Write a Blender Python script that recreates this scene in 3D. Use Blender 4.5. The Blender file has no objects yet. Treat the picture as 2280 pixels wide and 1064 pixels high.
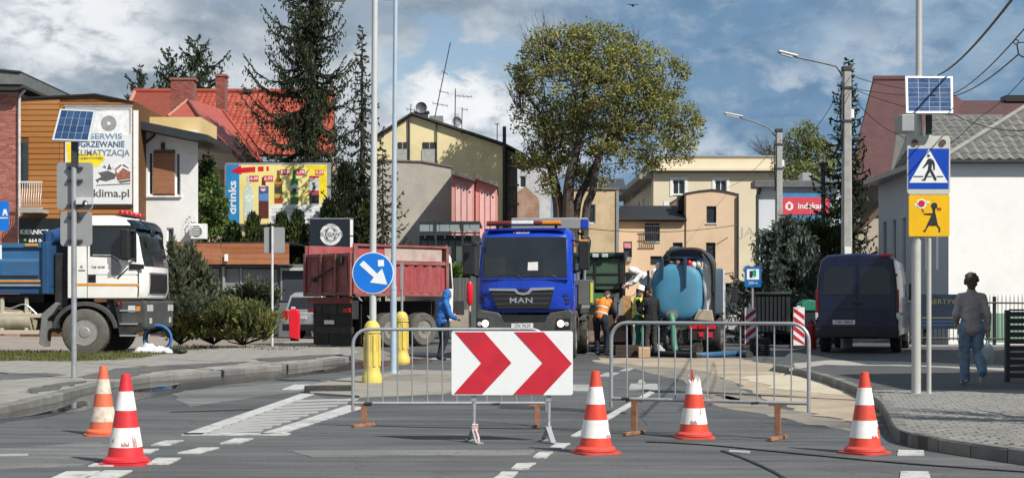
import bpy, bmesh, math, random
from mathutils import Vector, Matrix, noise as mnoise
R = math.radians
random.seed(7)
scn = bpy.context.scene
col = scn.collection
# ------------------------------------------------------------------ camera, sky, sun, exposure
K, H, XC, YH = 3400.0, 1.37, 1140.0, 672.0      # focal length in photo pixels, eye height, principal column, horizon row
cam = bpy.data.cameras.new('camera'); camo = bpy.data.objects.new('camera', cam); col.objects.link(camo)
camo.location = (0, 0, H); camo.rotation_euler = (R(90), 0, 0)
cam.sensor_width = 36.0; cam.lens = 36.0 * K / 2280.0
cam.shift_y = (YH - 532.0) / 2280.0
cam.clip_start = 0.1; cam.clip_end = 3000
scn.camera = camo
SUN_TO = Vector((0.74, -0.68, 0.95)).normalized()
sun = bpy.data.lights.new('sun', 'SUN'); sun.energy = 4.9; sun.angle = R(0.5); sun.color = (1.0, 0.945, 0.86)
suno = bpy.data.objects.new('sun', sun); col.objects.link(suno)
suno.rotation_euler = SUN_TO.to_track_quat('Z', 'Y').to_euler(); suno.location = (20, -10, 40)
scn.view_settings.view_transform = 'Standard'
try: scn.view_settings.look = 'None'
except Exception: pass
scn.view_settings.exposure = 0.34; scn.view_settings.gamma = 1.0; scn.view_settings.use_curve_mapping = False

world = bpy.data.worlds.new("World"); scn.world = world; world.use_nodes = True
def build_world():
    nt = world.node_tree; nt.nodes.clear(); N = nt.nodes.new; L = nt.links.new
    def val(x): n = N('ShaderNodeValue'); n.outputs[0].default_value = x; return n.outputs[0]
    def mth(op, a, b=None, clamp=False):
        n = N('ShaderNodeMath'); n.operation = op; n.use_clamp = clamp
        for i, s in enumerate((a, b)):
            if s is None: continue
            if isinstance(s, (int, float)): n.inputs[i].default_value = s
            else: L(s, n.inputs[i])
        return n.outputs[0]
    def mixc(f, a, b):
        n = N('ShaderNodeMix'); n.data_type = 'RGBA'
        if isinstance(f, (int, float)): n.inputs[0].default_value = f
        else: L(f, n.inputs[0])
        for i, s in ((6, a), (7, b)):
            if isinstance(s, tuple): n.inputs[i].default_value = (*s, 1)
            else: L(s, n.inputs[i])
        return n.outputs[2]
    def ramp(f, lo, hi):
        n = N('ShaderNodeMapRange'); n.interpolation_type = 'SMOOTHSTEP'; n.inputs[1].default_value = lo; n.inputs[2].default_value = hi
        L(f, n.inputs[0]); return n.outputs[0]
    tc = N('ShaderNodeTexCoord'); sep = N('ShaderNodeSeparateXYZ'); L(tc.outputs['Generated'], sep.inputs[0])
    x, y, z = sep.outputs
    hor = mth('MAXIMUM', mth('SQRT', mth('ADD', mth('MULTIPLY', x, x), mth('MULTIPLY', y, y))), 0.02)
    az = mth('ARCTAN2', x, y)                     # compass direction, 0 = along the road
    el = mth('DIVIDE', z, hor)                    # slope above the horizon
    sky = N('ShaderNodeTexSky'); sky.sky_type = 'NISHITA'; sky.sun_disc = False
    sky.sun_elevation = math.asin(SUN_TO.z); sky.sun_rotation = math.atan2(SUN_TO.x, SUN_TO.y)
    sky.air_density = 1.0; sky.dust_density = 0.6; sky.ozone_density = 1.5
    cmb = N('ShaderNodeCombineXYZ'); L(az, cmb.inputs[0]); L(mth('MULTIPLY', el, 1.7), cmb.inputs[1])
    def nz(scale, det, rough, off, dist=0.0):
        mp = N('ShaderNodeMapping'); mp.inputs['Location'].default_value = (off, off * .37, 0); L(cmb.outputs[0], mp.inputs[0])
        n = N('ShaderNodeTexNoise'); n.noise_dimensions = '3D'; n.inputs['Scale'].default_value = scale; n.inputs['Detail'].default_value = det
        n.inputs['Roughness'].default_value = rough; n.inputs['Distortion'].default_value = dist; L(mp.outputs[0], n.inputs[0]); return n.outputs[0]
    big = nz(7.0, 5, .55, 3.1, .3); mid = nz(19.0, 7, .55, 9.7, .25); fine = nz(42.0, 6, .6, 1.3, .3)
    wob = mth('MULTIPLY', mth('SUBTRACT', mid, .5), .10); wob2 = mth('MULTIPLY', mth('SUBTRACT', fine, .5), .05)
    azw = mth('ADD', az, wob); elw = mth('ADD', el, mth('ADD', mth('MULTIPLY', wob, -.5), wob2))
    def blob(px, py, rx, ry):                     # a soft patch of cloud centred on a sky direction
        a = mth('DIVIDE', mth('SUBTRACT', azw, math.atan((px - XC) / K)), rx / K)
        b = mth('DIVIDE', mth('SUBTRACT', elw, (YH - py) / K), ry / K)
        r = mth('SQRT', mth('ADD', mth('MULTIPLY', a, a), mth('MULTIPLY', b, b)))
        n = N('ShaderNodeMapRange'); n.interpolation_type = 'SMOOTHSTEP'
        n.inputs[1].default_value = 1.25; n.inputs[2].default_value = .45; L(r, n.inputs[0]); return n.outputs[0]
    right = ramp(az, -0.06, 0.10)
    base = mixc(right, (.30, .36, .425), (.145, .255, .395))
    base = mixc(mth('MULTIPLY', ramp(big, .44, .64), .75), base, mixc(right, (.60, .635, .665), (.31, .42, .53)))
    base = mixc(mth('MULTIPLY', ramp(mid, .45, .66), .62), base, mixc(right, (.185, .245, .31), (.105, .195, .32)))
    base = mixc(mth('MULTIPLY', ramp(fine, .45, .75), .22), base, (.66, .70, .74))
    base = mixc(mth('MULTIPLY', ramp(el, .10, .0), .35), base, (.42, .52, .62))
    for (px, py, rx, ry, amt) in ((150, 50, 210, 110, .85), (330, 130, 150, 60, .45), (40, 140, 120, 70, .4), (1010, 225, 150, 85, .95), (960, 290, 130, 70, .85), (1130, 250, 90, 90, .6), (1760, 190, 60, 40, .25), (1900, 130, 200, 60, .18), (560, 200, 160, 60, .35), (1560, 330, 90, 50, .4), (1200, 330, 90, 60, .55)):
        sh = mth('MULTIPLY', blob(px, py, rx, ry), amt)
        base = mixc(mth('MULTIPLY', sh, ramp(fine, .25, .55)), base, (.82, .84, .86))
    cover = ramp(big, .30, .44)
    gap = mth('MAXIMUM', mth('MULTIPLY', blob(1010, 118, 190, 62), .95), mth('MULTIPLY', blob(905, 190, 70, 70), .85))
    gap = mth('MAXIMUM', gap, mth('MULTIPLY', blob(1130, 150, 70, 70), .7))
    white = mth('MAXIMUM', blob(1010, 232, 140, 80), blob(960, 290, 120, 60))
    gap = mth('MULTIPLY', gap, mth('SUBTRACT', 1.0, white, True))
    cover = mth('MULTIPLY', mth('MAXIMUM', cover, .86), mth('SUBTRACT', 1.0, gap, True))
    bs = N('ShaderNodeBackground'); L(sky.outputs[0], bs.inputs[0]); bs.inputs[1].default_value = 0.085
    bc = N('ShaderNodeBackground'); L(base, bc.inputs[0]); bc.inputs[1].default_value = 0.90
    mx = N('ShaderNodeMixShader'); L(cover, mx.inputs[0]); L(bs.outputs[0], mx.inputs[1]); L(bc.outputs[0], mx.inputs[2])
    out = N('ShaderNodeOutputWorld'); L(mx.outputs[0], out.inputs[0])
build_world()

# ------------------------------------------------------------------ helpers
def W(x, y, d): return Vector(((x - XC) / K * d, d, H + (YH - y) / K * d))
def G(x, y, z=0.0):
    d = (H - z) * K / (y - YH); return Vector(((x - XC) / K * d, d, z))
def S(d): return d / K
_M = {}
def mat(name, c, rough=.65, metal=0.0, var=.18, scale=4.0, bump=0.0, bscale=None, dirt=None, dirt_amt=.5, dirt_scale=2.0, rnd=0.0, spec=.4, coat=0.0, streak=0.0, trans=0.0, emit=None, hue2=None):
    if name in _M: return _M[name]
    m = bpy.data.materials.new(name); m.use_nodes = True; nt = m.node_tree; N = nt.nodes.new; L = nt.links.new
    b = nt.nodes['Principled BSDF']; b.inputs['Roughness'].default_value = rough; b.inputs['Metallic'].default_value = metal
    b.inputs['Specular IOR Level'].default_value = spec; b.inputs['Coat Weight'].default_value = coat
    tc = N('ShaderNodeTexCoord'); src = tc.outputs['Object']
    mp = N('ShaderNodeMapping'); L(src, mp.inputs[0])
    if streak: mp.inputs['Scale'].default_value = (1, 1, streak)
    oi = N('ShaderNodeObjectInfo')
    cm = N('ShaderNodeCombineXYZ'); mu = N('ShaderNodeMath'); mu.operation = 'MULTIPLY'; mu.inputs[1].default_value = 37.0; L(oi.outputs['Random'], mu.inputs[0])
    for i in range(3): L(mu.outputs[0], cm.inputs[i])
    L(cm.outputs[0], mp.inputs['Location'])
    def noise(sc, det=5, ro=.6):
        n = N('ShaderNodeTexNoise'); n.inputs['Scale'].default_value = sc; n.inputs['Detail'].default_value = det; n.inputs['Roughness'].default_value = ro
        L(mp.outputs[0], n.inputs[0]); return n.outputs[0]
    def mix(f, a, bb, mode='MIX'):
        n = N('ShaderNodeMix'); n.data_type = 'RGBA'; n.blend_type = mode
        if isinstance(f, float): n.inputs[0].default_value = f
        else: L(f, n.inputs[0])
        for i, s in ((6, a), (7, bb)):
            if isinstance(s, tuple): n.inputs[i].default_value = (*s, 1)
            else: L(s, n.inputs[i])
        return n.outputs[2]
    def mr(f, a0, a1, b0, b1):
        n = N('ShaderNodeMapRange'); L(f, n.inputs[0])
        for i, v in enumerate((a0, a1, b0, b1)): n.inputs[i + 1].default_value = v
        return n.outputs[0]
    n1 = noise(scale)
    lo = tuple(max(0, v * (1 - var)) for v in c); hi = tuple(min(1, v * (1 + var)) for v in c)
    if hue2: hi = hue2
    cc = mix(mr(n1, .3, .7, 0, 1), lo, hi)
    n2 = noise(scale * 7, 4)
    cc = mix(mr(n2, .3, .7, 0, var * .8), cc, tuple(v * .7 for v in c))
    if rnd:
        h = N('ShaderNodeHueSaturation'); L(cc, h.inputs['Color'])
        L(mr(oi.outputs['Random'], 0, 1, 1 - rnd, 1 + rnd), h.inputs['Value']); L(mr(oi.outputs['Random'], 0, 1, 1 + rnd * .3, 1 - rnd * .3), h.inputs['Saturation']); cc = h.outputs[0]
    if dirt:
        n3 = noise(dirt_scale, 8, .7); cc = mix(mr(n3, .48, .66, 0, dirt_amt), cc, dirt)
    L(cc, b.inputs['Base Color'])
    if rough > .15 and not trans: L(mr(n2, .2, .8, max(.03, rough - .1), min(1, rough + .1)), b.inputs['Roughness'])
    if bump:
        bp = N('ShaderNodeBump'); bp.inputs['Strength'].default_value = min(1, bump); bp.inputs['Distance'].default_value = .02
        L(noise(bscale or scale * 12, 6), bp.inputs['Height']); L(bp.outputs[0], b.inputs['Normal'])
    if trans: b.inputs['Transmission Weight'].default_value = trans
    if emit:
        b.inputs['Emission Color'].default_value = (*emit[:3], 1); b.inputs['Emission Strength'].default_value = emit[3]
    _M[name] = m; return m
def leafmat(name, c, c2, rough=.55):
    if name in _M: return _M[name]
    m = bpy.data.materials.new(name); m.use_nodes = True; nt = m.node_tree; N = nt.nodes.new; L = nt.links.new
    b = nt.nodes['Principled BSDF']; b.inputs['Roughness'].default_value = rough; b.inputs['Specular IOR Level'].default_value = .25
    tc = N('ShaderNodeTexCoord'); n = N('ShaderNodeTexNoise'); n.inputs['Scale'].default_value = 1.1; n.inputs['Detail'].default_value = 6; L(tc.outputs['Object'], n.inputs[0])
    r = N('ShaderNodeMapRange'); r.inputs[1].default_value = .35; r.inputs[2].default_value = .65; L(n.outputs[0], r.inputs[0])
    x = N('ShaderNodeMix'); x.data_type = 'RGBA'; L(r.outputs[0], x.inputs[0]); x.inputs[6].default_value = (*c, 1); x.inputs[7].default_value = (*c2, 1)
    L(x.outputs[2], b.inputs['Base Color'])
    t = N('ShaderNodeBsdfTranslucent'); L(x.outputs[2], t.inputs[0]); ms = N('ShaderNodeMixShader'); ms.inputs[0].default_value = .3
    L(b.outputs[0], ms.inputs[1]); L(t.outputs[0], ms.inputs[2]); L(ms.outputs[0], nt.nodes['Material Output'].inputs[0])
    _M[name] = m; return m

ROOT = {}
wscn = bpy.data.scenes.new('workbench')          # a scratch scene where shapes are evaluated quickly; removed at the end
def wdg():
    with bpy.context.temp_override(scene=wscn, view_layer=wscn.view_layers[0]): return bpy.context.evaluated_depsgraph_get()
class MB:
    """collects shapes, then links them as one mesh object"""
    def __init__(s): s.v = []; s.f = []; s.mi = []
    def add(s, vs, fs, mi=0):
        o = len(s.v); s.v += [tuple(v) for v in vs]; s.f += [tuple(i + o for i in f) for f in fs]; s.mi += [mi] * len(fs); return s
    def box(s, x0, x1, y0, y1, z0, z1, mi=0, c=0.0):
        if x0 > x1: x0, x1 = x1, x0
        if y0 > y1: y0, y1 = y1, y0
        if z0 > z1: z0, z1 = z1, z0
        return s.add([(x0,y0,z0),(x1,y0,z0),(x1,y1,z0),(x0,y1,z0),(x0,y0,z1),(x1,y0,z1),(x1,y1,z1),(x0,y1,z1)],
                     [(0,3,2,1),(4,5,6,7),(0,1,5,4),(1,2,6,5),(2,3,7,6),(3,0,4,7)], mi)
    def bar(s, p0, p1, w, h, up=(0,0,1), mi=0):
        p0, p1 = Vector(p0), Vector(p1); d = (p1 - p0).normalized(); u = Vector(up)
        if abs(d.dot(u)) > .98: u = Vector((0,1,0)) if abs(d.y) < .9 else Vector((1,0,0))
        a = d.cross(u).normalized() * w / 2; b = a.cross(d).normalized() * h / 2
        vs = [p + i * a + j * b for p in (p0, p1) for (i, j) in ((-1,-1),(1,-1),(1,1),(-1,1))]
        return s.add(vs, [(0,1,2,3),(7,6,5,4),(0,4,5,1),(1,5,6,2),(2,6,7,3),(3,7,4,0)], mi)
    def tube(s, pts, r, n=8, mi=0, cap=True):
        pts = [Vector(p) for p in pts]; rs = r if isinstance(r, (list, tuple)) else [r] * len(pts)
        o = len(s.v); prev = None
        for i, p in enumerate(pts):
            d = (pts[min(i + 1, len(pts) - 1)] - pts[max(i - 1, 0)])
            d = d.normalized() if d.length > 1e-9 else Vector((0,0,1))
            if prev is None:
                u = Vector((0,0,1)) if abs(d.z) < .9 else Vector((1,0,0)); a = d.cross(u).normalized()
            else:
                a = (prev - d * prev.dot(d)); a = a.normalized() if a.length > 1e-6 else d.cross(Vector((0,0,1))).normalized()
            prev = a; b = d.cross(a)
            for k in range(n):
                t = 2 * math.pi * k / n; s.v.append(tuple(p + (a * math.cos(t) + b * math.sin(t)) * rs[i]))
        for i in range(len(pts) - 1):
            for k in range(n):
                q = o + i * n; s.f.append((q + k, q + (k + 1) % n, q + n + (k + 1) % n, q + n + k)); s.mi.append(mi)
        if cap:
            s.f.append(tuple(o + k for k in reversed(range(n)))); s.f.append(tuple(o + (len(pts) - 1) * n + k for k in range(n))); s.mi += [mi, mi]
        return s
    def prism(s, poly, axis, a0, a1, mi=0):
        """poly: 2-D outline; axis x -> (y,z), y -> (x,z), z -> (x,y); extruded a0..a1 along the axis"""
        def P(p, a): return {'x': (a, p[0], p[1]), 'y': (p[0], a, p[1]), 'z': (p[0], p[1], a)}[axis]
        ar = sum(poly[i][0] * poly[(i + 1) % len(poly)][1] - poly[(i + 1) % len(poly)][0] * poly[i][1] for i in range(len(poly)))
        if (ar < 0) != (axis == 'y'): poly = poly[::-1]
        if a0 > a1: a0, a1 = a1, a0
        n = len(poly); vs = [P(p, a0) for p in poly] + [P(p, a1) for p in poly]
        fs = [tuple(reversed(range(n))), tuple(range(n, 2 * n))] + [(i, (i + 1) % n, n + (i + 1) % n, n + i) for i in range(n)]
        return s.add(vs, fs, mi)
    def slab(s, pts, th, mi=0):
        """planar polygon in space, counter-clockwise seen from outside, given thickness inward"""
        pts = [Vector(p) for p in pts]; n = len(pts); nm = Vector((0,0,0))
        for i in range(n): nm += (pts[i] - pts[0]).cross(pts[(i + 1) % n] - pts[0])
        nm.normalize(); vs = pts + [p - nm * th for p in pts]
        return s.add(vs, [tuple(range(n)), tuple(reversed(range(n, 2 * n)))] + [(i, n + i, n + (i + 1) % n, (i + 1) % n) for i in range(n)], mi)
    def lathe(s, prof, n=24, org=(0,0,0), axis='z', mi=0):
        o = len(s.v)
        for (r, h) in prof:
            for k in range(n):
                t = 2 * math.pi * k / n; a, b = r * math.cos(t), r * math.sin(t)
                v = {'z': (a, b, h), 'x': (h, a, b), 'y': (b, h, a)}[axis]
                s.v.append((v[0] + org[0], v[1] + org[1], v[2] + org[2]))
        for i in range(len(prof) - 1):
            for k in range(n):
                q = o + i * n; s.f.append((q + k, q + (k + 1) % n, q + n + (k + 1) % n, q + n + k)); s.mi.append(mi)
        if prof[0][0] > 1e-6: s.f.append(tuple(o + k for k in reversed(range(n)))); s.mi.append(mi)
        if prof[-1][0] > 1e-6: s.f.append(tuple(o + (len(prof) - 1) * n + k for k in range(n))); s.mi.append(mi)
        return s
    def ball(s, c, r, n=12, m=8, mi=0):
        r = r if isinstance(r, (tuple, list)) else (r, r, r); o = len(s.v)
        for i in range(m + 1):
            ph = math.pi * i / m
            for k in range(n):
                t = 2 * math.pi * k / n
                s.v.append((c[0] + r[0] * math.sin(ph) * math.cos(t), c[1] + r[1] * math.sin(ph) * math.sin(t), c[2] - r[2] * math.cos(ph)))
        for i in range(m):
            for k in range(n):
                q = o + i * n; s.f.append((q + k, q + (k + 1) % n, q + n + (k + 1) % n, q + n + k)); s.mi.append(mi)
        return s
    def build(s, name, mats, parent=None, world=False, bevel=0.0, smooth=False, kind=None, loc=None, label=None):
        mats = mats if isinstance(mats, (list, tuple)) else [mats]
        me = bpy.data.meshes.new(name); vs = s.v
        off = None
        if parent is not None and world:
            inv = ROOT[parent].inverted(); vs = [inv @ Vector(v) for v in vs]
        elif parent is None and loc is not None:
            vs = [Vector(v) - Vector(loc) for v in vs]
        me.from_pydata([tuple(v) for v in vs], [], s.f)
        for m in mats: me.materials.append(m)
        if len(mats) > 1: me.polygons.foreach_set('material_index', s.mi)
        if smooth:
            me.polygons.foreach_set('use_smooth', [True] * len(me.polygons))
            try: me.set_sharp_from_angle(angle=R(38))
            except Exception: pass
        me.update()
        o = bpy.data.objects.new(name, me); col.objects.link(o)
        if parent is not None: o.parent = parent; ROOT[o] = ROOT[parent]
        else:
            o.location = loc or (0, 0, 0); ROOT[o] = Matrix.Translation(loc or (0, 0, 0))
        if bevel:
            bv = o.modifiers.new('bevel', 'BEVEL'); bv.width = bevel; bv.segments = 2; bv.limit_method = 'ANGLE'; bv.angle_limit = R(35); bv.harden_normals = False
        if kind: o['kind'] = kind
        if label: o['label'] = label
        return o
def thing(name, label, cat, loc=(0,0,0), rz=0.0, group=None):
    o = bpy.data.objects.new(name, None); col.objects.link(o); o.empty_display_size = .2
    o.location = loc; o.rotation_euler = (0, 0, rz); o['label'] = label; o['category'] = cat
    if group: o['group'] = group
    ROOT[o] = Matrix.Translation(Vector(loc)) @ Matrix.Rotation(rz, 4, 'Z'); return o
def tag(o, label, cat, group=None):
    o['label'] = label; o['category'] = cat
    if group: o['group'] = group
    return o
def inst(src, parent, loc, rot=(0,0,0), name=None, scale=None):
    c = src.copy(); col.objects.link(c); c.parent = parent; ROOT[c] = ROOT.get(parent, Matrix()); c.location = loc; c.rotation_euler = rot
    if scale: c.scale = scale
    return c
def copy_thing(src, loc, rz, label, group=None):
    r = src.copy(); col.objects.link(r); r.location = loc; r.rotation_euler = (0, 0, rz); r['label'] = label
    if group: r['group'] = group
    ROOT[r] = Matrix.Translation(Vector(loc)) @ Matrix.Rotation(rz, 4, 'Z')
    for ch in list(src.children):
        c = ch.copy(); col.objects.link(c); c.parent = r; ROOT[c] = ROOT[r]
        for g in list(ch.children):
            e = g.copy(); col.objects.link(e); e.parent = c; ROOT[e] = ROOT[r]
    return r
def text(name, body, m, parent, size, pos, rot=(R(90),0,0), depth=.004, align='CENTER', bold=0.0, sx=1.0, world=False, space=1.0):
    """lettering as thin solid geometry; size is the letter height; pos is the middle of the line"""
    cu = bpy.data.curves.new(name, 'FONT'); cu.body = body; cu.size = size / .72; cu.extrude = depth; cu.offset = bold * size; cu.align_x = align; cu.align_y = 'CENTER'; cu.space_character = space
    cu.resolution_u = 3
    t = bpy.data.objects.new('tmp', cu); wscn.collection.objects.link(t)
    dg = wdg(); me = bpy.data.meshes.new_from_object(t.evaluated_get(dg)); me.name = name
    bpy.data.objects.remove(t); bpy.data.curves.remove(cu)
    M = Matrix.Translation(Vector(pos)) @ Matrix.LocRotScale(None, None, None) if False else Matrix.Translation(Vector(pos))
    from mathutils import Euler
    M = M @ Euler(rot).to_matrix().to_4x4() @ Matrix.Diagonal((sx, 1, 1, 1))
    if world: M = ROOT[parent].inverted() @ M
    me.transform(M); me.materials.clear(); me.materials.append(m)
    o = bpy.data.objects.new(name, me); col.objects.link(o); o.parent = parent; ROOT[o] = ROOT[parent]; return o
def sheet(name, pts, z, m, kind='structure', jit=0.0, sub=0, parent=None):
    """flat ground sheet from ground points (x, y)"""
    bm = bmesh.new(); P = []
    n = len(pts)
    for i in range(n):
        a, b = Vector(pts[i][:2]), Vector(pts[(i + 1) % n][:2]); k = max(1, sub)
        for j in range(k):
            p = a.lerp(b, j / k)
            if jit: p = p + Vector((random.uniform(-jit, jit), random.uniform(-jit, jit) * 1.2))
            P.append(p)
    f = bm.faces.new([bm.verts.new((p.x, p.y, z)) for p in P])
    if f.normal.z < 0 or True:
        f.normal_update()
        if f.normal.z < 0: f.normal_flip()
    if z > 0:      # a thin rim down to the ground so that no gap shows below the sheet
        lo = [bm.verts.new((v.co.x, v.co.y, max(-.01, z - .03))) for v in f.verts]; up_ = list(f.verts)
        for i in range(len(up_)): bm.faces.new((up_[i - 1], lo[i - 1], lo[i], up_[i]))
    bmesh.ops.triangulate(bm, faces=[f])
    me = bpy.data.meshes.new(name); bm.to_mesh(me); bm.free(); me.materials.append(m)
    o = bpy.data.objects.new(name, me); col.objects.link(o); ROOT[o] = Matrix()
    if parent is not None: o.parent = parent
    elif kind: o['kind'] = kind
    return o
def wall_grid(mb, O, U, w, h, ops, rev=.12, mi=0, mr=0):
    """upright wall face with real openings; O lower-left corner, U unit vector to the right (seen from outside), Z up"""
    O = Vector(O); U = Vector(U).normalized(); Z = Vector((0,0,1)); Nn = U.cross(Z)
    us = sorted({0, w, *[a for o in ops for a in (o[0], o[2])]}); vs = sorted({0, h, *[a for o in ops for a in (o[1], o[3])]})
    P = lambda u, v, k=0: O + U * u + Z * v - Nn * k
    for i in range(len(us) - 1):
        for j in range(len(vs) - 1):
            uc, vc = (us[i] + us[i + 1]) / 2, (vs[j] + vs[j + 1]) / 2
            if any(o[0] < uc < o[2] and o[1] < vc < o[3] for o in ops): continue
            mb.add([P(us[i], vs[j]), P(us[i + 1], vs[j]), P(us[i + 1], vs[j + 1]), P(us[i], vs[j + 1])], [(0,1,2,3)], mi)
    for (u0, v0, u1, v1) in [o[:4] for o in ops]:
        c = [(u0, v0), (u1, v0), (u1, v1), (u0, v1)]
        for k in range(4):
            a, b = c[k], c[(k + 1) % 4]
            mb.add([P(*a), P(*a, rev), P(*b, rev), P(*b)], [(0,1,2,3)], mr)
def window(parent, O, U, u0, v0, u1, v1, fm, pm, rev=.12, fw=.06, mull=1, sill=None, world=True, name='window', tr=0, label=None):
    """frame (part) with its pane (sub-part), set back in the opening"""
    O = Vector(O); U = Vector(U).normalized(); Z = Vector((0,0,1)); Nn = U.cross(Z)
    P = lambda u, v, k: O + U * u + Z * v - Nn * k
    mb = MB(); d0 = rev * .6; m = (u0 + u1) / 2
    def b(a0, b0, a1, b1, k0=d0, k1=rev + .01):
        vs = [P(a, bb, k) for k in (k0, k1) for (a, bb) in ((a0, b0), (a1, b0), (a1, b1), (a0, b1))]
        mb.add(vs, [(0,1,2,3),(7,6,5,4),(0,4,5,1),(1,5,6,2),(2,6,7,3),(3,7,4,0)])
    b(u0, v0, u0 + fw, v1); b(u1 - fw, v0, u1, v1); b(u0 + fw, v0, u1 - fw, v0 + fw); b(u0 + fw, v1 - fw, u1 - fw, v1)
    for k in range(mull):
        x = u0 + (u1 - u0) * (k + 1) / (mull + 1); b(x - fw * .5, v0 + fw, x + fw * .5, v1 - fw)
    if tr: y = v0 + (v1 - v0) * tr; b(u0 + fw, y - fw * .4, u1 - fw, y + fw * .4, d0 + .004)
    f = mb.build(name, fm, parent, world=world, label=label)
    pb = MB(); vs = [P(a, bb, k) for k in (rev * .85, rev + .005) for (a, bb) in ((u0 + fw * .5, v0 + fw * .5), (u1 - fw * .5, v0 + fw * .5), (u1 - fw * .5, v1 - fw * .5), (u0 + fw * .5, v1 - fw * .5))]
    pb.add(vs, [(0,1,2,3),(7,6,5,4),(0,4,5,1),(1,5,6,2),(2,6,7,3),(3,7,4,0)])
    pb.build('pane', pm, f, world=world)
    if sill:
        sb = MB(); vs = [P(a, bb, k) for k in (-.06, rev * .6) for (a, bb) in ((u0 - .05, v0 - .05), (u1 + .05, v0 - .05), (u1 + .05, v0 - .003), (u0 - .05, v0 - .003))]
        sb.add(vs, [(0,1,2,3),(7,6,5,4),(0,4,5,1),(1,5,6,2),(2,6,7,3),(3,7,4,0)]); sb.build('sill', sill, f, world=world)
    return f
def smooth_curve(pts, k=6):
    pts = [Vector(p) for p in pts]; out = []
    for i in range(len(pts) - 1):
        p0, p1, p2, p3 = pts[max(i - 1, 0)], pts[i], pts[i + 1], pts[min(i + 2, len(pts) - 1)]
        for j in range(k):
            t = j / k; out.append(.5 * ((2 * p1) + (p2 - p0) * t + (2 * p0 - 5 * p1 + 4 * p2 - p3) * t * t + (3 * p1 - p0 - 3 * p2 + p3) * t ** 3))
    out.append(pts[-1]); return out
# ------------------------------------------------------------------ shared materials
steel = mat('galvanised_steel', (.42,.44,.45), .42, .55, .12, 6, dirt=(.2,.19,.17), dirt_amt=.3)
dsteel = mat('dark_steel', (.06,.065,.07), .5, .4, .2, 6)
black = mat('black_plastic', (.016,.017,.018), .5, 0, .2, 5)
rubber = mat('tyre_rubber', (.022,.021,.02), .85, 0, .25, 8, dirt=(.12,.105,.085), dirt_amt=.55, dirt_scale=5)
glassd = mat('dark_window_glass', (.015,.02,.024), .06, 0, .3, 1.5, spec=.6)
glassw = mat('house_window_glass', (.03,.038,.045), .1, 0, .4, .8, spec=.6)
whitep = mat('white_paint', (.78,.78,.77), .5, 0, .06, 3, dirt=(.5,.48,.44), dirt_amt=.25)
whitet = mat('white_reflective_sheet', (.74,.76,.76), .4, 0, .05, 5, dirt=(.55,.54,.5), dirt_amt=.3, dirt_scale=5)
redp = mat('red_reflective_sheet', (.52,.022,.04), .4, 0, .12, 5, dirt=(.36,.03,.05), dirt_amt=.4, dirt_scale=4)
rust = mat('rusty_steel', (.27,.125,.07), .8, .1, .3, 14, dirt=(.38,.2,.13), dirt_amt=.6, dirt_scale=9)
pvcw = mat('white_window_frame', (.75,.75,.74), .4, 0, .04, 3)
concrete = mat('concrete', (.36,.355,.335), .85, 0, .14, 6, bump=.3, dirt=(.2,.19,.175), dirt_amt=.4)
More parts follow.
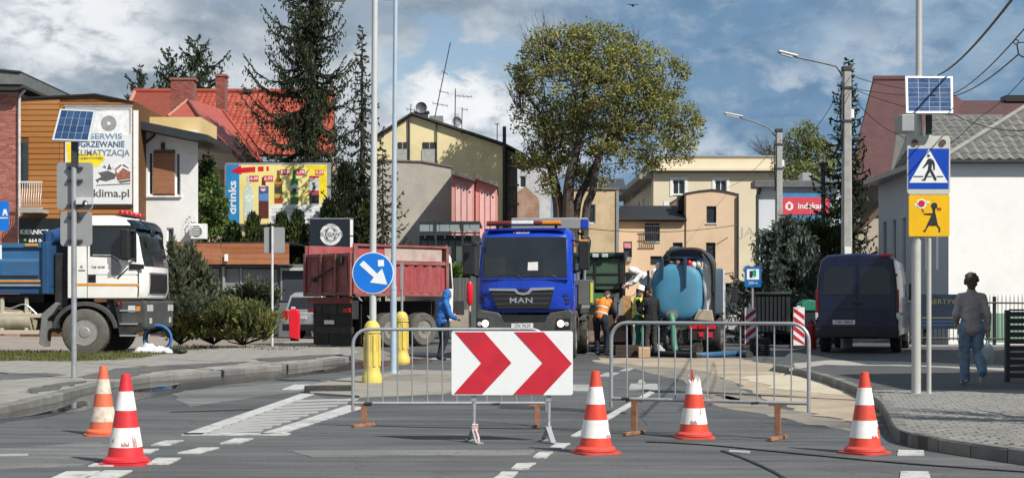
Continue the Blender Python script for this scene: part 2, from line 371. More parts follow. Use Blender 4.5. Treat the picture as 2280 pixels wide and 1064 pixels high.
# ------------------------------------------------------------------ ground, road, pavements, markings
def asphalt_mat(name, c, wetmix=0.0):
    m = mat(name, c, .8, 0, .12, .35, spec=.3); nt = m.node_tree; N = nt.nodes.new; L = nt.links.new; b = nt.nodes['Principled BSDF']
    old = b.inputs['Base Color'].links[0].from_socket
    tc = N('ShaderNodeTexCoord')
    def nz(sc, stretch, det=6, ro=.65, off=0):
        mp = N('ShaderNodeMapping'); mp.inputs['Scale'].default_value = stretch; mp.inputs['Location'].default_value = (off, off, 0); L(tc.outputs['Object'], mp.inputs[0])
        n = N('ShaderNodeTexNoise'); n.inputs['Scale'].default_value = sc; n.inputs['Detail'].default_value = det; n.inputs['Roughness'].default_value = ro; L(mp.outputs[0], n.inputs[0]); return n.outputs[0]
    def mr(f, a0, a1, b0, b1):
        n = N('ShaderNodeMapRange'); L(f, n.inputs[0])
        for i, v in enumerate((a0, a1, b0, b1)): n.inputs[i + 1].default_value = v
        return n.outputs[0]
    def mul(a, f):
        n = N('ShaderNodeMix'); n.data_type = 'RGBA'; n.blend_type = 'MULTIPLY'; n.inputs[0].default_value = 1; L(a, n.inputs[6])
        cb = N('ShaderNodeCombineColor'); [L(f, cb.inputs[i]) for i in range(3)]; L(cb.outputs[0], n.inputs[7]); return n.outputs[2]
    c2 = mul(old, mr(nz(.55, (.35, 1.6, 1), 8, .7), .32, .68, .68, 1.32))       # long worn wheel streaks
    c2 = mul(c2, mr(nz(2.2, (.25, 2.2, 1), 6, .6, 4), .33, .67, .76, 1.24))
    c2 = mul(c2, mr(nz(55, (1, 1, 1), 3, .6, 9), .3, .7, .62, 1.38))             # stone grain
    c2 = mul(c2, mr(nz(.16, (1, 1, 1), 4, .5, 17), .4, .6, .86, 1.14))
    vo = N('ShaderNodeTexVoronoi'); vo.feature = 'DISTANCE_TO_EDGE'; vo.inputs['Scale'].default_value = .33
    mpv = N('ShaderNodeMapping'); L(tc.outputs['Object'], mpv.inputs[0]); ad = N('ShaderNodeVectorMath'); ad.operation = 'ADD'
    nn = N('ShaderNodeTexNoise'); nn.inputs['Scale'].default_value = 1.3; nn.inputs['Detail'].default_value = 5; L(mpv.outputs[0], nn.inputs[0])
    sc = N('ShaderNodeVectorMath'); sc.operation = 'SCALE'; sc.inputs[3].default_value = 1.4; L(nn.outputs['Color'], sc.inputs[0]); L(mpv.outputs[0], ad.inputs[0]); L(sc.outputs[0], ad.inputs[1]); L(ad.outputs[0], vo.inputs['Vector'])
    c2 = mul(c2, mr(vo.outputs['Distance'], 0.001, .007, .78, 1.0))              # cracks
    L(c2, b.inputs['Base Color'])
    bp = N('ShaderNodeBump'); bp.inputs['Strength'].default_value = .35; bp.inputs['Distance'].default_value = .006; L(nz(70, (1, 1, 1), 4), bp.inputs['Height']); L(bp.outputs[0], b.inputs['Normal'])
    return m
asph = asphalt_mat('road_asphalt', (.088, .091, .092))
earth = mat('bare_earth', (.24,.20,.165), .95, 0, .25, .6, dirt=(.13,.12,.1), dirt_amt=.6)
slabm = mat('concrete_paving', (.245,.237,.215), .85, 0, .12, 1.5, bump=.2, dirt=(.2,.185,.16), dirt_amt=.5, rnd=.06)
kerbm = mat('kerb_concrete', (.175,.172,.16), .85, 0, .16, 5, bump=.3, dirt=(.10,.096,.088), dirt_amt=.6, rnd=.24)
sandm = mat('spread_sand', (.36,.295,.21), .95, 0, .25, .9, bump=.3, dirt=(.235,.205,.165), dirt_amt=.75, dirt_scale=1.1)
sand2 = mat('thin_sand_dust', (.225,.20,.165), .95, 0, .2, 1.2, dirt=(.125,.122,.115), dirt_amt=.95, dirt_scale=1.6)
patchm = asphalt_mat('newer_asphalt', (.088,.092,.094))
palea = asphalt_mat('worn_pale_asphalt', (.138,.140,.137))
wetm = mat('wet_asphalt', (.03,.031,.032), .22, 0, .3, 1.5, spec=.5)
water = mat('puddle_water', (.02,.022,.024), .04, 0, .2, 2, spec=.6)
linem = mat('worn_white_road_paint', (.47,.47,.455), .7, 0, .12, 6, dirt=(.16,.16,.155), dirt_amt=.75, dirt_scale=7)
lined = mat('faded_white_road_paint', (.36,.36,.35), .75, 0, .2, 6, dirt=(.15,.15,.146), dirt_amt=.7, dirt_scale=6)

def q(*pts, z=0.0): return [G(x, y, z)[:2] for x, y in pts]
sheet('ground', [(-300, -60), (300, -60), (300, 400), (-300, 400)], -.02, earth)
sheet('road', [(-60, -12), (60, -12), (60, 190), (-60, 190)], 0, asph)
# yard behind the left pavement, where the trucks and shrubs stand
sheet('yard', [(-60, 36.5), (-8.4, 37.5), (-6.3, 39.8), (-5.6, 44), (-5.2, 62), (-9, 90), (-60, 90)], .008, mat('gritty_yard', (.27,.235,.205), .95, 0, .18, .8, bump=.2, dirt=(.17,.15,.13), dirt_amt=.6))
# asphalt patches of other ages
sheet('asphalt_patch', q((700,905),(1000,893),(1290,893),(1300,925),(1250,960),(1000,968),(640,964)), .004, patchm, jit=.05, sub=5)
sheet('asphalt_patch', q((1440,908),(1560,890),(1700,918),(1860,948),(1935,965),(1900,985),(1600,975),(1430,960)), .004, patchm, jit=.08, sub=5)
sheet('asphalt_patch', q((-60,1002),(210,985),(330,1000),(190,1035),(-60,1046)), .004, palea, jit=.05, sub=5)
sheet('asphalt_patch', q((640,1003),(1190,1003),(1170,1012),(700,1017)), .004, palea, jit=.04, sub=6)
sheet('asphalt_patch', q((380,872),(640,852),(690,846),(880,838),(1000,846),(1000,852),(700,866),(420,905)), .004, palea, jit=.06, sub=5)
# sand over the dug-up right half of the road
sheet('sand_patch', q((1325,797),(1640,797),(1735,813),(1832,842),(1905,868),(1955,905),(1972,948),(1880,938),(1770,914),(1700,890),(1640,855),(1550,822),(1330,807)), .004, sandm, jit=.14, sub=8)
sheet('sand_patch', q((1300,805),(1550,822),(1640,855),(1700,890),(1660,900),(1590,880),(1500,842),(1400,820)), .0065, sand2, jit=.1, sub=6)
sheet('sand_patch', q((1560,872),(1760,914),(1900,945),(1960,952),(1930,966),(1760,936),(1600,905)), .0065, sand2, jit=.1, sub=7)
sheet('sand_patch', q((1760,830),(1850,858),(1880,880),(1740,868),(1640,842)), .0095, mat('pale_sand', (.48,.43,.33), .95, 0, .15, 1.2, dirt=(.38,.31,.21), dirt_amt=.7), jit=.12, sub=6)
sheet('sand_patch', q((560,775),(800,772),(960,800),(800,803),(700,792)), .0125, sand2, jit=.2, sub=6)
# wet gutter and puddles along the left kerb
sheet('wet_asphalt', q((-60,925),(120,897),(215,872),(330,850),(480,836),(640,822),(790,805),(960,800),(960,806),(800,822),(660,838),(500,856),(380,876),(240,905),(120,925),(-60,948)), .005, wetm, jit=.05, sub=7)
sheet('puddle', q((-40,930),(90,908),(185,893),(200,902),(130,919),(-40,940)), .0095, water, jit=.03, sub=6)
sheet('puddle', q((295,862),(345,853),(400,853),(390,866),(330,873),(290,873)), .0095, water, jit=.03, sub=5)
sheet('puddle', q((620,828),(700,818),(760,815),(720,826),(640,834)), .0095, water, jit=.03, sub=5)
# oil and tyre stains
stain = mat('oil_stain', (.03,.031,.031), .6, 0, .3, 4)
for pts in (((1120,902),(1380,915),(1395,921),(1110,909)),):
    sheet('oil_stain', q(*pts), .0085, stain, jit=.025, sub=5)
# dark strips: tarred seams, and an overhead wire's shadow painted on the road
def dark_strip(pts, w, z=.0105):
    c = smooth_curve([G(x, y, 0) for x, y in pts], 6); l, r = [], []
    for i, p in enumerate(c):
        d = (c[min(i + 1, len(c) - 1)] - c[max(i - 1, 0)]).normalized(); n = Vector((-d.y, d.x, 0)) * w * .5 * random.uniform(.6, 1.3)
        l.append((p + n)[:2]); r.append((p - n)[:2])
    sheet('seam_and_wire_shadow', l + r[::-1], z, mat('seam_and_shadow_black', (.012,.012,.013), .5, 0, .2, 8))
dark_strip([(1440,984),(1560,990),(1700,1003),(1930,1025),(2160,1043),(2420,1060)], .05)  # this one paints the shadow of an overhead wire
dark_strip([(1608,1004),(1660,1023),(1720,1050),(1760,1075)], .03)
dark_strip([(800,948),(1000,953),(1200,955)], .035); dark_strip([(380,918),(560,912),(700,906)], .03)
# ---- painted markings
def mark(pts, m=linem, z=.012, name='road_marking', jit=.006): return sheet(name, q(*pts), z, m, jit=jit, sub=3)
mark(((405,969),(448,969),(700,878),(672,877))); mark(((578,968),(628,966),(812,908),(775,903))); mark(((405,969),(640,969),(648,965.5),(414,965.5)))
sheet('faded_hatching', q((448,966),(600,966),(792,905),(700,880)), .008, mat('faded_hatch_ground', (.128,.130,.128), .8, 0, .15, 2), jit=.02, sub=4)
for i in range(11):
    y = 893 + 70 * (i / 10.0) ** .95; f = (y - 878) / 91.0; xl = 696 - f * 252; xr = 772 - (y - 903) / 65.0 * 197
    mark(((xl, y + 3.0 + f), (xr - 7, y - 2.2), (xr - 3, y - 5.2 - f), (xl + 9, y - 1.2 - f)), lined, jit=.004)
mark(((628,868),(672,868),(692,857),(655,857)))
for pts in (((335,992),(379,991),(407,981.5),(368,982)), ((490,988),(532,987.6),(564,977),(523,977)), ((396,1009.5),(443,1009.5),(488,997.5),(444,998)), ((305,1011),(328,1011),(354,1001),(318,1001)),
            ((325,1034),(376,1033.5),(403,1021),(350,1021)), ((105,1070),(185,1070),(224,1050),(149,1051)), ((180,1070),(250,1070),(296,1049),(232,1049)), ((197,1038.5),(264,1037.5),(260,1033),(211,1033)),
            ((1224,998),(1251,999),(1269,988),(1239,988)), ((1185,1020),(1215,1021),(1230,1007.5),(1199,1007.5)), ((1138,1045),(1174,1045),(1192,1032),(1152,1033)), ((1095,1070),(1134,1070),(1154,1051.7),(1118,1051.7)),
            ((2000,1003),(2056,1004),(2059,1013.5),(1998,1014)), ((2005,1051),(2065,1051),(2073,1070),(2003,1070)), ((1271,971.5),(1293,972),(1457,874.5),(1445,872))):
    mark(pts)
for pts in (((1232,870),(1320,872),(1325,858),(1250,856)), ((1400,868),(1470,868),(1462,855),(1404,855)), ((1418,856),(1440,856),(1432,846),(1424,846)), ((1622,1007),(1668,1010),(1670,1006),(1626,1003)), ((0,1016),(62,1015),(62,1012),(0,1013)), ((1000,866),(984,866),(998,853),(1004,853)), ((1330,838),(1360,838),(1380,830),(1350,830)), ((1380,826),(1400,826),(1412,820),(1394,820)), ((955,800),(1000,800),(1008,797),(966,797))):
    mark(pts, lined)
# ---- left pavement with its kerb stones
ZL = .10
lk = [(-90,922),(0,904),(120,880),(215,855),(330,838),(480,826),(640,812),(770,797)]
lkg = smooth_curve([G(x, y, ZL) for x, y in lk], 5)
back = [G(x, y, ZL) for x, y in ((800,783),(780,774),(620,770),(420,778),(250,795),(0,800),(-90,803))]
mb = MB(); mb.prism([(p.x, p.y) for p in lkg + back], 'z', -.01, ZL)
pav = mb.build('left_pavement', slabm); pav['kind'] = 'structure'
def kerb(path, width, z, step, parent, inward):
    """kerb stones one after the other along a path"""
    L_ = [0.0]
    for i in range(1, len(path)): L_.append(L_[-1] + (path[i] - path[i - 1]).length)
    def at(s):
        for i in range(1, len(path)):
            if s <= L_[i] or i == len(path) - 1: return path[i - 1].lerp(path[i], (s - L_[i - 1]) / max(1e-6, L_[i] - L_[i - 1]))
    s = 0.0
    while s + step * .6 < L_[-1]:
        a, b = at(s + .006), at(min(s + step - .006, L_[-1])); d = (b - a).normalized(); n = Vector((-d.y, d.x, 0)) * inward
        zz = z + random.uniform(.002, .016); o = .010
        c = [a - n * o, b - n * o, b + n * width, a + n * width]; ch = .018
        m2 = MB(); vs = [(p.x, p.y, -.015) for p in c] + [(p.x, p.y, zz - ch) for p in c]
        t = [c[0] + n * ch, c[1] + n * ch, c[2], c[3]]; vs += [(p.x, p.y, zz) for p in t]
        m2.add(vs, [(0,1,5,4),(1,2,6,5),(2,3,7,6),(3,0,4,7),(4,5,9,8),(5,6,10,9),(6,7,11,10),(7,4,8,11),(8,9,10,11),(3,2,1,0)])
        m2.build('kerb_stone', kerbm, parent); s += step
kerb(lkg, .15, ZL, .8, pav, 1)
# visible joints of the big slabs: slabs of the left pavement as low pieces
def slab_field(parent, poly, z, sx, sy, ang, m, name, lim, gap=.01, near=Vector((0, 0, 0)), h=.012):
    """pieces laid in a running bond inside a polygon: the nearest lim are objects, the rest is one joined mesh"""
    from mathutils.geometry import intersect_point_line
    def inside(x, y):
        r = False; n = len(poly); j = n - 1
        for i in range(n):
            xi, yi = poly[i][0], poly[i][1]; xj, yj = poly[j][0], poly[j][1]
            if ((yi > y) != (yj > y)) and (x < (xj - xi) * (y - yi) / (yj - yi) + xi): r = not r
            j = i
        return r
    ca, sa = math.cos(ang), math.sin(ang); xs = [p[0] for p in poly]; ys = [p[1] for p in poly]
    cx, cy = sum(xs) / len(xs), sum(ys) / len(ys); rad = max(math.hypot(x - cx, y - cy) for x, y in zip(xs, ys)); C_ = []
    nx, ny = int(rad / sx) + 2, int(rad / sy) + 2
    for j in range(-ny, ny + 1):
        for i in range(-nx, nx + 1):
            u = (i + (.5 if j % 2 else 0)) * sx; v = j * sy; x = cx + u * ca - v * sa; y = cy + u * sa + v * ca
            ok = all(inside(x + du * ca - dv * sa, y + du * sa + dv * ca) for du, dv in ((-.5*sx,-.5*sy),(.5*sx,-.5*sy),(.5*sx,.5*sy),(-.5*sx,.5*sy)))
            if ok: C_.append((math.hypot(x, y), x, y))
    C_.sort(); a, b = sx / 2 - gap / 2, sy / 2 - gap / 2; ch = min(.008, b * .2)
    def shape(mb, ox, oy, oz, co, si):
        P8 = [(-a,-b,-.01),(a,-b,-.01),(a,b,-.01),(-a,b,-.01),(-a,-b,h-ch),(a,-b,h-ch),(a,b,h-ch),(-a,b,h-ch),(-a+ch,-b+ch,h),(a-ch,-b+ch,h),(a-ch,b-ch,h),(-a+ch,b-ch,h)]
        mb.add([(ox + x * co - y * si, oy + x * si + y * co, oz + zz) for x, y, zz in P8], [(0,1,5,4),(1,2,6,5),(2,3,7,6),(3,0,4,7),(4,5,9,8),(5,6,10,9),(6,7,11,10),(7,4,8,11),(8,9,10,11)])
    src = None
    for (d, x, y) in C_[:lim]:
        t = random.uniform(-.004, .004)
        if src is None:
            m1 = MB(); shape(m1, 0, 0, 0, 1, 0); src = m1.build(name, m, parent); src.location = (x, y, z + t); src.rotation_euler = (0, 0, ang)
        else: inst(src, parent, (x, y, z + t), (random.uniform(-.006,.006), random.uniform(-.006,.006), ang))
    if len(C_) > lim:
        m1 = MB()
        for (d, x, y) in C_[lim:]: shape(m1, x, y, z + random.uniform(-.003, .003), ca, sa)
        m1.build(name + 's', m, parent, kind='stuff')
lp = [tuple(p[:2]) for p in [p + Vector((0, .17, 0)) for p in lkg] + back]
slab_field(pav, lp, ZL, .5, .5, -.35, slabm, 'paving_slab', 300)
dampm = mat('damp_paving_stain', (.085,.083,.078), .5, 0, .25, 1.5, dirt=(.14,.135,.125), dirt_amt=.7)
for pts in (((175,842),(260,822),(420,812),(560,806),(520,814),(360,826),(240,846)), ((-40,838),(90,832),(140,836),(40,846),(-40,850)), ((560,800),(700,792),(760,790),(700,800),(600,808)), ((60,868),(150,852),(190,850),(120,868),(70,878))):
    sheet('damp_stain', [G(x, y, ZL)[:2] for x, y in pts], ZL + .021, dampm, jit=.07, sub=7)
# ---- right pavement
ZR = .12
rk = [(1722,812),(1790,825),(1850,842),(1905,862),(1950,886),(1975,918),(1992,950),(2030,965),(2120,980),(2210,993),(2310,1006),(2440,1022)]
rkg = smooth_curve([G(x, y, ZR) for x, y in rk], 5)
rback = [G(2440, 1022, ZR), Vector((9, 14, ZR)), Vector((22, 20, ZR)), Vector((26, 52, ZR)), Vector((13, 52, ZR)), Vector((7.4, 40, ZR))]
mb = MB(); mb.prism([(p.x, p.y) for p in rkg + rback[1:]], 'z', -.01, ZR)
rpav = mb.build('right_pavement', mat('asphalt_footway', (.066,.067,.070), .85, 0, .18, 1.2, bump=.2, dirt=(.10,.098,.092), dirt_amt=.5)); rpav['kind'] = 'structure'
kerb(rkg, .14, ZR, .5, rpav, 1)
paverm = mat('grey_paver', (.185,.18,.168), .85, 0, .12, 4, rnd=.16, dirt=(.12,.115,.105), dirt_amt=.5)
strip = [tuple(p[:2]) for p in [p + (Vector((.05, .2, 0)) if i < 40 else Vector((.0, .17, 0))) for i, p in enumerate(rkg)] if p.y < 21.5] 
strip = strip + [(9.2, 14.6), (10.5, 21.6), (strip[0][0], 21.6)]
slab_field(rpav, strip, ZR, .2, .1, .12, paverm, 'paver', 300, gap=.008)
# sunlit gap between the shadows, painted as a pale band across the footway
sheet('sunlit_strip', [G(x, y, ZR)[:2] for x, y in ((1760,822),(1830,812),(2040,815),(2300,828),(2300,816),(2040,806),(1850,802),(1770,808))], ZR + .005, mat('sunlit_strip_pale', (.34,.325,.295), .85, 0, .12, 1.5, dirt=(.22,.2,.18), dirt_amt=.4), jit=.05, sub=5)
# ---- grass strip under the white truck
gm = mat('dry_earth_under_grass', (.17,.15,.10), .95, 0, .3, 2)
gp = [G(x, y, ZL) for x, y in ((-80,806),(60,804),(180,806),(300,800),(410,783),(420,778),(250,786),(0,786),(-80,786))]
gb = sheet('grass_bed', [p[:2] for p in gp], ZL + .02, gm, jit=.05, sub=4)
grm = leafmat('grass_blades', (.085,.11,.03), (.16,.155,.06))
mb = MB()
def inpoly(poly, x, y):
    r = False; j = len(poly) - 1
    for i in range(len(poly)):
        if ((poly[i][1] > y) != (poly[j][1] > y)) and (x < (poly[j][0] - poly[i][0]) * (y - poly[i][1]) / (poly[j][1] - poly[i][1]) + poly[i][0]): r = not r
        j = i
    return r
xs = [p.x for p in gp]; ys = [p.y for p in gp]; k = 0
rg = random.Random(3)
while k < 9000:
    x, y = rg.uniform(min(xs), max(xs)), rg.uniform(min(ys), max(ys))
    if not inpoly(gp, x, y) or mnoise.noise((x * 1.1, y * 1.1, 0)) < -.12 + rg.uniform(-.15, .15): continue
    k += 1; h = rg.uniform(.03, .11); a = rg.uniform(0, 6.28); w = .012; dx, dy = math.cos(a) * w, math.sin(a) * w; lx, ly = rg.uniform(-.05,.05), rg.uniform(-.05,.05); z = ZL + .018
    mb.add([(x - dx, y - dy, z), (x + dx, y + dy, z), (x + lx, y + ly, z + h)], [(0,1,2)])
mb.build('grass', grm, kind='stuff')
# ------------------------------------------------------------------ foreground: cones, barriers, signs and posts
def disc(cx, cy, r, n=24, a0=0): return [(cx + r * math.cos(a0 + 2 * math.pi * i / n), cy + r * math.sin(a0 + 2 * math.pi * i / n)) for i in range(n)]
def flat(name, polys, d, th, m, parent, label=None, bevel=0):
    """flat print or plate: outlines in photo coordinates set at one distance d with thickness th, facing the road"""
    mb = MB()
    for pts in polys: mb.prism([(W(x, y, d).x, W(x, y, d).z) for x, y in pts], 'y', d, d + th)
    return mb.build(name, m, parent, world=True, label=label, bevel=bevel)
def rect(x0, y0, x1, y1, r=0):
    if not r: return [(x0, y0), (x1, y0), (x1, y1), (x0, y1)]
    out = []
    for cx, cy, a in ((x1 - r, y0 + r, -90), (x1 - r, y1 - r, 0), (x0 + r, y1 - r, 90), (x0 + r, y0 + r, 180)):
        for k in range(5): t = R(a + 22.5 * k); out.append((cx + r * math.cos(t), cy + r * math.sin(t)))
    return out
def line(x0, y0, x1, y1, w):
    dx, dy = x1 - x0, y1 - y0; l = math.hypot(dx, dy); nx, ny = -dy / l * w / 2, dx / l * w / 2
    return [(x0 + nx, y0 + ny), (x1 + nx, y1 + ny), (x1 - nx, y1 - ny), (x0 - nx, y0 - ny)]
# ---- traffic cones
cred = mat('cone_red_plastic', (.60,.030,.040), .45, 0, .1, 6, dirt=(.42,.05,.045), dirt_amt=.4)
cor = mat('cone_orange_red_plastic', (.66,.065,.035), .45, 0, .12, 6, dirt=(.45,.08,.05), dirt_amt=.5)
cfad = mat('cone_faded_orange_plastic', (.62,.13,.06), .55, 0, .12, 6, dirt=(.42,.14,.08), dirt_amt=.6)
cbase = mat('cone_base_red', (.56,.06,.045), .6, 0, .15, 9, dirt=(.38,.10,.08), dirt_amt=.6, dirt_scale=6)
cbw = mat('cone_white_band', (.80,.79,.76), .4, 0, .05, 9, dirt=(.60,.55,.5), dirt_amt=.4, dirt_scale=12)
cbd = mat('cone_dirty_white_band', (.62,.54,.45), .6, 0, .15, 12, dirt=(.36,.26,.2), dirt_amt=.75, dirt_scale=16)
def cone(x, y, label, h=.75, body=cred, base=cbase, b1=cbw, b2=cbw, torn=False, marks=None, rz=0.0, tilt=0.0):
    p = G(x, y); t = thing('traffic_cone', label, 'traffic cone', p, rz, 'traffic cones across the closed road'); k = h / .75
    rad = lambda z: (.152 - .116 * (z - .05) / .70)
    mb = MB(); mb.prism([(a * k, b * k) for a, b in [(math.copysign(abs(math.cos(q_)) ** .45, math.cos(q_)) * .2, math.copysign(abs(math.sin(q_)) ** .45, math.sin(q_)) * .2) for q_ in [2 * math.pi * i / 28 for i in range(28)]]], 'z', .0, .018 * k)
    mb.lathe([(.178 * k, .018 * k), (.186 * k, .026 * k), (.184 * k, .046 * k), (.168 * k, .062 * k), (.15 * k, .068 * k), (.143 * k, .072 * k)], 32)
    mb.build('base', base, t, smooth=True)
    top = .50 if torn else .75
    mb = MB(); zs = [.066 + (top - .066) * i / 12 for i in range(13)]
    mb.lathe([(rad(z) * k, z * k) for z in zs] + ([((rad(top) - .006) * k, top * k), ((rad(.3)) * k * .9, .3 * k)] if torn else [(.030 * k, (top + .003) * k), (.022 * k, (top + .002) * k), (.022 * k, (top - .06) * k), (0, (top - .06) * k)]), 32)
    mb.build('cone_body', body, t, smooth=True)
    for z0, z1, m, nm in ((.449, .607, b1, 'upper_band'), (.146, .307, b2, 'lower_band')):
        if torn and z0 > .4:
            mb = MB(); n = 40; rg = random.Random(5); tops = []; a_ = .54
            for i in range(n): tops.append(.585 + .045 * math.sin(i * 2.9) * (1 if i % 3 else .3) + rg.uniform(-.02, .02))
            vs = []
            for i in range(n):
                th = 2 * math.pi * i / n
                for z in (z0, .52, tops[i]): r_ = rad(z) * k + .0025; vs.append((r_ * math.cos(th), r_ * math.sin(th), z * k))
                for z in (z0, .52, tops[i]): r_ = rad(z) * k - .002; vs.append((r_ * math.cos(th), r_ * math.sin(th), z * k))
            fs = []
            for i in range(n):
                a, b = i * 6, ((i + 1) % n) * 6
                fs += [(a, b, b + 1, a + 1), (a + 1, b + 1, b + 2, a + 2), (a + 4, b + 4, b + 3, a + 3), (a + 5, b + 5, b + 4, a + 4), (a + 2, b + 2, b + 5, a + 5)]
            mb.add(vs, fs); mb.build('torn_band', m, t, smooth=True, label='torn white band with a jagged top edge')
            mb = MB(); mb.slab([(-.040, -.045, .57), (-.012, -.058, .575), (-.018, -.05, .66), (-.028, -.045, .70), (-.036, -.042, .69)], .006); mb.build('torn_tip', cor, t); continue
        mb = MB(); ps = [z0 + (z1 - z0) * i / 5 for i in range(6)]
        mb.lathe([(rad(z0) * k - .004, z0 * k)] + [((rad(z)) * k + .0025, z * k) for z in ps] + [(rad(z1) * k - .004, z1 * k)], 32); mb.build(nm, m, t, smooth=True)
    if marks:
        for (az, z, w, hh, m) in marks:   # scuffs and paint patches lying on the lower band
            mb = MB(); n = 6
            for i in range(n):
                for j in range(3):
                    a0, a1 = az - w / 2 + w * i / n, az - w / 2 + w * (i + 1) / n; wob = hh * .35 * math.sin(i * 2.1 + az * 7); z0, z1 = z + (hh + wob) * j / 3, z + (hh + wob) * (j + 1) / 3
                    P = [(a0, z0), (a1, z0), (a1, z1), (a0, z1)]
                    mb.add([((rad(zz) * k + .0042) * math.cos(a), (rad(zz) * k + .0042) * math.sin(a), zz * k) for a, zz in P], [(0,1,2,3)])
            mb.build('scuff', m, t)
    return t
scuff = mat('cone_scuff', (.42,.22,.2), .6, 0, .3, 20); redpaint = mat('red_paint_patch', (.62,.07,.05), .5, 0, .1, 8)
cone(230, 967, 'faded orange traffic cone with grimy cream bands, behind the bright red one', .71, cfad, cfad, cbd, cbd, rz=.2)
cone(280, 1032, 'bright red traffic cone with clean white upper band, in front of the faded orange cone', .76, cred, cred, cbw, cbw, marks=((-1.35,.155,.5,.03,scuff),(-.75,.15,.3,.07,scuff),(-2.2,.19,.15,.03,scuff)))
cone(1326, 1008, 'intact red and white traffic cone just right of the chevron board', .745, cor, cbase, cbw, cbw, rz=.4, marks=((-1.0,.15,.5,.022,scuff),(-.7,.2,.15,.05,scuff)))
cone(1545, 974, 'red and white traffic cone with a broken, jagged top in front of the right barrier', .74, cor, cbase, cbw, cbw, torn=True, rz=.1, marks=((-1.8,.15,.5,.03,scuff),(-1.2,.24,.1,.06,scuff)))
cone(1925, 1008, 'traffic cone with red paint smeared on its lower white band, beside the right kerb', .735, cor, cbase, cbw, cbw, rz=.7, marks=((-1.15,.15,.55,.085,redpaint),(-1.75,.146,.5,.02,redpaint)))
# ---- chevron board
D = 14.88
t = thing('chevron_board', 'white board with two red chevrons pointing right, on two grey legs', 'road sign', (0, D, 0))
flat('panel', [rect(1005, 737, 1275.5, 879.5, 5)], D, .022, whitet, t, bevel=.003)
o = lambda pts: [(600 + x / 2.771, 680 + y / 2.771) for x, y in pts]
flat('chevron', [o([(1143,163),(1325,163),(1493,353),(1313,545),(1137,545),(1307,353)])], D - .004, .0045, redp, t)
flat('chevron', [o([(1509,163),(1692,163),(1866,358),(1690,548),(1503,548),(1685,353)])], D - .004, .0045, redp, t)
for x in (1055, 1222):
    X = W(x, 0, D).x; mb = MB(); mb.tube([(X, D + .045, 1.05), (X, D + .045, .40), (X, D + .04, .2), (X, D + .03, .13)], [.021, .021, .017, .019], 10); mb.box(X - .026, X + .026, D + .022, D + .07, .40, .47)
    mb.build('leg', steel, t, world=True)
    mb = MB(); mb.bar((X - .005, D + .03, .15), (X + .045, D - .13, .0), .05, .014); mb.bar((X, D + .03, .15), (X - .05, D + .26, .0), .05, .014); mb.bar((X + .02, D - .07, .0085), (X + .07, D - .15, .0085), .07, .012); mb.bar((X - .03, D + .2, .0085), (X - .06, D + .27, .0085), .07, .012); mb.build('foot', steel, t, world=True)
X = W(1057, 0, D).x; mb = MB()
for i in range(5): mb.tube([(X - .025, D + .01 - i * .005, .12 + i * .014), (X + .028, D + .0, .125 + i * .013), (X + .02, D + .06, .13 + i * .01), (X - .03, D + .05, .12 + i * .013)], .009, 6)
mb.tube([(X + .01, D - .02, .13), (X + .04, D - .1, .05), (X + .035, D - .12, .03)], [.012, .014, .006], 6)
mb.build('tape_wrap', mat('pink_white_tape', (.62,.42,.42), .6, 0, .3, 30), t, world=True)
# ---- crowd barriers
def barrier(pL, pR, label, nb, zt=1.07, zb=.26, feet=((.11, .25), (.11, .05))):
    pL, pR = Vector(pL), Vector(pR); L_ = (pR - pL).length; ang = math.atan2(pR.y - pL.y, pR.x - pL.x)
    t = thing('crowd_barrier', label, 'barrier', pL, ang, 'steel crowd barriers closing the road')
    r = .17; c = [(0, 0, zb - .09)] + [(0, 0, zt - r)] + [(r - r * math.cos(R(a)), 0, zt - r + r * math.sin(R(a))) for a in range(15, 91, 15)]
    c2 = [(L_ - x, y, z) for x, y, z in reversed(c)]
    mb = MB(); mb.tube(c + c2, .0195, 10); mb.build('frame', steel, t, smooth=True)
    mb = MB(); mb.tube([(0, 0, zb), (L_, 0, zb)], .0185, 10); mb.tube([(L_ * .06, -.02, zb + .004), (L_ * .10, -.02, zb + .004)], .016, 6, mi=1); mb.tube([(L_ * .72, -.02, zb - .01), (L_ * .76, -.02, zb - .004)], .016, 6, mi=1); mb.build('bottom_rail', [steel, dsteel], t, smooth=True)
    src = None
    for i in range(1, nb):
        x = L_ * i / nb
        if src is None:
            mb = MB(); mb.tube([(0, 0, zb + .015), (0, 0, zt - .012)], .0078, 7); src = mb.build('bar', steel, t, smooth=True); src.location = (x, 0, 0)
        else: inst(src, t, (x + random.uniform(-.004, .004), 0, 0))
    for (off, yaw), xx in zip(feet, (feet[0][0], L_ - feet[1][0])):
        mb = MB(); mb.box(xx - .03, xx + .03, -.014, .014, .05, zb - .018); mb.bar((xx - .09, 0, zb - .025), (xx + .09, 0, zb - .025), .03, .016)
        mb.bar((xx - .2 * math.sin(yaw), -.2 * math.cos(yaw), .022), (xx + .2 * math.sin(yaw), .2 * math.cos(yaw), .022), .045, .035); mb.build('foot', rust, t, bevel=.004)
    return t
p0 = G(808, 950); k = p0.y
barrier((W(786, 0, k).x, k, 0), (W(1216, 0, k + .02).x, k + .02, 0), 'tubular steel crowd barrier standing behind the chevron board', 13, feet=((.12, .55), (.10, .06)))
barrier((1.03, 15.85, 0), (2.925, 15.05, 0), 'tubular steel crowd barrier behind the broken-top cone', 12, zt=1.155, zb=.37, feet=((.25, .2), (.31, .2)))
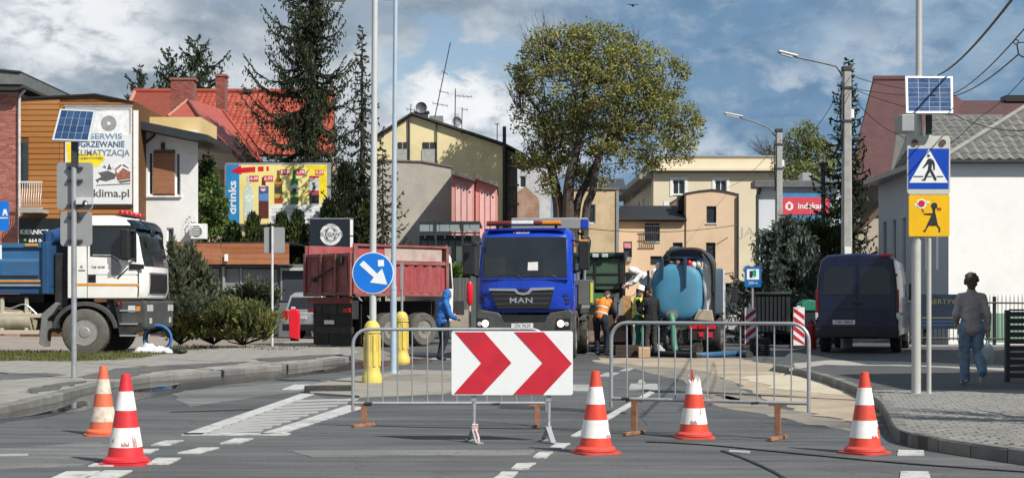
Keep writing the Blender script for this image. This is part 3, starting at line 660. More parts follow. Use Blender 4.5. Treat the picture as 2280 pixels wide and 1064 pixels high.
# ---- low traffic island
isl = [G(x, y, .03) for x, y in ((690,873),(800,880),(990,872),(1075,846),(1060,826),(900,822),(760,842),(690,856))]
mb = MB(); mb.prism([(p.x, p.y) for p in isl], 'z', -.01, .03); o = mb.build('traffic_island', mat('island_concrete', (.27,.25,.215), .85, 0, .15, 1.5, bump=.2, dirt=(.19,.17,.14), dirt_amt=.6)); o['kind'] = 'structure'
sheet('sand_patch', [G(x, y, .03)[:2] for x, y in ((850,846),(1000,850),(1020,838),(980,832),(870,834))], .034, sand2, jit=.08, sub=5)
a, b = G(680, 875), G(786, 874); mb = MB(); L_ = (b - a).length
mb.prism([(0, 0), (.03, .085), (.06, .10), (.40, .10), (.44, .0)], 'x', 0, L_)
o = mb.build('rubber_kerb', rubber, bevel=.012); o.location = (a.x, a.y - .04, .0); o.rotation_euler = (0, 0, math.atan2((b - a).y, (b - a).x)); ROOT[o] = Matrix(); tag(o, 'black rubber kerb block at the tip of the traffic island', 'kerb block')
# ---- keep-right post with yellow bollard base
yel = mat('yellow_plastic', (.62,.48,.10), .55, 0, .1, 5, dirt=(.40,.31,.12), dirt_amt=.5, dirt_scale=3)
blue = mat('sign_blue', (.006,.16,.62), .4, 0, .06, 4, dirt=(.02,.16,.5), dirt_amt=.25)
D = 25.45; X = W(829, 0, D).x
t = thing('keep_right_sign', 'round blue keep right sign with white arrow on a tall pale pole', 'road sign', (X, D, .03))
mb = MB(); mb.tube([(0.01, 0, 0), (0.01, 0, 2.0), (.03, 0, 4.2), (.055, 0, 8.5)], [.058, .056, .052, .046], 14); mb.build('pole', mat('pale_grey_pole', (.50,.52,.51), .5, .1, .08, 4, dirt=(.34,.34,.32), dirt_amt=.3), t, smooth=True)
d = D - .075
flat('sign_rim', [disc(830.5, 607.5, 46.2, 40)], d + .004, .02, whitet, t)
flat('sign_face', [disc(830.5, 607.5, 44.2, 40)], d - .001, .0055, blue, t)
z6 = lambda pts: [(660 + x / 2.66, 440 + y / 2.66) for x, y in pts]
flat('arrow', [z6([(373,397),(398,373),(478,450),(507,420),(538,515),(436,502),(458,472)])], d - .0055, .005, whitet, t)
flat('sticker', [z6([(482,370),(517,368),(519,405),(484,407)])], d - .0055, .005, whitep, t)
for z in (1.65, 1.95): MB().box(-.05, .07, -.065, -.045, z, z + .03).build('bracket', steel, t)
def bollard(px, D, k, label, z0=.03):
    X = W(px, 0, D).x; t = thing('yellow_bollard', label, 'bollard', (X, D, z0), 0, 'yellow plastic bollards on the traffic island')
    mb = MB(); n = 24
    prof = [(.175, 0), (.175, .07), (.160, .11), (.135, .19), (.130, .22), (.130, .84), (.136, .86), (.136, .90), (.12, .96), (.085, 1.01), (.045, 1.03), (0, 1.035)]
    mb.lathe([(r_ * k, z * k) for r_, z in prof], n); mb.build('body', yel, t, smooth=True)
    src = None
    for i in range(8):
        a = 2 * math.pi * (i + .5) / 8
        if src is None:
            m2 = MB(); m2.box(-.024 * k, .024 * k, -.012, .010, .27 * k, .79 * k); src = m2.build('rib', yel, t, bevel=.006); src.location = (.134 * k * math.cos(a), .134 * k * math.sin(a), 0); src.rotation_euler = (0, 0, a + math.pi / 2)
        else: inst(src, t, (.134 * k * math.cos(a), .134 * k * math.sin(a), 0), (0, 0, a + math.pi / 2))
    m2 = MB(); m2.lathe([(.1445 * k, .825 * k), (.1445 * k, .855 * k)], n); m2.build('collar', yel, t)
    return t
bollard(828.5, 25.45, 1.0, 'yellow plastic bollard around the foot of the keep right sign')
b2 = bollard(894, 34.6, 1.12, 'yellow plastic bollard farther back, behind the bluish lamp post', 0.0)
D = 34.6; X = W(895, 0, D).x
t = thing('thin_post', 'thin grey post rising out of the farther yellow bollard', 'post', (X, D, 1.1)); mb = MB(); mb.tube([(0, 0, 0), (0, 0, 1.12)], .028, 10); mb.build('pole', steel, t, smooth=True); mb = MB(); mb.box(-.012, .012, -.3, .3, .55, 1.15); mb.build('sign_plate', steel, t)
# ---- bluish lamp post with arm
D = 28.7; X = W(876, 0, D).x
t = thing('lamp_post', 'slim bluish grey lamp post with a short arm, right of the keep right sign', 'street lamp', (X, D, .03))
bl = mat('blue_grey_galvanised', (.42,.52,.60), .42, .2, .1, 4, dirt=(.33,.40,.45), dirt_amt=.3)
mb = MB(); mb.tube([(0, 0, 0), (0, 0, 1.6)], .060, 14); mb.build('lower_pole', bl, t, smooth=True)
mb = MB(); mb.tube([(0, 0, 1.6), (.04, 0, 7.0)], [.050, .040], 14); mb.tube([(0, 0, 1.57), (0, 0, 1.63)], .066, 14); mb.build('upper_pole', bl, t, smooth=True)
mb = MB(); mb.tube([(.06, 0, 7.02), (-.9, 0, 7.04)], .022, 8); mb.build('arm', bl, t)
mb = MB(); mb.prism([(-.9, 6.99), (-1.0, 6.98), (-1.35, 7.0), (-1.36, 7.06), (-1.0, 7.10), (-.9, 7.07)], 'y', -.09, .09); mb.build('lamp_head', steel, t, bevel=.015)
mb = MB(); mb.tube([(0, 0, 0), (0, 0, .02)], .12, 16); mb.build('base_plate', bl, t)
# ---- solar panels
cellm = mat('solar_cell', (.022,.060,.150), .22, 0, .25, 3, spec=.6, rnd=.25)
gridm = mat('solar_grid_lines', (.30,.38,.48), .4, 0, .05, 3)
alum = mat('aluminium_frame', (.70,.71,.71), .35, .3, .06, 4)
def solar(parent, TL, TR, BR, BL, nx, ny, fw=.025, th=.035):
    TL, TR, BR, BL = map(Vector, (TL, TR, BR, BL)); nm = (BL - TL).cross(TR - TL).normalized()
    P = lambda u, v, k: TL.lerp(TR, u).lerp(BL.lerp(BR, u), v) + nm * k
    w, h = (TR - TL).length, (BL - TL).length; fu, fv = fw / w, fw / h
    mb = MB()
    for (u0, v0, u1, v1) in ((0, 0, 1, fv), (0, 1 - fv, 1, 1), (0, fv, fu, 1 - fv), (1 - fu, fv, 1, 1 - fv)):
        mb.add([P(u, v, k) for k in (.004, -th) for (u, v) in ((u0, v0), (u0, v1), (u1, v1), (u1, v0))], [(0,1,2,3),(7,6,5,4),(0,4,5,1),(1,5,6,2),(2,6,7,3),(3,7,4,0)])
    fr = mb.build('panel_frame', alum, parent, world=True)
    mb = MB(); mb.add([P(u, v, k) for k in (-.006, -th + .004) for (u, v) in ((fu, fv), (fu, 1 - fv), (1 - fu, 1 - fv), (1 - fu, fv))], [(0,1,2,3),(7,6,5,4)]); bk = mb.build('backsheet', gridm, parent, world=True)
    gu, gv = .0045 / w, .0045 / h
    for i in range(nx):
        for j in range(ny):
            a0, a1 = fu + (1 - 2 * fu) * i / nx + gu, fu + (1 - 2 * fu) * (i + 1) / nx - gu; b0, b1 = fv + (1 - 2 * fv) * j / ny + gv, fv + (1 - 2 * fv) * (j + 1) / ny - gv
            m2 = MB(); m2.add([P(u, v, k) for k in (-.002, -.0065) for (u, v) in ((a0, b0), (a0, b1), (a1, b1), (a1, b0))], [(0,1,2,3),(0,4,5,1),(1,5,6,2),(2,6,7,3),(3,7,4,0)]); m2.build('solar_cell', cellm, bk, world=True)
    return nm
D = 27.2; X = W(165, 0, D).x; zg = ZL
t = thing('solar_sign_post', 'grey post carrying a tilted solar panel and two sign backs, on the left pavement', 'sign post', (X, 1.27 * K / (843 - YH) , zg)); D = 1.27 * K / (843 - YH)
X = W(165, 0, D).x
mb = MB(); mb.tube([(W(165,0,D).x, D, zg), (W(164.5,0,D).x, D, W(0,330,D).z)], .046, 12); mb.build('pole', steel, t, world=True, smooth=True)
mb = MB(); mb.box(W(160,0,D).x, W(173,0,D).x, D - .05, D + .05, W(0,318,D).z - .4, W(0,300,D).z); mb.bar((X, D, W(0,300,D).z), (X, D + .12, W(0,270,D).z), .06, .06); mb.build('panel_bracket', dsteel, t, world=True)
solar(t, W(134, 243, D + .30), W(212, 247, D + .16), W(198, 315, D - .20), W(116, 312, D - .05), 5, 4)
gback = mat('grey_sign_back', (.33,.34,.345), .5, .3, .06, 3, dirt=(.24,.24,.23), dirt_amt=.3)
flat('sign_back', [rect(126, 362, 207, 467, 8)], D + .05, .02, gback, t, bevel=.004)
flat('sign_back', [rect(134, 472, 205, 548, 8)], D + .055, .02, gback, t, bevel=.004)
for y in (374, 402, 458, 484, 536): MB().box(W(148,0,D).x, W(183,0,D).x, D + .0, D + .045, W(0,y,D).z - .018, W(0,y,D).z + .018).build('clamp', dsteel, t, world=True)
mb = MB(); mb.box(W(172,0,D).x, W(206,0,D).x, D - .10, D + .04, W(0,456,D).z, W(0,441,D).z); mb.ball(tuple(W(190, 452, D - .08)), .05, 10, 8, mi=1); mb.ball(tuple(W(191, 454, D - .13)), .022, 8, 6, mi=2); mb.build('warning_lamp', [alum, dsteel, whitep], t, world=True, bevel=.01)
# ---- pedestrian crossing sign with solar panel on the right
D = (H - ZR) * K / (878 - YH); X = W(2040, 0, D).x
t = thing('pedestrian_crossing_sign', 'blue pedestrian crossing sign above a yellow child sign, with solar panel, on two grey poles', 'road sign', (X, D, ZR))
polem = mat('lamp_pole_grey', (.47,.47,.44), .5, .2, .1, 4, dirt=(.34,.34,.31), dirt_amt=.4)
mb = MB(); mb.tube([(0, 0, 0), (0, 0, 2.0), (.03, 0, 2.2), (.045, 0, 8.5)], [.062, .062, .045, .038], 14); mb.build('tall_pole', polem, t, smooth=True)
X2 = W(2067, 0, D).x - X; z = lambda y: W(0, y, D).z - ZR
mb = MB(); mb.tube([(X2, -.03, 0), (X2, -.03, z(300))], .032, 12); mb.tube([(X2 + .0, -.03, z(300)), (X2, -.02, z(240))], .045, 8, mi=1); mb.build('sign_pole', [polem, dsteel], t, smooth=True)
mb = MB(); mb.box(-.1, .27, -.12, .14, .0, .02); mb.build('base_plate', steel, t)
solar(t, W(2016, 170, D - .09), W(2121, 171, D - .09), W(2122, 252, D - .36), W(2018, 252, D - .36), 4, 7, .028)
MB().bar((X2, -.03, z(262)), (X2, -.22, z(215)), .06, .06).build('panel_bracket', dsteel, t)
d = D - .075
flat('back_plate', [rect(2020, 303, 2116, 433, 8)], d, .03, mat('sign_housing', (.50,.51,.46), .5, .1, .06, 4), t, bevel=.004)
z4 = lambda pts: [(1990 + x / 4.256, 290 + y / 4.256) for x, y in pts]
ublue = mat('deep_sign_blue', (.004,.055,.40), .4, 0, .08, 3)
flat('crossing_sign', [z4([(142,175),(524,175),(520,556),(138,556)])], d - .004, .0045, ublue, t)
flat('white_triangle', [z4([(333,178),(514,498),(148,498)])], d - .008, .0045, whitet, t)
ink = mat('black_sign_print', (.02,.022,.028), .5, 0, .1, 3)
flat('walking_figure', [z4(disc(330,243,13,16)), z4([(325,272),(350,268),(380,290),(390,325),(390,375),(378,378),(372,325),(364,320),(358,368),(375,400),(408,465),(402,480),(385,472),(345,392),(322,430),(300,478),(262,476),(270,466),(286,462),(300,420),(325,370),(330,318),(300,345),(282,362),(274,352),(300,318)]),
     z4([(190,434),(280,434),(280,443),(190,443)]), z4([(320,434),(360,434),(360,443),(320,443)]), z4([(408,434),(470,434),(470,443),(408,443)])], d - .012, .0045, ink, t)
for cx_ in (202, 467): flat('warning_light', [z4(disc(cx_,117,30,20))], d - .02, .02, mat('amber_lens_off', (.13,.075,.05), .3, 0, .3, 20), t)
yelsign = mat('yellow_sign_face', (.75,.43,.005), .4, 0, .06, 3, dirt=(.62,.36,.02), dirt_amt=.4)
flat('child_sign', [rect(2023.5, 434, 2114.5, 526.5, 4)], d, .03, yelsign, t, bevel=.003)
flat('lollipop', [z4(disc(264,697,46,24)), z4([(195,700),(225,690),(225,715),(200,722)]), z4([(300,672),(348,675),(340,692),(305,694)])], d - .004, .0045, whitet, t)
flat('lollipop_centre', [z4(disc(264,695,32,20)), z4([(272,740),(290,772),(282,776),(268,745)])], d - .008, .0045, redp, t)
flat('girl_figure', [z4(disc(384,716,30,20)), z4([(372,785),(395,785),(405,830),(418,895),(440,925),(442,962),(424,968),(428,935),(405,905),(335,905),(310,940),(300,965),(276,955),(300,935),(322,880),(358,806),(290,800),(284,788)]), z4([(366,740),(395,742),(392,790),(372,788)])], d - .004, .0045, ink, t)
flat('pigtail', [z4([(408,730),(430,736),(452,735),(448,760),(430,752),(412,765),(420,748)])], d - .0075, .004, mat('red_brown_print', (.30,.05,.03), .5), t)
# ---- red and white marker boards
def marker(x, y, wpx, hpx, label, tilt):
    p = G(x, y); D = p.y; s = S(D); t = thing('marker_board', label, 'marker board', p, 0, 'red and white marker boards by the trench'); w, h = wpx * s, hpx * s; z0 = .10
    mb = MB(); mb.box(-w / 2, w / 2, 0, .03, z0, h); mb.build('board', whitet, t, bevel=.004)
    n = 4; b = h * .82 / n
    for i in range(n):
        zc = z0 + .06 + i * (h - z0 - .04) / n; a = (h - z0) / n * .5; sl = tilt * w * .75
        pl = [(-w / 2 + .008, zc - sl / 2), (w / 2 - .008, zc + sl / 2), (w / 2 - .008, min(h - .01, zc + a + sl / 2)), (-w / 2 + .008, min(h - .01, zc + a - sl / 2))]
        pl = [(px, max(z0 + .01, pz)) for px, pz in pl]
        mb = MB(); mb.prism(pl, 'y', -.004, .0008); mb.build('stripe', redp, t)
    mb = MB(); mb.box(-.26, .26, -.2, .24, 0, .1); mb.build('foot', rubber, t, bevel=.015)
    mb = MB(); mb.box(-.05, .05, .004, .026, h, h + .05); mb.build('handle', whitep, t); return t
marker(1671, 779, 25, 93, 'red and white marker board standing under the blue information sign', 1)
marker(1779, 776, 25, 92, 'red and white marker board next to the dark van', -1)
# ------------------------------------------------------------------ vehicles (local x = right, y = forward, z = up)
bluet = mat('truck_blue_paint', (.006,.045,.43), .28, 0, .1, 2, coat=.5, dirt=(.02,.04,.25), dirt_amt=.25)
whitet2 = mat('truck_white_paint', (.74,.735,.70), .35, 0, .05, 2, coat=.3, dirt=(.5,.47,.42), dirt_amt=.25, dirt_scale=1.5)
redt = mat('dusty_red_paint', (.25,.07,.066), .65, 0, .2, 3, dirt=(.24,.16,.135), dirt_amt=.75, dirt_scale=2.2)
redt2 = mat('cleaner_red_paint', (.32,.062,.068), .55, 0, .15, 3, dirt=(.27,.16,.14), dirt_amt=.6, dirt_scale=2.5)
bodyg = mat('dark_grey_plastic', (.055,.058,.06), .6, 0, .15, 5, dirt=(.13,.12,.105), dirt_amt=.4)
chassis = mat('chassis_black', (.02,.02,.021), .7, 0, .25, 5, dirt=(.07,.06,.05), dirt_amt=.5)
chrome = mat('silver_trim', (.62,.63,.64), .25, .8, .05, 5)
amber = mat('amber_beacon', (.75,.24,.01), .3, 0, .1, 5); redl = mat('red_lamp', (.45,.012,.012), .25, 0, .15, 9); redlit = mat('red_lamp_bright', (.62,.015,.03), .3, 0, .1, 9)
lampm = mat('headlamp_glass', (.65,.66,.66), .1, .2, .2, 14, spec=.7)
lit = mat('headlamp_lit', (.8,.78,.7), .2, 0, .05, 5, emit=(1.0,.9,.7,1.2))
plate = mat('number_plate', (.70,.71,.70), .4, 0, .05, 5)
dust = mat('dusty_wheel', (.22,.205,.18), .75, 0, .25, 9, dirt=(.11,.10,.09), dirt_amt=.6, dirt_scale=6)
orange = mat('orange_paint', (.62,.27,.04), .5, 0, .12, 4)
def wheel(parent, x, y, r, w, side, rim=dust, tyre=rubber, dual=False, hubout=.0):
    """side +1: outer face towards +x"""
    s = side; W2 = w
    mb = MB(); prof = [(r * .55, -W2 / 2), (r * .90, -W2 / 2), (r * .975, -W2 * .42), (r, -W2 * .3), (r, W2 * .3), (r * .975, W2 * .42), (r * .90, W2 / 2), (r * .58, W2 / 2 - .004), (r * .55, W2 * .3)]
    mb.lathe([(a, b * s) for a, b in prof], 40, (x, y, r), 'x')
    for i in range(40):
        a = 2 * math.pi * i / 40; ca, sa = math.cos(a), math.sin(a); c = (x, y + ca * r * .998, r + sa * r * .998)
        mb.bar((x - W2 * .27, c[1], c[2]), (x + W2 * .27, y + math.cos(a + .05) * r * .998, r + math.sin(a + .05) * r * .998), .03, .016, up=(0, ca, sa))
    t = mb.build('wheel', tyre, parent, smooth=True)
    mb = MB(); o = W2 / 2 * s
    mb.lathe([(r * .56, o * .9), (r * .545, o * .98), (r * .50, o * .7), (r * .46, o * .35), (r * .30, o * .45), (r * .27, o * .75), (r * .20, o * 1.0), (r * .10, o * 1.04), (0, o * 1.04)], 32, (x, y, r), 'x')
    mb.build('rim', rim, t, smooth=True)
    mb = MB()
    for i in range(10):
        a = 2 * math.pi * i / 10; p = (x + o * .45, y + math.cos(a) * r * .36, r + math.sin(a) * r * .36); mb.tube([p, (p[0] + .05 * s, p[1], p[2])], .018, 6)
    mb.build('wheel_nuts', rim, t, kind='stuff')
    return t
def pbox(name, m, parent, x0, x1, y0, y1, z0, z1, bevel=0.0, label=None):
    return MB().box(x0, x1, y0, y1, z0, z1).build(name, m, parent, bevel=bevel, label=label)
def hdg(fx, fy): return math.atan2(-fx, fy)
# ================= blue truck facing the camera
th = hdg(-.11, -.994); D = 36.0
t = thing('blue_truck', 'blue truck facing the road block with lit headlights and a roof light bar', 'truck', (W(1168, 0, D).x, D, 0), th)
pk = K / D; fx = lambda px: -(px - 1168) / pk; fz = lambda y: H + (YH - y) / pk
pr = lambda pts: [(fx(x), fz(y)) for x, y in pts]
def front(name, pts_list, m, y0, y1, bevel=0.0, parent=t, label=None):
    mb = MB()
    for pts in pts_list: mb.prism(pr(pts), 'y', y0, y1)
    return mb.build(name, m, parent, bevel=bevel, label=label)
hw = 1.125
# cab shell: cross-sections along the height so that the front tapers towards the roof
mb = MB(); secs = [(1.12, -.02, hw * .97, -1.75), (1.30, .03, hw, -1.75), (1.90, .02, hw, -1.75), (2.40, -.06, hw * .985, -1.75), (2.93, -.20, hw * .955, -1.74), (3.04, -.30, hw * .93, -1.72), (3.12, -.50, hw * .87, -1.68), (3.15, -.80, hw * .78, -1.5)]
ring = []
for (z, yf, w, yb) in secs:
    ring.append([(-w, yb, z), (w, yb, z), (w, yf - .22, z), (w - .05, yf - .10, z), (w - .16, yf - .03, z), (w * .4, yf + .02, z), (-w * .4, yf + .02, z), (-w + .16, yf - .03, z), (-w + .05, yf - .10, z), (-w, yf - .22, z)])
n = len(ring[0]); vs = [v for r_ in ring for v in r_]; fs = []
for i in range(len(ring) - 1):
    for k in range(n): fs.append((i * n + k, i * n + (k + 1) % n, (i + 1) * n + (k + 1) % n, (i + 1) * n + k))
fs.append(tuple(reversed(range(n)))); fs.append(tuple((len(ring) - 1) * n + k for k in range(n)))
mb.add(vs, fs); mb.build('cab', bluet, t, smooth=True, bevel=.012)
def ws(u, z):   # point on the wind-screen surface
    f = (z - 1.90) / (2.93 - 1.90); yf = .02 - .16 * (z - 1.90) if z < 2.40 else -.06 - .264 * (z - 2.40); w = hw * (1 - .045 * f)
    a = abs(u); yy = yf + .02 if a < .4 else yf + .02 - .05 * (a - .4) / .46 if a < .86 else yf - .03 - (a - .86) * .55
    return (u * w, yy + .016, z)
mb = MB(); us = [-.90, -.86, -.62, -.4, 0, .4, .62, .86, .90]
for k, (z0, z1) in enumerate(((1.955, 2.20), (2.20, 2.40), (2.40, 2.65), (2.65, 2.905))):
    for i in range(len(us) - 1):
        mb.add([ws(us[i], z0), ws(us[i], z1), ws(us[i + 1], z1), ws(us[i + 1], z0)], [(0, 1, 2, 3)])
        mb.add([tuple(Vector(ws(us[q_], zz)) - Vector((0, .018, 0))) for q_, zz in ((i, z0), (i, z1), (i + 1, z1), (i + 1, z0))], [(3, 2, 1, 0)])
wsb = mb.build('windscreen', glassd, t, smooth=True)
mb = MB(); mb.prism([(fx(1175) , fz(604)), (fx(1198), fz(603)), (fx(1198), fz(583)), (fx(1176), fz(584))], 'y', .01, .022); mb.build('paper_note', whitep, t)
for x0, x1 in ((1160, 1128), (1240, 1200)):
    mb = MB(); mb.tube([ws((fx(x0)) / hw, 1.94), ws(fx((x0 + x1) / 2 + 8) / hw, 2.02), ws(fx(x1) / hw, 2.02)], .012, 6); mb.tube([ws(fx(x1 - 18) / hw, 2.0), ws(fx(x1 + 34) / hw, 2.045)], .014, 6); mb.build('wiper', black, t)
front('grille', [[(1091,646),(1234,643),(1224,687),(1108,688)]], black, .03, .075, .01)
for i in range(3):
    y = 653 + i * 11; a = 1.5 + i * 4.0; front('grille_slat', [[(1093 + a, y), (1232 - a, y - 1.5), (1231 - a, y + 2), (1094 + a, y + 3)]], dsteel, .074, .082)
front('grille_bar', [[(1089,642),(1148,642.5),(1156,650),(1168,652),(1176,649),(1182,641),(1235,639.5),(1234,645),(1186,647),(1178,655),(1166,657),(1153,655),(1146,648),(1090,647)]], chrome, .06, .096, .004)
text('maker_lettering', 'MAN', chrome, t, .125, (fx(1161), .084, fz(669)), rot=(R(90), 0, R(180)), depth=.012, bold=.03, sx=1.38, space=1.12)
mb = MB(); mb.prism([(fx(1161 + 7 * math.cos(a)), fz(646 + 3.6 * math.sin(a))) for a in [2 * math.pi * i / 14 for i in range(14)]], 'y', .094, .104); mb.build('maker_emblem', black, t)
text('roof_lettering', '\u2022 GROUP', whitet, t, .052, (fx(1159), -.235, fz(517)), rot=(R(62), 0, R(180)), depth=.006, bold=.03, sx=1.4)
for z_ in (1.895, 1.20): MB().box(-hw * .93, hw * .93, -.02, .046, z_ - .006, z_ + .006).build('panel_seam', black, t)
for s in (1, -1):
    mb = MB()
    for i in range(3): zc = 1.52 - i * .09; mb.bar((s * (hw - .085 + .01 * i), -.03, zc + .03), (s * (hw - .20 + .03 * i), .018, zc), .022, .045)
    mb.build('side_vents', black, t, kind='stuff')
# bumper with lamps
mb = MB(); mb.prism([(-hw * 1.0, .62), (hw * 1.0, .62), (hw * 1.02, 1.12), (hw * .95, 1.20), (.62, 1.12), (.55, 1.05), (-.55, 1.05), (-.62, 1.12), (-hw * .95, 1.20), (-hw * 1.02, 1.12)], 'y', -.55, .06)
mb.build('bumper', bodyg, t, bevel=.035)
front('bumper_opening', [[(1117,701),(1221,701),(1214,716),(1124,716)]], black, .055, .068, .004)
for px0, px1, s in ((1061, 1092, 1), (1236, 1270, -1)):
    c = (px0 + px1) / 2
    h = front('headlight', [[(px0 + (0 if s > 0 else 4), 708), (px1 - (4 if s > 0 else 0), 708), (px1, 732), (px0, 733)]], black, .03, .070, .008)
    mb = MB(); mb.lathe([(.085, 0), (.082, .02), (.05, .034), (0, .038)], 20, (fx(c + 4 * s), .068, fz(720)), 'y'); mb.build('lamp', lit, h, smooth=True)
    mb = MB(); mb.lathe([(.055, 0), (.05, .018), (0, .026)], 16, (fx(c - 9 * s), .068, fz(721)), 'y'); mb.build('side_lamp', lampm, h, smooth=True)
pl = front('number_plate', [[(1139,720),(1188,719),(1188,730),(1139,731)]], plate, .068, .080, .002)
text('plate_lettering', 'CN 7K29', black, pl, .07, (fx(1164), .0815, fz(725)), rot=(R(90), 0, R(180)), depth=.002)
front('sun_strip', [[(1076,508),(1258,507),(1258,512),(1076,513)]], mat('blue_visor', (.006,.02,.25), .3, 0, .1, 2), -.34, -.20, .006)
lb = MB(); lb.box(fx(1077), fx(1246), -.62, -.38, 3.19, 3.215); lbo = lb.build('light_bar', black, t)
for a, b, m in ((1078, 1133, mat('dark_red_bar', (.20,.03,.025), .35)), (1134, 1184, plate), (1185, 1202, mat('dark_red_bar', (.20,.03,.025), .35)), (1203, 1245, amber)): pbox('light_lens', m, lbo, fx(a), fx(b), -.62, -.36, 3.216, 3.30, .02)
for s in (-.7, .7): pbox('light_bar_foot', black, t, s - .03, s + .03, -.55, -.45, 3.06, 3.19)
for px0, px1, y0, y1, s in ((1026, 1054, 541, 612, 1), (1287, 1312, 536, 601, -1)):
    xa, xb = fx(px0), fx(px1); c = (xa + xb) / 2
    mb = MB(); mb.box(xa, xb, -.34, -.20, fz(y1), fz(y0)); m_ = mb.build('mirror', black, t, bevel=.035)
    pbox('mirror_glass', glassd, m_, min(xa, xb) + .03, max(xa, xb) - .03, -.35, -.341, fz(y1) + .04, fz(y0) - .04)
    mb = MB(); mb.tube([(s * hw * .95, -.42, fz(y0) + .02), (c, -.27, fz(y0) - .03)], .022, 8); mb.build('mirror_arm', black, m_); mb = MB(); mb.tube([(s * hw * .98, -.45, fz(y1) - .06), (c, -.27, fz(y1) + .03)], .022, 8); mb.build('mirror_arm', black, m_)
pbox('kerb_mirror', black, t, fx(1062), fx(1050), -.05, .10, fz(548), fz(536), .03)
for s in (1, -1):
    mb = MB(); mb.prism([(-.48, 1.98), (-1.45, 1.98), (-1.45, 2.62), (-1.30, 2.78), (-.62, 2.78)], 'x', s * hw * .965, s * (hw * .99 + .006)); mb.build('side_window', glassd, t)
    pbox('door_handle', black, t, s * hw, s * (hw + .02), -1.35, -1.15, 1.72, 1.78)
    mb = MB(); mb.prism([(-.62, .42), (-.66, .75), (-.85, 1.02), (-1.3, 1.16), (-1.75, 1.02), (-1.95, .75), (-2.0, .42), (-1.86, .42), (-1.82, .72), (-1.66, .93), (-1.3, 1.05), (-.96, .93), (-.79, .72), (-.75, .42)], 'x', s * .72, s * (hw + .03)); mb.build('mudguard', bodyg, t, bevel=.01)
    wheel(t, s * .98, -1.32, .49, .30, s); wheel(t, s * .95, -4.7, .49, .52, s)
    pbox('side_tank', steel if s < 0 else bodyg, t, s * .55, s * 1.05, -3.6, -2.3, .55, 1.05, .06)
    mb = MB(); mb.prism([(-3.9, .9), (-4.15, 1.05), (-5.3, 1.05), (-5.5, .9), (-5.45, .86), (-5.28, .99), (-4.2, .99), (-3.96, .86)], 'x', s * .65, s * 1.2); mb.build('rear_mudguard', bodyg, t)
mb = MB(); [mb.box(s * .35 - .05, s * .35 + .05, -6.2, -.5, .62, .92) for s in (1, -1)]; mb.box(-.35, .35, -5.0, -4.4, .55, .8); mb.box(-.9, .9, -1.4, -1.25, .42, .56); mb.box(-.9, .9, -4.78, -4.62, .42, .56); mb.build('chassis', chassis, t, kind='stuff')
pbox('flatbed', bodyg, t, -1.14, 1.14, -6.3, -2.6, 1.08, 1.20)
greyst = mat('grey_steel_panel', (.30,.31,.31), .5, .2, .12, 4, dirt=(.2,.19,.17), dirt_amt=.4)
for s in (1, -1):
    mb = MB(); mb.box(s * 1.10, s * 1.14, -6.3, -2.62, 1.205, 1.72); [mb.box(s * 1.14, s * 1.17, y - .03, y + .03, 1.205, 1.72) for y in (-6.2, -5.0, -3.85, -2.7)]; mb.build('side_board', greyst, t, kind='stuff')
pbox('headboard', greyst, t, -1.12, 1.12, -2.62, -2.56, 1.2, 2.1)
# crane folded behind the cab
mb = MB(); mb.box(-.4, .4, -2.4, -1.95, .95, 1.9); mb.tube([(-.1, -2.18, 1.9), (-.1, -2.18, 3.1)], .16, 12); mb.build('crane_column', mat('crane_dark', (.05,.05,.05), .5), t, bevel=.02, kind='stuff')
pbox('crane_boom', greyst, t, .55, -1.36, -2.35, -2.02, 3.17, 3.46, .03); pbox('boom_end', bluet, t, -1.20, -1.385, -2.37, -2.0, 3.19, 3.42, .02)
pbox('crane_valve', orange, t, -1.12, -1.36, -2.3, -2.05, 2.75, 2.92, .03); mb = MB(); [mb.tube(smooth_curve([(-1.1, -2.2, 3.1), (-1.3 - .06 * k, -2.2, 2.9), (-1.25, -2.2, 2.5 - .2 * k), (-1.15, -2.2, 1.7)], 5), .022, 6) for k in range(3)]; mb.build('crane_hoses', black, t, kind='stuff')
mb = MB(); mb.tube([(-1.26, -2.1, 1.3), (-1.3, -2.1, 2.5)], .035, 8); mb.build('outrigger_leg', steel, t)
pbox('tool_box', mat('tool_box_grey', (.12,.125,.12), .6, 0, .15, 5), t, -1.13, -1.50, -2.5, -1.9, 1.30, 1.92, .02); pbox('reflective_tape', mat('yellow_green_tape', (.55,.62,.05), .5), t, -1.44, -1.505, -1.9, -1.885, 1.35, 1.85)

# ================= white truck with blue tipper on the left
f = Vector((.9992, -.04)); th = hdg(f.x, f.y); rv = Vector((-.04, -.9992)); D = 37.0; wp = W(192, 0, D)
t = thing('white_truck', 'white truck with blue tipper body parked side-on on the grass at the left', 'truck', (wp.x - 1.1 * rv.x, D - 1.1 * rv.y, .06), th)
pz = lambda y: H + (YH - y) / 92.0 - .06
py = lambda x: (x - 192) / 91.0
hw = 1.22; yb, yf = -.42, 1.42
mb = MB(); secs = [(1.40, yf - .03, hw, yb), (1.6, yf + .03, hw, yb), (2.2, yf + .02, hw, yb), (2.9, yf - .14, hw * .985, yb), (3.2, yf - .28, hw * .96, yb), (3.34, yf - .42, hw * .92, yb + .03), (3.40, yf - .7, hw * .84, yb + .12)]
ring = [[(-w, b_, z), (w, b_, z), (w, a_ - .20, z), (w - .05, a_ - .08, z), (w - .17, a_ - .01, z), (w * .4, a_ + .04, z), (-w * .4, a_ + .04, z), (-w + .17, a_ - .01, z), (-w + .05, a_ - .08, z), (-w, a_ - .20, z)] for z, a_, w, b_ in secs]
n = 10; vs = [v for r_ in ring for v in r_]; fs = [(i * n + k, i * n + (k + 1) % n, (i + 1) * n + (k + 1) % n, (i + 1) * n + k) for i in range(len(ring) - 1) for k in range(n)] + [tuple(reversed(range(n))), tuple((len(ring) - 1) * n + k for k in range(n))]
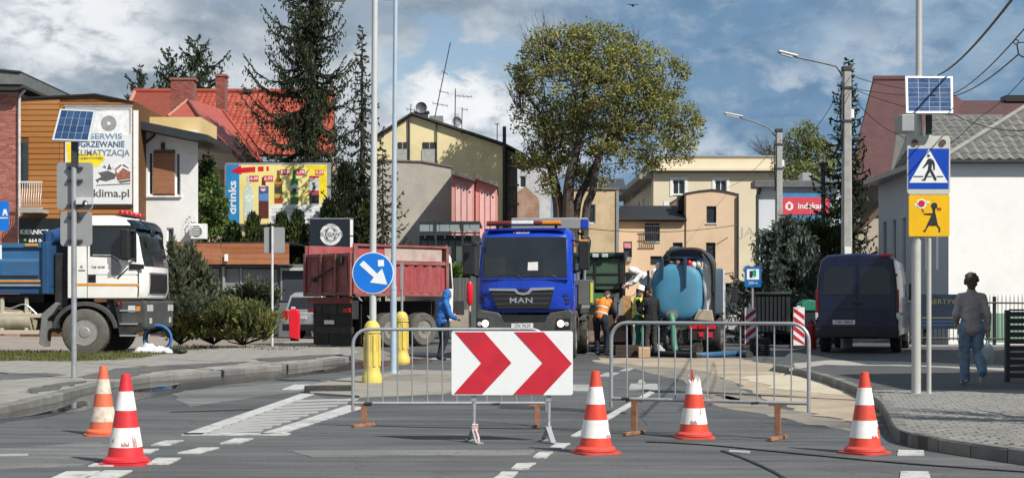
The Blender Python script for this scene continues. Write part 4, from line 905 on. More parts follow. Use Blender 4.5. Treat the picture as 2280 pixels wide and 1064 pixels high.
MB().add(vs, fs).build('cab', whitet2, t, smooth=True, bevel=.012)
def fs_pt(u, z):
    fz_ = [(1.4, -.03), (1.6, .03), (2.2, .02), (2.9, -.14), (3.2, -.28), (3.4, -.5)]
    for (z0, o0), (z1, o1) in zip(fz_, fz_[1:]):
        if z <= z1: o_ = o0 + (o1 - o0) * (z - z0) / (z1 - z0); break
    w = hw * (1 - .04 * max(0, (z - 2.2))); a = abs(u); dy = .04 if a < .4 else .04 - .05 * (a - .4) / .46 if a < .86 else -.01 - (a - .86) * 1.0
    return (u * w, yf + o_ + dy + .012, z)
def front_patch(name, m, u0, u1, z0, z1, parent=t, off=0.0, nz=4, th_=.02, bevel=0):
    us = sorted({u0, u1, *[u for u in (-.86, -.4, .4, .86) if u0 < u < u1]}); zs = [z0 + (z1 - z0) * i / nz for i in range(nz + 1)]; mb = MB(); O = Vector((0, off, 0)); B = Vector((0, off - th_, 0))
    P = lambda u, z, v: tuple(Vector(fs_pt(u, z)) + v)
    for i in range(len(us) - 1):
        for j in range(nz):
            mb.add([P(us[i], zs[j], O), P(us[i], zs[j + 1], O), P(us[i + 1], zs[j + 1], O), P(us[i + 1], zs[j], O)], [(0,1,2,3)])
    for i in range(len(us) - 1):
        for z in (z0, z1): mb.add([P(us[i], z, O), P(us[i + 1], z, O), P(us[i + 1], z, B), P(us[i], z, B)], [(0,1,2,3)])
    for u in (u0, u1):
        for j in range(nz): mb.add([P(u, zs[j], O), P(u, zs[j + 1], O), P(u, zs[j + 1], B), P(u, zs[j], B)], [(0,1,2,3)])
    return mb.build(name, m, parent, smooth=True)
front_patch('windscreen', glassd, -.93, .93, 2.18, 3.14)
front_patch('sun_visor', mat('tinted_visor', (.01,.018,.03), .15), -.95, .95, 3.08, 3.3, off=.10, th_=.06)
front_patch('grille', black, -.62, .62, 1.52, 1.98, off=.012); front_patch('grille_trim', chrome, -.66, .66, 1.995, 2.03, off=.014, nz=1); front_patch('grille_trim', chrome, .635, .66, 1.50, 1.99, off=.013, nz=2)
mb = MB(); mb.prism([(-hw * 1.0, .66), (hw, .66), (hw * 1.015, 1.34), (-hw * 1.015, 1.34)], 'y', yf - .55, yf + .10); mb.build('bumper', bodyg, t, bevel=.05)
for s in (1, -1):
    for a, b, z0, z1, m in ((.70, .93, 1.08, 1.24, lampm), (1.0, 1.17, 1.08, 1.24, lampm), (.80, .98, .78, .92, lampm)): pbox('headlight', m, t, s * a, s * b, yf + .07, yf + .112, z0, z1, .012)
    pbox('corner_lamp', amber, t, s * (hw - .01), s * (hw + .022), yf - .16, yf - .06, 1.09, 1.2, .006)
    pbox('side_lamp', lampm, t, s * (hw + .0), s * (hw + .026), yf - .36, yf - .18, 1.06, 1.22, .01)
hp = lambda pts: [(py(x), pz(y)) for x, y in pts]
s = 1
for s in (1, -1):
    mb = MB(); mb.prism(hp([(207,505),(299,505),(303,516),(304,580),(268,577),(250,567),(207,566)]), 'x', s * hw * .95, s * (hw + .006)); mb.build('door_window', glassd, t, bevel=.012)
    mb = MB(); mb.prism(hp([(205,502),(301,502),(306,514),(307,583),(303,583),(302,517),(298,507),(209,507),(209,568),(250,569),(268,580),(268,583),(250,572),(205,570)]), 'x', s * hw * .97, s * (hw + .009)); mb.build('window_seal', black, t)
    for pts in (hp([(197.4,507),(198.6,507),(198.6,662),(197.4,662)]), hp([(311.4,590),(312.6,590),(312.6,660),(311.4,660)]), hp([(198,611),(312,611),(312,611.8),(198,611.8)])): MB().prism(pts, 'x', s * hw * .99, s * (hw + .003)).build('door_seam', black, t)
    MB().prism(hp([(170,631),(313,632),(313,637),(170,636.5)]), 'x', s * hw * .99, s * (hw + .004)).build('orange_stripe', orange, t)
    MB().prism(hp([(200,612),(217,612),(217,629),(200,629)]), 'x', s * hw * .99, s * (hw + .008)).build('handle_recess', black, t); pbox('door_handle', black, t, s * (hw + .008), s * (hw + .03), py(202), py(216), pz(619), pz(615.5))
    MB().prism(hp([(243,569),(252,571),(262,580),(270,584),(274,594),(273,604),(267,611),(262,612),(262,620),(252,617),(243,619),(244,607),(248,603),(244,596),(246,590),(243,586)]), 'x', s * hw * .99, s * (hw + .004)).build('door_emblem', mat('grey_print', (.30,.30,.30), .5), t)
    MB().prism(hp([(263,619),(288,596),(290,598),(266,622)]), 'x', s * hw * .99, s * (hw + .004)).build('door_line', black, t)
    MB().prism(hp([(292,587),(324,589),(324,599),(292,600)]), 'x', s * hw * .99, s * (hw + .03)).build('corner_trim', black, t, bevel=.01)
    # mudguard, steps
    arc = [(py(192) + .80 * math.cos(a) * 1.02, .58 + .74 * math.sin(a)) for a in [R(8 + 164 * i / 14) for i in range(15)]]; arc2 = [(y * .88, .56 + (z - .56) * .86) for y, z in arc]
    MB().prism(arc + arc2[::-1], 'x', s * .75, s * (hw + .02)).build('mudguard', bodyg, t, bevel=.012)
    MB().prism([(.70, 1.36), (1.42, 1.36), (1.42, .62), (1.0, .50), (.84, .52), (.80, .9)], 'x', s * .95, s * (hw + .004)).build('step_panel', chassis, t, bevel=.012)
    for z in (1.10, .78, .50): pbox('step', steel, t, s * (hw - .1), s * (hw + .035), .86, 1.30, z - .02, z + .02, .006)
    MB().tube([(s * (hw + .012), .845, 1.26), (s * (hw + .03), .83, 1.26), (s * (hw + .03), .83, 1.31)], .03, 8).build('marker_lamp', redl, t)
    MB().prism([(-.80, 1.0), (-.62, 1.26), (-.72, 1.3), (-1.05, 1.02), (-1.12, .30), (-.98, .22), (-.92, .9)], 'x', s * .8, s * (hw + .01)).build('rear_mudguard', mat('grey_plastic', (.17,.17,.165), .6, 0, .15, 6, dirt=(.25,.23,.2), dirt_amt=.4), t, bevel=.012)
    wheel(t, s * 1.07, 0, .575, .34, s, rim=mat('aluminium_wheel', (.36,.35,.335), .5, .4, .15, 9, dirt=(.2,.19,.17), dirt_amt=.5), tyre=mat('dusty_tyre', (.10,.095,.085), .9, 0, .2, 7, dirt=(.16,.15,.13), dirt_amt=.5))
    wheel(t, s * 1.02, -3.6, .55, .5, s); wheel(t, s * 1.02, -4.95, .55, .5, s)
    # mirrors
    mb = MB(); mb.box(s * (hw + .06), s * (hw + .28), py(278), py(298), pz(580), pz(511)); m_ = mb.build('mirror', black, t, bevel=.04); MB().tube([(s * hw, py(304), pz(514)), (s * (hw + .15), py(290), pz(516))], .025, 8).build('mirror_arm', black, m_); MB().tube([(s * hw, py(304), pz(578)), (s * (hw + .15), py(290), pz(576))], .025, 8).build('mirror_arm', black, m_)
text('door_lettering', 'TGS 18.500', black, t, .05, (hw + .006, py(222), pz(595)), rot=(R(90), 0, R(90)), depth=.002)
MB().prism(hp([(178,601),(193,601),(193,603.4),(178,603.4)]), 'x', hw * .99, hw + .004).build('badge', black, t); MB().tube([(hw * .99, py(185), pz(594)), (hw + .005, py(185), pz(594))], .038, 14).build('badge', mat('grey_badge', (.3,.3,.3), .4), t)
MB().ball((.95, yf + .16, 2.98), (.13, .05, .11), 12, 8).build('front_mirror', black, t, smooth=True)
MB().tube([(.75, yf - .2, 3.3), (.92, yf + .12, 3.06)], .018, 6).build('front_mirror_arm', black, t)
lb = MB(); lb.box(-.75, .95, yf - .75, yf - .5, 3.42, 3.44); lbo = lb.build('light_bar', dsteel, t)
for i in range(5): MB().lathe([(.075, 0), (.075, .06), (.05, .10), (0, .11)], 12, (.85 - i * .38, yf - .62, 3.44), 'z').build('beacon', redl, lbo, smooth=True)
# tipper and chassis
btip = mat('tipper_blue_paint', (.035,.125,.27), .45, 0, .15, 2, dirt=(.05,.10,.17), dirt_amt=.6, dirt_scale=1.5); btip2 = mat('tipper_blue_dark', (.02,.07,.17), .5, 0, .15, 2, dirt=(.03,.06,.1), dirt_amt=.6)
pbox('tipper_floor', btip2, t, -1.25, 1.25, -5.6, -.82, 1.52, 1.66)
for s in (1, -1):
    MB().prism([(1.25 * s, 1.66), (1.27 * s, 1.66), (1.27 * s, 2.58), (1.33 * s, 2.62), (1.33 * s, 2.72), (1.22 * s, 2.72), (1.22 * s, 1.66)], 'y', -5.6, -.98).build('tipper_side', btip, t, bevel=.008)
    MB().prism([(1.271 * s, 1.9), (1.33 * s, 1.95), (1.33 * s, 2.28), (1.271 * s, 2.36)], 'y', -5.5, -1.1).build('side_swage', btip, t)
    MB().box(1.272 * s, 1.30 * s, -5.5, -1.05, 1.79, 1.84).build('orange_strip', orange, t)
    MB().box(1.272 * s, 1.30 * s, -5.5, -1.03, 1.69, 1.74).build('grey_strip', steel, t)
    pbox('corner_post', btip2, t, s * 1.20, s * 1.36, -1.0, -.84, 1.5, 2.76, .02); pbox('orange_marker', orange, t, s * 1.331, s * 1.35, -1.42, -1.1, 2.655, 2.715)
    for z in (.98, .58): MB().box(s * 1.16, s * 1.20, -3.0, -1.02, z - .05, z + .05).build('guard_rail', mat('beige_guard_rail', (.48,.43,.33), .6, 0, .1, 4, dirt=(.3,.27,.21), dirt_amt=.4), t, bevel=.006)
    for y in (-1.45, -2.05, -2.7): MB().box(s * 1.10, s * 1.155, y - .04, y + .04, .5, 1.42).build('guard_post', _M['beige_guard_rail'], t)
    MB().tube([(s * .95, -2.55, .86), (s * .95, -1.35, .86)], .27, 18).build('air_tank', mat('beige_tank', (.42,.37,.28), .6, 0, .15, 3, dirt=(.2,.17,.13), dirt_amt=.7), t, smooth=True)
    MB().tube(smooth_curve([(s * 1.1, -1.2, 1.0), (s * 1.15, -1.5, 1.25), (s * 1.12, -1.9, 1.15), (s * 1.1, -2.3, 1.3)], 5), .02, 6).build('air_line', steel, t)
pbox('tipper_front', btip2, t, -1.25, 1.25, -.96, -.83, 1.66, 3.0, .02); pbox('cab_gap_unit', chassis, t, -1.0, 1.05, -.8, -.46, 1.1, 2.5, .03)
mb = MB(); [mb.box(s * .4 - .05, s * .4 + .05, -5.7, 1.3, .95, 1.3) for s in (1, -1)]; mb.box(-1.1, 1.1, -.1, .1, .5, .66); mb.box(-1.1, 1.1, -3.7, -3.5, .45, .65); mb.box(-1.1, 1.1, -5.05, -4.85, .45, .65); mb.box(-.95, .95, -5.6, -1.1, 1.30, 1.5); mb.box(-1.1, 1.1, .5, 1.3, .85, 1.38); mb.build('chassis', chassis, t, kind='stuff')
MB().tube([(1.2, -.9, 2.86), (.2, -.9, 2.95), (-1.1, -.9, 2.9)], [.17, .22, .18], 12).build('rolled_tarpaulin', mat('blue_tarpaulin', (.012,.05,.16), .55, 0, .35, 3, bump=.4), t, smooth=True)

# ================= dusty red tipper truck seen from behind
f = Vector((.735, .678)); th = hdg(f.x, f.y); rv = Vector((.678, -.735)); D = 45.4; cp = W(787, 0, D)
t = thing('red_tipper_truck', 'dusty red tipper truck seen from behind with its ribbed side towards us', 'truck', (cp.x - 1.2 * rv.x, D - 1.2 * rv.y, 0), th)
z1_, z2_, z3_ = 1.60, 2.84, 3.10; L_ = 3.65
mb = MB(); mb.box(-1.16, 1.16, .06, L_, z1_ - .02, z1_ + .1); mb.build('tipper_floor', redt, t)
tg = MB(); tg.box(-1.2, 1.2, -.05, .03, z1_, z2_ - .02); tgo = tg.build('tailgate', redt, t, bevel=.01)
for x in (-1.16, -.32, .42, 1.15): pbox('tailgate_post', redt, tgo, x - .055, x + .055, -.13, -.051, z1_ - .06, z2_, .015)
for z in (z1_ + .02, z2_ - .06): pbox('tailgate_rail', redt, tgo, -1.19, 1.19, -.10, -.052, z - .05, z + .05, .012)
for x0, x1 in ((-1.0, -.42), (-.2, .32), (.52, 1.05)):
    mb = MB(); mb.tube([(x0 + .06, -.058, z1_ + .2), (x0 + .06, -.058, z2_ - .22), (x1 - .1, -.058, z2_ - .2), (x1 - .06, -.058, z1_ + .22)], .018, 6); mb.build('pressed_edge', redt, tgo)
MB().tube([(-.62, -.17, z1_ + .46), (.35, -.16, z1_ + .78)], .035, 8).build('latch_bar', chassis, tgo); MB().tube([(-.62, -.1, z1_ + .46), (-.62, -.19, z1_ + .46)], .09, 10).build('latch_hub', chassis, tgo); pbox('latch_box', chassis, tgo, .55, .78, -.16, -.06, z2_ - .35, z2_ - .12, .02)
for s in (1, -1):
    MB().box(s * 1.14, s * 1.20, .04, L_, z1_, z3_).build('tipper_side', redt2, t, bevel=.008)
    MB().box(s * 1.20, s * 1.275, .04, L_, z3_ - .07, z3_).build('top_rail', redt, t, bevel=.01); MB().box(s * 1.20, s * 1.275, .04, L_, 2.50, 2.60).build('mid_rail', redt, t, bevel=.01); MB().box(s * 1.2, s * 1.26, .04, L_, z1_ - .06, z1_ + .05).build('bottom_rail', redt, t, bevel=.01)
    pbox('worn_panel', mat('worn_plywood', (.42,.35,.31), .8, 0, .15, 3, dirt=(.38,.16,.15), dirt_amt=.7, dirt_scale=2.2), t, s * 1.201, s * 1.222, 1.15, L_ - .25, 2.62, z3_ - .09)
    pbox('slot', black, t, s * 1.2, s * 1.262, L_ - .20, L_ - .14, 2.66, z3_ - .12); pbox('front_post', redt, t, s * 1.2, s * 1.27, L_ - .1, L_ + .02, z1_, z3_, .012); pbox('rear_post', redt, t, s * 1.2, s * 1.27, -.04, .12, z1_, z3_, .012)
    for i in range(9):
        y = .38 + i * .36; MB().prism([(1.2 * s, y - .16), (1.275 * s, y - .05), (1.275 * s, y + .05), (1.2 * s, y + .16)], 'z', z1_ + .05, 2.48).build('side_rib', redt2, t)
MB().box(-1.2, 1.2, L_ - .06, L_, z1_, z3_ + .05).build('headboard', redt, t)
mb = MB(); [mb.box(s * .4 - .05, s * .4 + .05, -.0, 5.0, .95, 1.4) for s in (1, -1)]; mb.box(-.85, 1.12, 0.0, .25, .86, 1.52); [mb.box(-1.0, 1.0, y - .08, y + .08, .42, .6) for y in (1.5, 2.75)]; mb.build('chassis', chassis, t, kind='stuff')
pbox('underrun_bar', chassis, t, -.82, 1.15, -.05, .06, .42, .62, .01); pbox('rear_beam', mat('red_dark', (.18,.03,.03), .6), t, -1.1, 1.1, -.04, .02, 1.32, 1.5)
for s in (1, -1):
    pbox('mud_flap', mat('mud_flap_rubber', (.018,.018,.019), .8, 0, .2, 3), t, s * .12, s * (1.17 if s > 0 else .8), .3, .33, .1, 1.3); pbox('tail_light', redl, t, s * .75, s * 1.08, -.055, .0, 1.05, 1.18, .01)
    pbox('rear_flap', _M['mud_flap_rubber'], t, s * .02, s * (1.16 if s > 0 else .8), -.03, -.012, .06, 1.02)
    for y in (1.45, 2.75): wheel(t, s * (.93 if s > 0 else .66), y, .52, .52, s, tyre=_M['dusty_tyre'])
pbox('number_plate', plate, t, -.2, .3, -.06, -.05, .70, .82)
mb = MB(); mb.prism([(L_ + .12, .75), (L_ + .55, .75), (L_ + .58, 1.75), (L_ + .5, 2.75), (L_ + .4, 2.9), (L_ + .12, 2.9)], 'x', -1.12, .85); mb.build('cab', whitet2, t, bevel=.06)
MB().prism([(L_ + .25, 1.8), (L_ + .5, 1.8), (L_ + .42, 2.6), (L_ + .25, 2.6)], 'x', .851, .865).build('cab_window', glassd, t); pbox('air_intake', whitet2, t, .70, 1.05, L_ + .04, L_ + .11, 1.4, 2.75, .02)

# ================= silver car behind the shrubs
D = 56.0; f = Vector((.50, .866)); p = W(668, 0, D)
t = thing('silver_car', 'silver estate car parked behind the shrubs, seen from its rear corner', 'car', (p.x, D + .6, 0), hdg(f.x, f.y))
silver = mat('silver_paint', (.46,.47,.48), .35, .4, .06, 3, coat=.4)
body = [(-.02, .35), (-.06, .75), (.0, 1.02), (.18, 1.60), (.45, 1.72), (1.6, 1.78), (2.5, 1.70), (3.35, 1.12), (4.3, .95), (4.45, .60), (4.42, .32)]
mb = MB(); lay = []
for (x, k) in ((-.88, .96), (-.86, 1.0), (.86, 1.0), (.88, .96)): lay.append(x)
secs = [(-.90, .0), (-.84, .03)]
mb.prism([(y, z if z < 1.1 else 1.05) for y, z in body if z <= 1.13], 'x', -.90, .90); mb.build('lower_body', silver, t, bevel=.07, smooth=True)
mb = MB(); up = [(.02, 1.0), (.20, 1.60), (.45, 1.72), (1.6, 1.78), (2.4, 1.70), (3.3, 1.03)]
vs = [(-.86 + .13 * (z - 1.0) / .75, y, z) for y, z in up] + [(.86 - .13 * (z - 1.0) / .75, y, z) for y, z in up]; n = len(up)
mb.add(vs, [tuple(range(n)), tuple(reversed(range(n, 2 * n)))] + [(i, n + i, n + (i + 1) % n, (i + 1) % n) for i in range(n)]); mb.build('cabin', silver, t, bevel=.05, smooth=True)
mb = MB(); mb.slab([(-.70, .045, 1.10), (.70, .045, 1.10), (.62, .175, 1.54), (-.62, .175, 1.54)], .02); mb.build('rear_window', glassd, t)
for s in (1, -1):
    P = lambda y, z: (s * (.862 - .13 * (z - 1.0) / .75 + .006), y, z)
    for pts in (((.28, 1.12), (1.15, 1.12), (1.15, 1.58), (.42, 1.58)), ((1.25, 1.12), (2.1, 1.12), (2.05, 1.6), (1.25, 1.6)), ((2.2, 1.12), (3.0, 1.12), (2.4, 1.56), (2.2, 1.58))):
        q_ = [P(*a) for a in pts]; MB().slab(q_ if s > 0 else q_[::-1], .02).build('side_window', glassd, t)
    for y in (.85, 3.5): wheel(t, s * .80, y, .33, .22, s, rim=mat('car_alloy_rim', (.45,.45,.46), .4, .5, .1, 6))
    MB().box(s * .62, s * .885, -.085, .02, .72, 1.05).build('tail_light', redl, t, bevel=.02)
pbox('rear_bumper', black, t, -.88, .88, -.10, .1, .30, .55, .04); pbox('number_plate', plate, t, -.25, .25, -.078, -.06, .75, .86)
D = 53.5; p = W(656, 0, D)
t = thing('red_container', 'bright red upright plastic container at the rear corner of the silver car', 'container', (p.x, D, 0))
MB().prism([(-.17, .12), (.17, .05), (.19, .95), (.12, 1.12), (-.14, 1.12), (-.19, .98)], 'y', -.16, .16).build('body', redlit, t, bevel=.04); pbox('lid', mat('pale_pink_lid', (.6,.4,.4), .5), t, -.12, .02, -.1, .1, 1.121, 1.2, .02)
MB().tube([(-.15, 0, .06), (.15, 0, .06)], .06, 10).build('wheel', black, t)

# ================= dark blue van from behind
f = Vector((.30, .954)); th = hdg(f.x, f.y); D = 37.2; p = W(1908, 0, D)
t = thing('dark_blue_van', 'dark navy panel van parked half on the right pavement, seen from behind', 'van', (p.x, D, ZR), th)
navy = mat('van_navy_paint', (.005,.011,.040), .3, 0, .2, 2, coat=.25, spec=.35, dirt=(.010,.016,.036), dirt_amt=.4, dirt_scale=1.2)
Z0 = 2.42
def vsec(y, w, z0, z1, rr=.28): return [(-w, y, z0), (w, y, z0), (w + .02, y, 1.0), (w - .05, y, z1 - .5), (w - .12, y, z1 - .15), (w - rr, y, z1 - .02), (0, y, z1 + .02), (-w + rr, y, z1 - .02), (-w + .12, y, z1 - .15), (-w + .05, y, z1 - .5), (-w - .02, y, 1.0)]
S_ = [vsec(0, .97, .42, Z0 - .05), vsec(.08, .99, .42, Z0), vsec(3.9, .99, .42, Z0), vsec(4.4, .97, .42, Z0 - .12)]
S_ += [[(x * .96, 5.2, min(z, 1.35 + (z - 1.35) * .25) if z > 1.35 else z) for x, _, z in S_[1]], [(x * .9, 5.85, min(z, 1.08) if z > .8 else z) for x, _, z in S_[1]]]
n = 11; vs = [v for r_ in S_ for v in r_]; fs = [(i * n + k, (i + 1) * n + k, (i + 1) * n + (k + 1) % n, i * n + (k + 1) % n) for i in range(len(S_) - 1) for k in range(n)] + [tuple(range(n)), tuple(reversed(range((len(S_) - 1) * n, len(S_) * n)))]
MB().add(vs, fs).build('body', navy, t, bevel=.02, smooth=True)
for s in (1, -1):
    d = MB(); d.slab([(s * .93, -.012, .62), (s * .015, -.012, .62), (s * .015, -.012, 2.20), (s * .74, -.012, 2.20), (s * .87, -.012, 2.0), (s * .91, -.012, 1.4)][::(-1 if s > 0 else 1)], .015); do = d.build('rear_door', navy, t, bevel=.008)
    w_ = MB(); w_.slab([(s * .82, -.02, 1.42), (s * .07, -.02, 1.42), (s * .07, -.02, 2.10), (s * .70, -.02, 2.10), (s * .79, -.02, 1.95)][::(-1 if s > 0 else 1)], .012); w_.build('door_window', mat('black_tinted_glass', (.008,.011,.016), .08, 0, .2, 2, spec=.6), do, bevel=.01)
    MB().box(s * .935, s * .995, -.03, .10, 1.0, 1.55).build('tail_light', mat('dark_red_lens', (.16,.008,.01), .2, 0, .2, 9), t, bevel=.015); MB().box(s * .935, s * 1.0, -.03, .1, .82, .99).build('reversing_light', lampm, t, bevel=.012)
    for z in (.85, 1.9): MB().box(s * .86, s * .96, -.03, -.005, z - .03, z + .03).build('hinge', black, t)
    wheel(t, s * .86, 1.1, .34, .25, s); wheel(t, s * .86, 4.75, .34, .25, s)
    MB().slab([(s * .985, 3.15, 1.40), (s * .985, 4.25, 1.40), (s * .93, 4.05, 1.98), (s * .93, 3.15, 1.98)][::(1 if s > 0 else -1)], .02).build('cab_window', glassd, t)
    MB().box(s * 1.02, s * 1.20, 4.15, 4.28, 1.3, 1.75).build('mirror', black, t, bevel=.03)
    MB().box(s * .955, s * 1.016, .35, 4.0, .92, .99).build('side_strip', black, t)
    MB().box(s * .975, s * 1.0, 1.6, 3.0, 1.0, 1.03).build('slide_rail', black, t)
    MB().slab([(s * .993, 1.65, 1.1), (s * .993, 2.95, 1.1), (s * .905, 2.95, 2.12), (s * .905, 1.65, 2.12)][::(1 if s > 0 else -1)], .02).build('side_panel', navy, t, bevel=.006)
pbox('rear_bumper', mat('bumper_black', (.014,.015,.018), .5, 0, .15, 3), t, -1.0, 1.0, -.11, .1, .36, .62, .04); pbox('rear_step', black, t, -.5, .5, -.14, -.1, .40, .50, .01)
pl = pbox('number_plate', plate, t, -.58, -.04, -.026, -.012, .70, .81, .003); text('plate_lettering', 'CIN 58AE', black, pl, .075, (-.31, -.027, .755), depth=.002)
pbox('handle_bar', black, t, -.10, .12, -.035, -.012, 1.18, 1.24, .008); pbox('brake_light', redlit, t, .55, .85, -.012, .03, Z0 - .07, Z0 - .01, .01); pbox('door_strip', black, t, -.9, .9, -.022, -.012, 1.05, 1.075)

# ================= vacuum tanker at the dig
D = 40.0; p = W(1508, 0, D); f = Vector((.17, .985))
t = thing('vacuum_tanker', 'blue vacuum tanker with hoses and rack, seen from behind at the dig', 'truck', (p.x, D, 0), hdg(f.x, f.y))
tb = mat('tank_blue_paint', (.06,.23,.37), .55, 0, .15, 1.6, dirt=(.10,.20,.26), dirt_amt=.7, dirt_scale=2.2); tdark = mat('rack_dark_blue', (.02,.045,.09), .5, 0, .2, 4)
def ell(rx, rz, cz, n=36, e=.68): return [(math.copysign(abs(math.cos(a)) ** e, math.cos(a)) * rx, cz + math.copysign(abs(math.sin(a)) ** e, math.sin(a)) * rz) for a in [2 * math.pi * i / n for i in range(n)]]
cz = 1.62; rings = [(.0, .45), (.025, .74), (.06, .90), (.11, .965), (.18, 1.0), (4.2, 1.0), (4.35, .8)]; mb = MB(); o = 0; n = 36
for y, k in rings: mb.v += [(x, y, z) for x, z in [(a * 1, b) for a, b in ell(.66 * k, .76 * k, cz)]]
for i in range(len(rings) - 1):
    for k in range(n): mb.f.append((i * n + k, (i + 1) * n + k, (i + 1) * n + (k + 1) % n, i * n + (k + 1) % n)); mb.mi.append(0)
mb.f += [tuple(range(n)), tuple(reversed(range((len(rings) - 1) * n, len(rings) * n)))]; mb.mi += [0, 0]
mb.build('tank', tb, t, smooth=True)
mb = MB(); e1, e2 = ell(.69, .79, cz), ell(.62, .72, cz)
for y0 in (.26, 2.2): 
    o = len(mb.v); mb.v += [(x, y0 + yy, z) for yy in (0, .07) for x, z in ell(.70, .80, cz)]
    for k in range(n): mb.f.append((o + k, o + n + k, o + n + (k + 1) % n, o + (k + 1) % n)); mb.mi.append(0)
    mb.f += [tuple(o + k for k in range(n)), tuple(o + n + k for k in reversed(range(n)))]; mb.mi += [0, 0]
mb.build('tank_bands', tb, t, kind='stuff')
for x in (-.40, .20): MB().prism([(x - .04, 2.52), (x + .05, 2.52), (x + .035, 1.98 if x < 0 else 1.75), (x - .02, 1.93 if x < 0 else 1.72)], 'y', -.07, .12).build('rear_strut', tdark, t, bevel=.01)
MB().lathe([(.15, -.02), (.15, -.10), (.11, -.10), (.11, -.22), (0, -.22)], 20, (-.14, .05, 1.02), 'y').build('outlet_valve', mat('valve_grey', (.25,.22,.19), .5, .3, .2, 8), t, smooth=True)
MB().tube(smooth_curve([(-.14, -.15, 1.02), (-.12, -.3, .95), (-.08, -.34, .7), (-.06, -.45, .35), (.0, -.6, .1)], 5), .075, 10).build('green_hose', mat('green_hose_rubber', (.06,.25,.17), .5, 0, .2, 6), t, smooth=True)
# rack with hoses over the top and down the right side
MB().box(-.35, .65, .1, 3.6, 2.50, 2.62).build('rack', tdark, t, bevel=.02); MB().box(-.30, .62, .05, .35, 2.62, 2.72).build('hose_tray', tdark, t, bevel=.03)
hs = mat('ribbed_grey_hose', (.10,.115,.14), .5, 0, .25, 30); hb = mat('black_hose', (.02,.02,.022), .5, 0, .2, 8)
for k in range(4):
    y = .05 + .11 * k; MB().tube(smooth_curve([(-.28 + .04 * k, y, 2.46), (-.18, y, 2.68 + .03 * k), (.2, y, 2.74), (.62, y, 2.70), (.86 + .02 * k, y, 2.45), (.93, y, 2.1), (.93, y, 1.6 - .1 * k)], 6), .055, 8).build('hose', hs if k % 2 else hb, t, smooth=True)
MB().tube([(-.22, .1, 2.50), (-.30, .0, 2.60), (-.38, .05, 2.48), (-.30, .12, 2.38), (-.22, .08, 2.46)], .06, 8).build('hose_end', hb, t, smooth=True)
pbox('rack_post', black, t, .88, .98, .1, .2, .55, 2.25, .015); pbox('rack_post', black, t, -.80, -.74, .1, .16, .9, 2.2)
wht = mat('white_hose_sleeve', (.60,.59,.57), .7, 0, .15, 5, dirt=(.3,.29,.28), dirt_amt=.6)
for k in range(4): MB().tube(smooth_curve([(.72 + .04 * k, .25, 2.42), (.70 + .05 * k, .2, 2.0), (.74 + .04 * k, .15, 1.6), (.78 + .03 * k, .2, 1.15 + .08 * k)], 5), .055, 8).build('white_hose', wht, t, smooth=True)
for k, (x, z, m) in enumerate(((-.32, 2.33, redl), (.0, 2.34, mat('red_brown_fitting', (.22,.07,.05), .6)), (.30, 2.35, redl), (.55, 2.32, wht), (.42, 2.30, wht), (-.5, 2.28, wht))): MB().ball((x, .18, z + .03), (.085, .1, .11), 10, 8).build('fitting', m, t, smooth=True)
mb = MB(); [mb.box(s * .4 - .05, s * .4 + .05, .0, 6.0, .7, .95) for s in (1, -1)]; mb.box(-.95, .95, .0, .2, .55, .82); mb.build('chassis', chassis, t, kind='stuff')
for s in (1, -1):
    for y in (1.3, 2.6): wheel(t, s * .85, y, .5, .5, s)
    pbox('rear_mudguard', chassis, t, s * .6, s * 1.1, .6, 3.4, 1.02, 1.07)
pbox('cab', whitet2, t, -1.05, 1.05, 4.6, 6.3, .8, 2.35, .08)
MB().tube([(1.05, 5.9, 2.2), (1.28, 5.9, 2.25), (1.3, 5.9, 1.9)], .02, 6).build('mirror_arm', black, t); pbox('mirror', black, t, 1.22, 1.42, 5.8, 5.95, 1.35, 1.85, .03)
tl = pbox('light_board', chassis, t, .28, 1.02, -.12, -.06, .38, .78, .01)
for x0, x1, z0, z1, m in ((.30, .52, .66, .76, redlit), (.54, .74, .66, .76, redl), (.76, 1.0, .66, .76, redlit), (.56, .68, .46, .58, redlit), (.78, .92, .44, .58, redlit)): pbox('tail_light', m, tl, x0, x1, -.15, -.121, z0, z1, .01)
MB().prism([(.42, .90), (.95, .86), (.90, 1.16), (.55, 1.18)], 'y', -.05, .3).build('tool_locker', mat('beige_locker', (.42,.36,.28), .7, 0, .15, 4), t, bevel=.02)

# ================= backhoe loader behind the blue truck
D = 45.5; p = W(1325, 0, D); f = Vector((-.12, -.993))
t = thing('backhoe_loader', 'green and black cabbed backhoe loader with a rusty bucket at the dig', 'digger', (p.x, D, 0), hdg(f.x, f.y))
grn = mat('digger_green', (.03,.12,.04), .5, 0, .2, 3, dirt=(.1,.1,.06), dirt_amt=.4); gglass = mat('green_tinted_glass', (.07,.11,.075), .08, 0, .3, 1.2, spec=.6)
for x in (-.78, .78):
    for y in (.0, -1.3): MB().box(x - .06, x + .06, y - .06, y + .06, 1.2, 2.68).build('cab_pillar', black, t, bevel=.015)
MB().box(-.88, .88, -1.42, .14, 2.68, 2.84).build('cab_roof', mat('roof_dark_green', (.015,.035,.025), .5), t, bevel=.05)
MB().box(-.72, .72, .0, .02, 1.75, 2.66).build('front_window', gglass, t); MB().box(-.72, .72, -1.32, -1.30, 1.6, 2.66).build('back_window', gglass, t)
for x in (-.78, .78): MB().box(x - .01, x + .01, -1.22, -.08, 1.5, 2.66).build('side_window', gglass, t)
for x in (-.30, -.02): MB().box(x - .09, x + .09, .14, .19, 2.69, 2.80).build('work_lamp', lampm, t, bevel=.015)
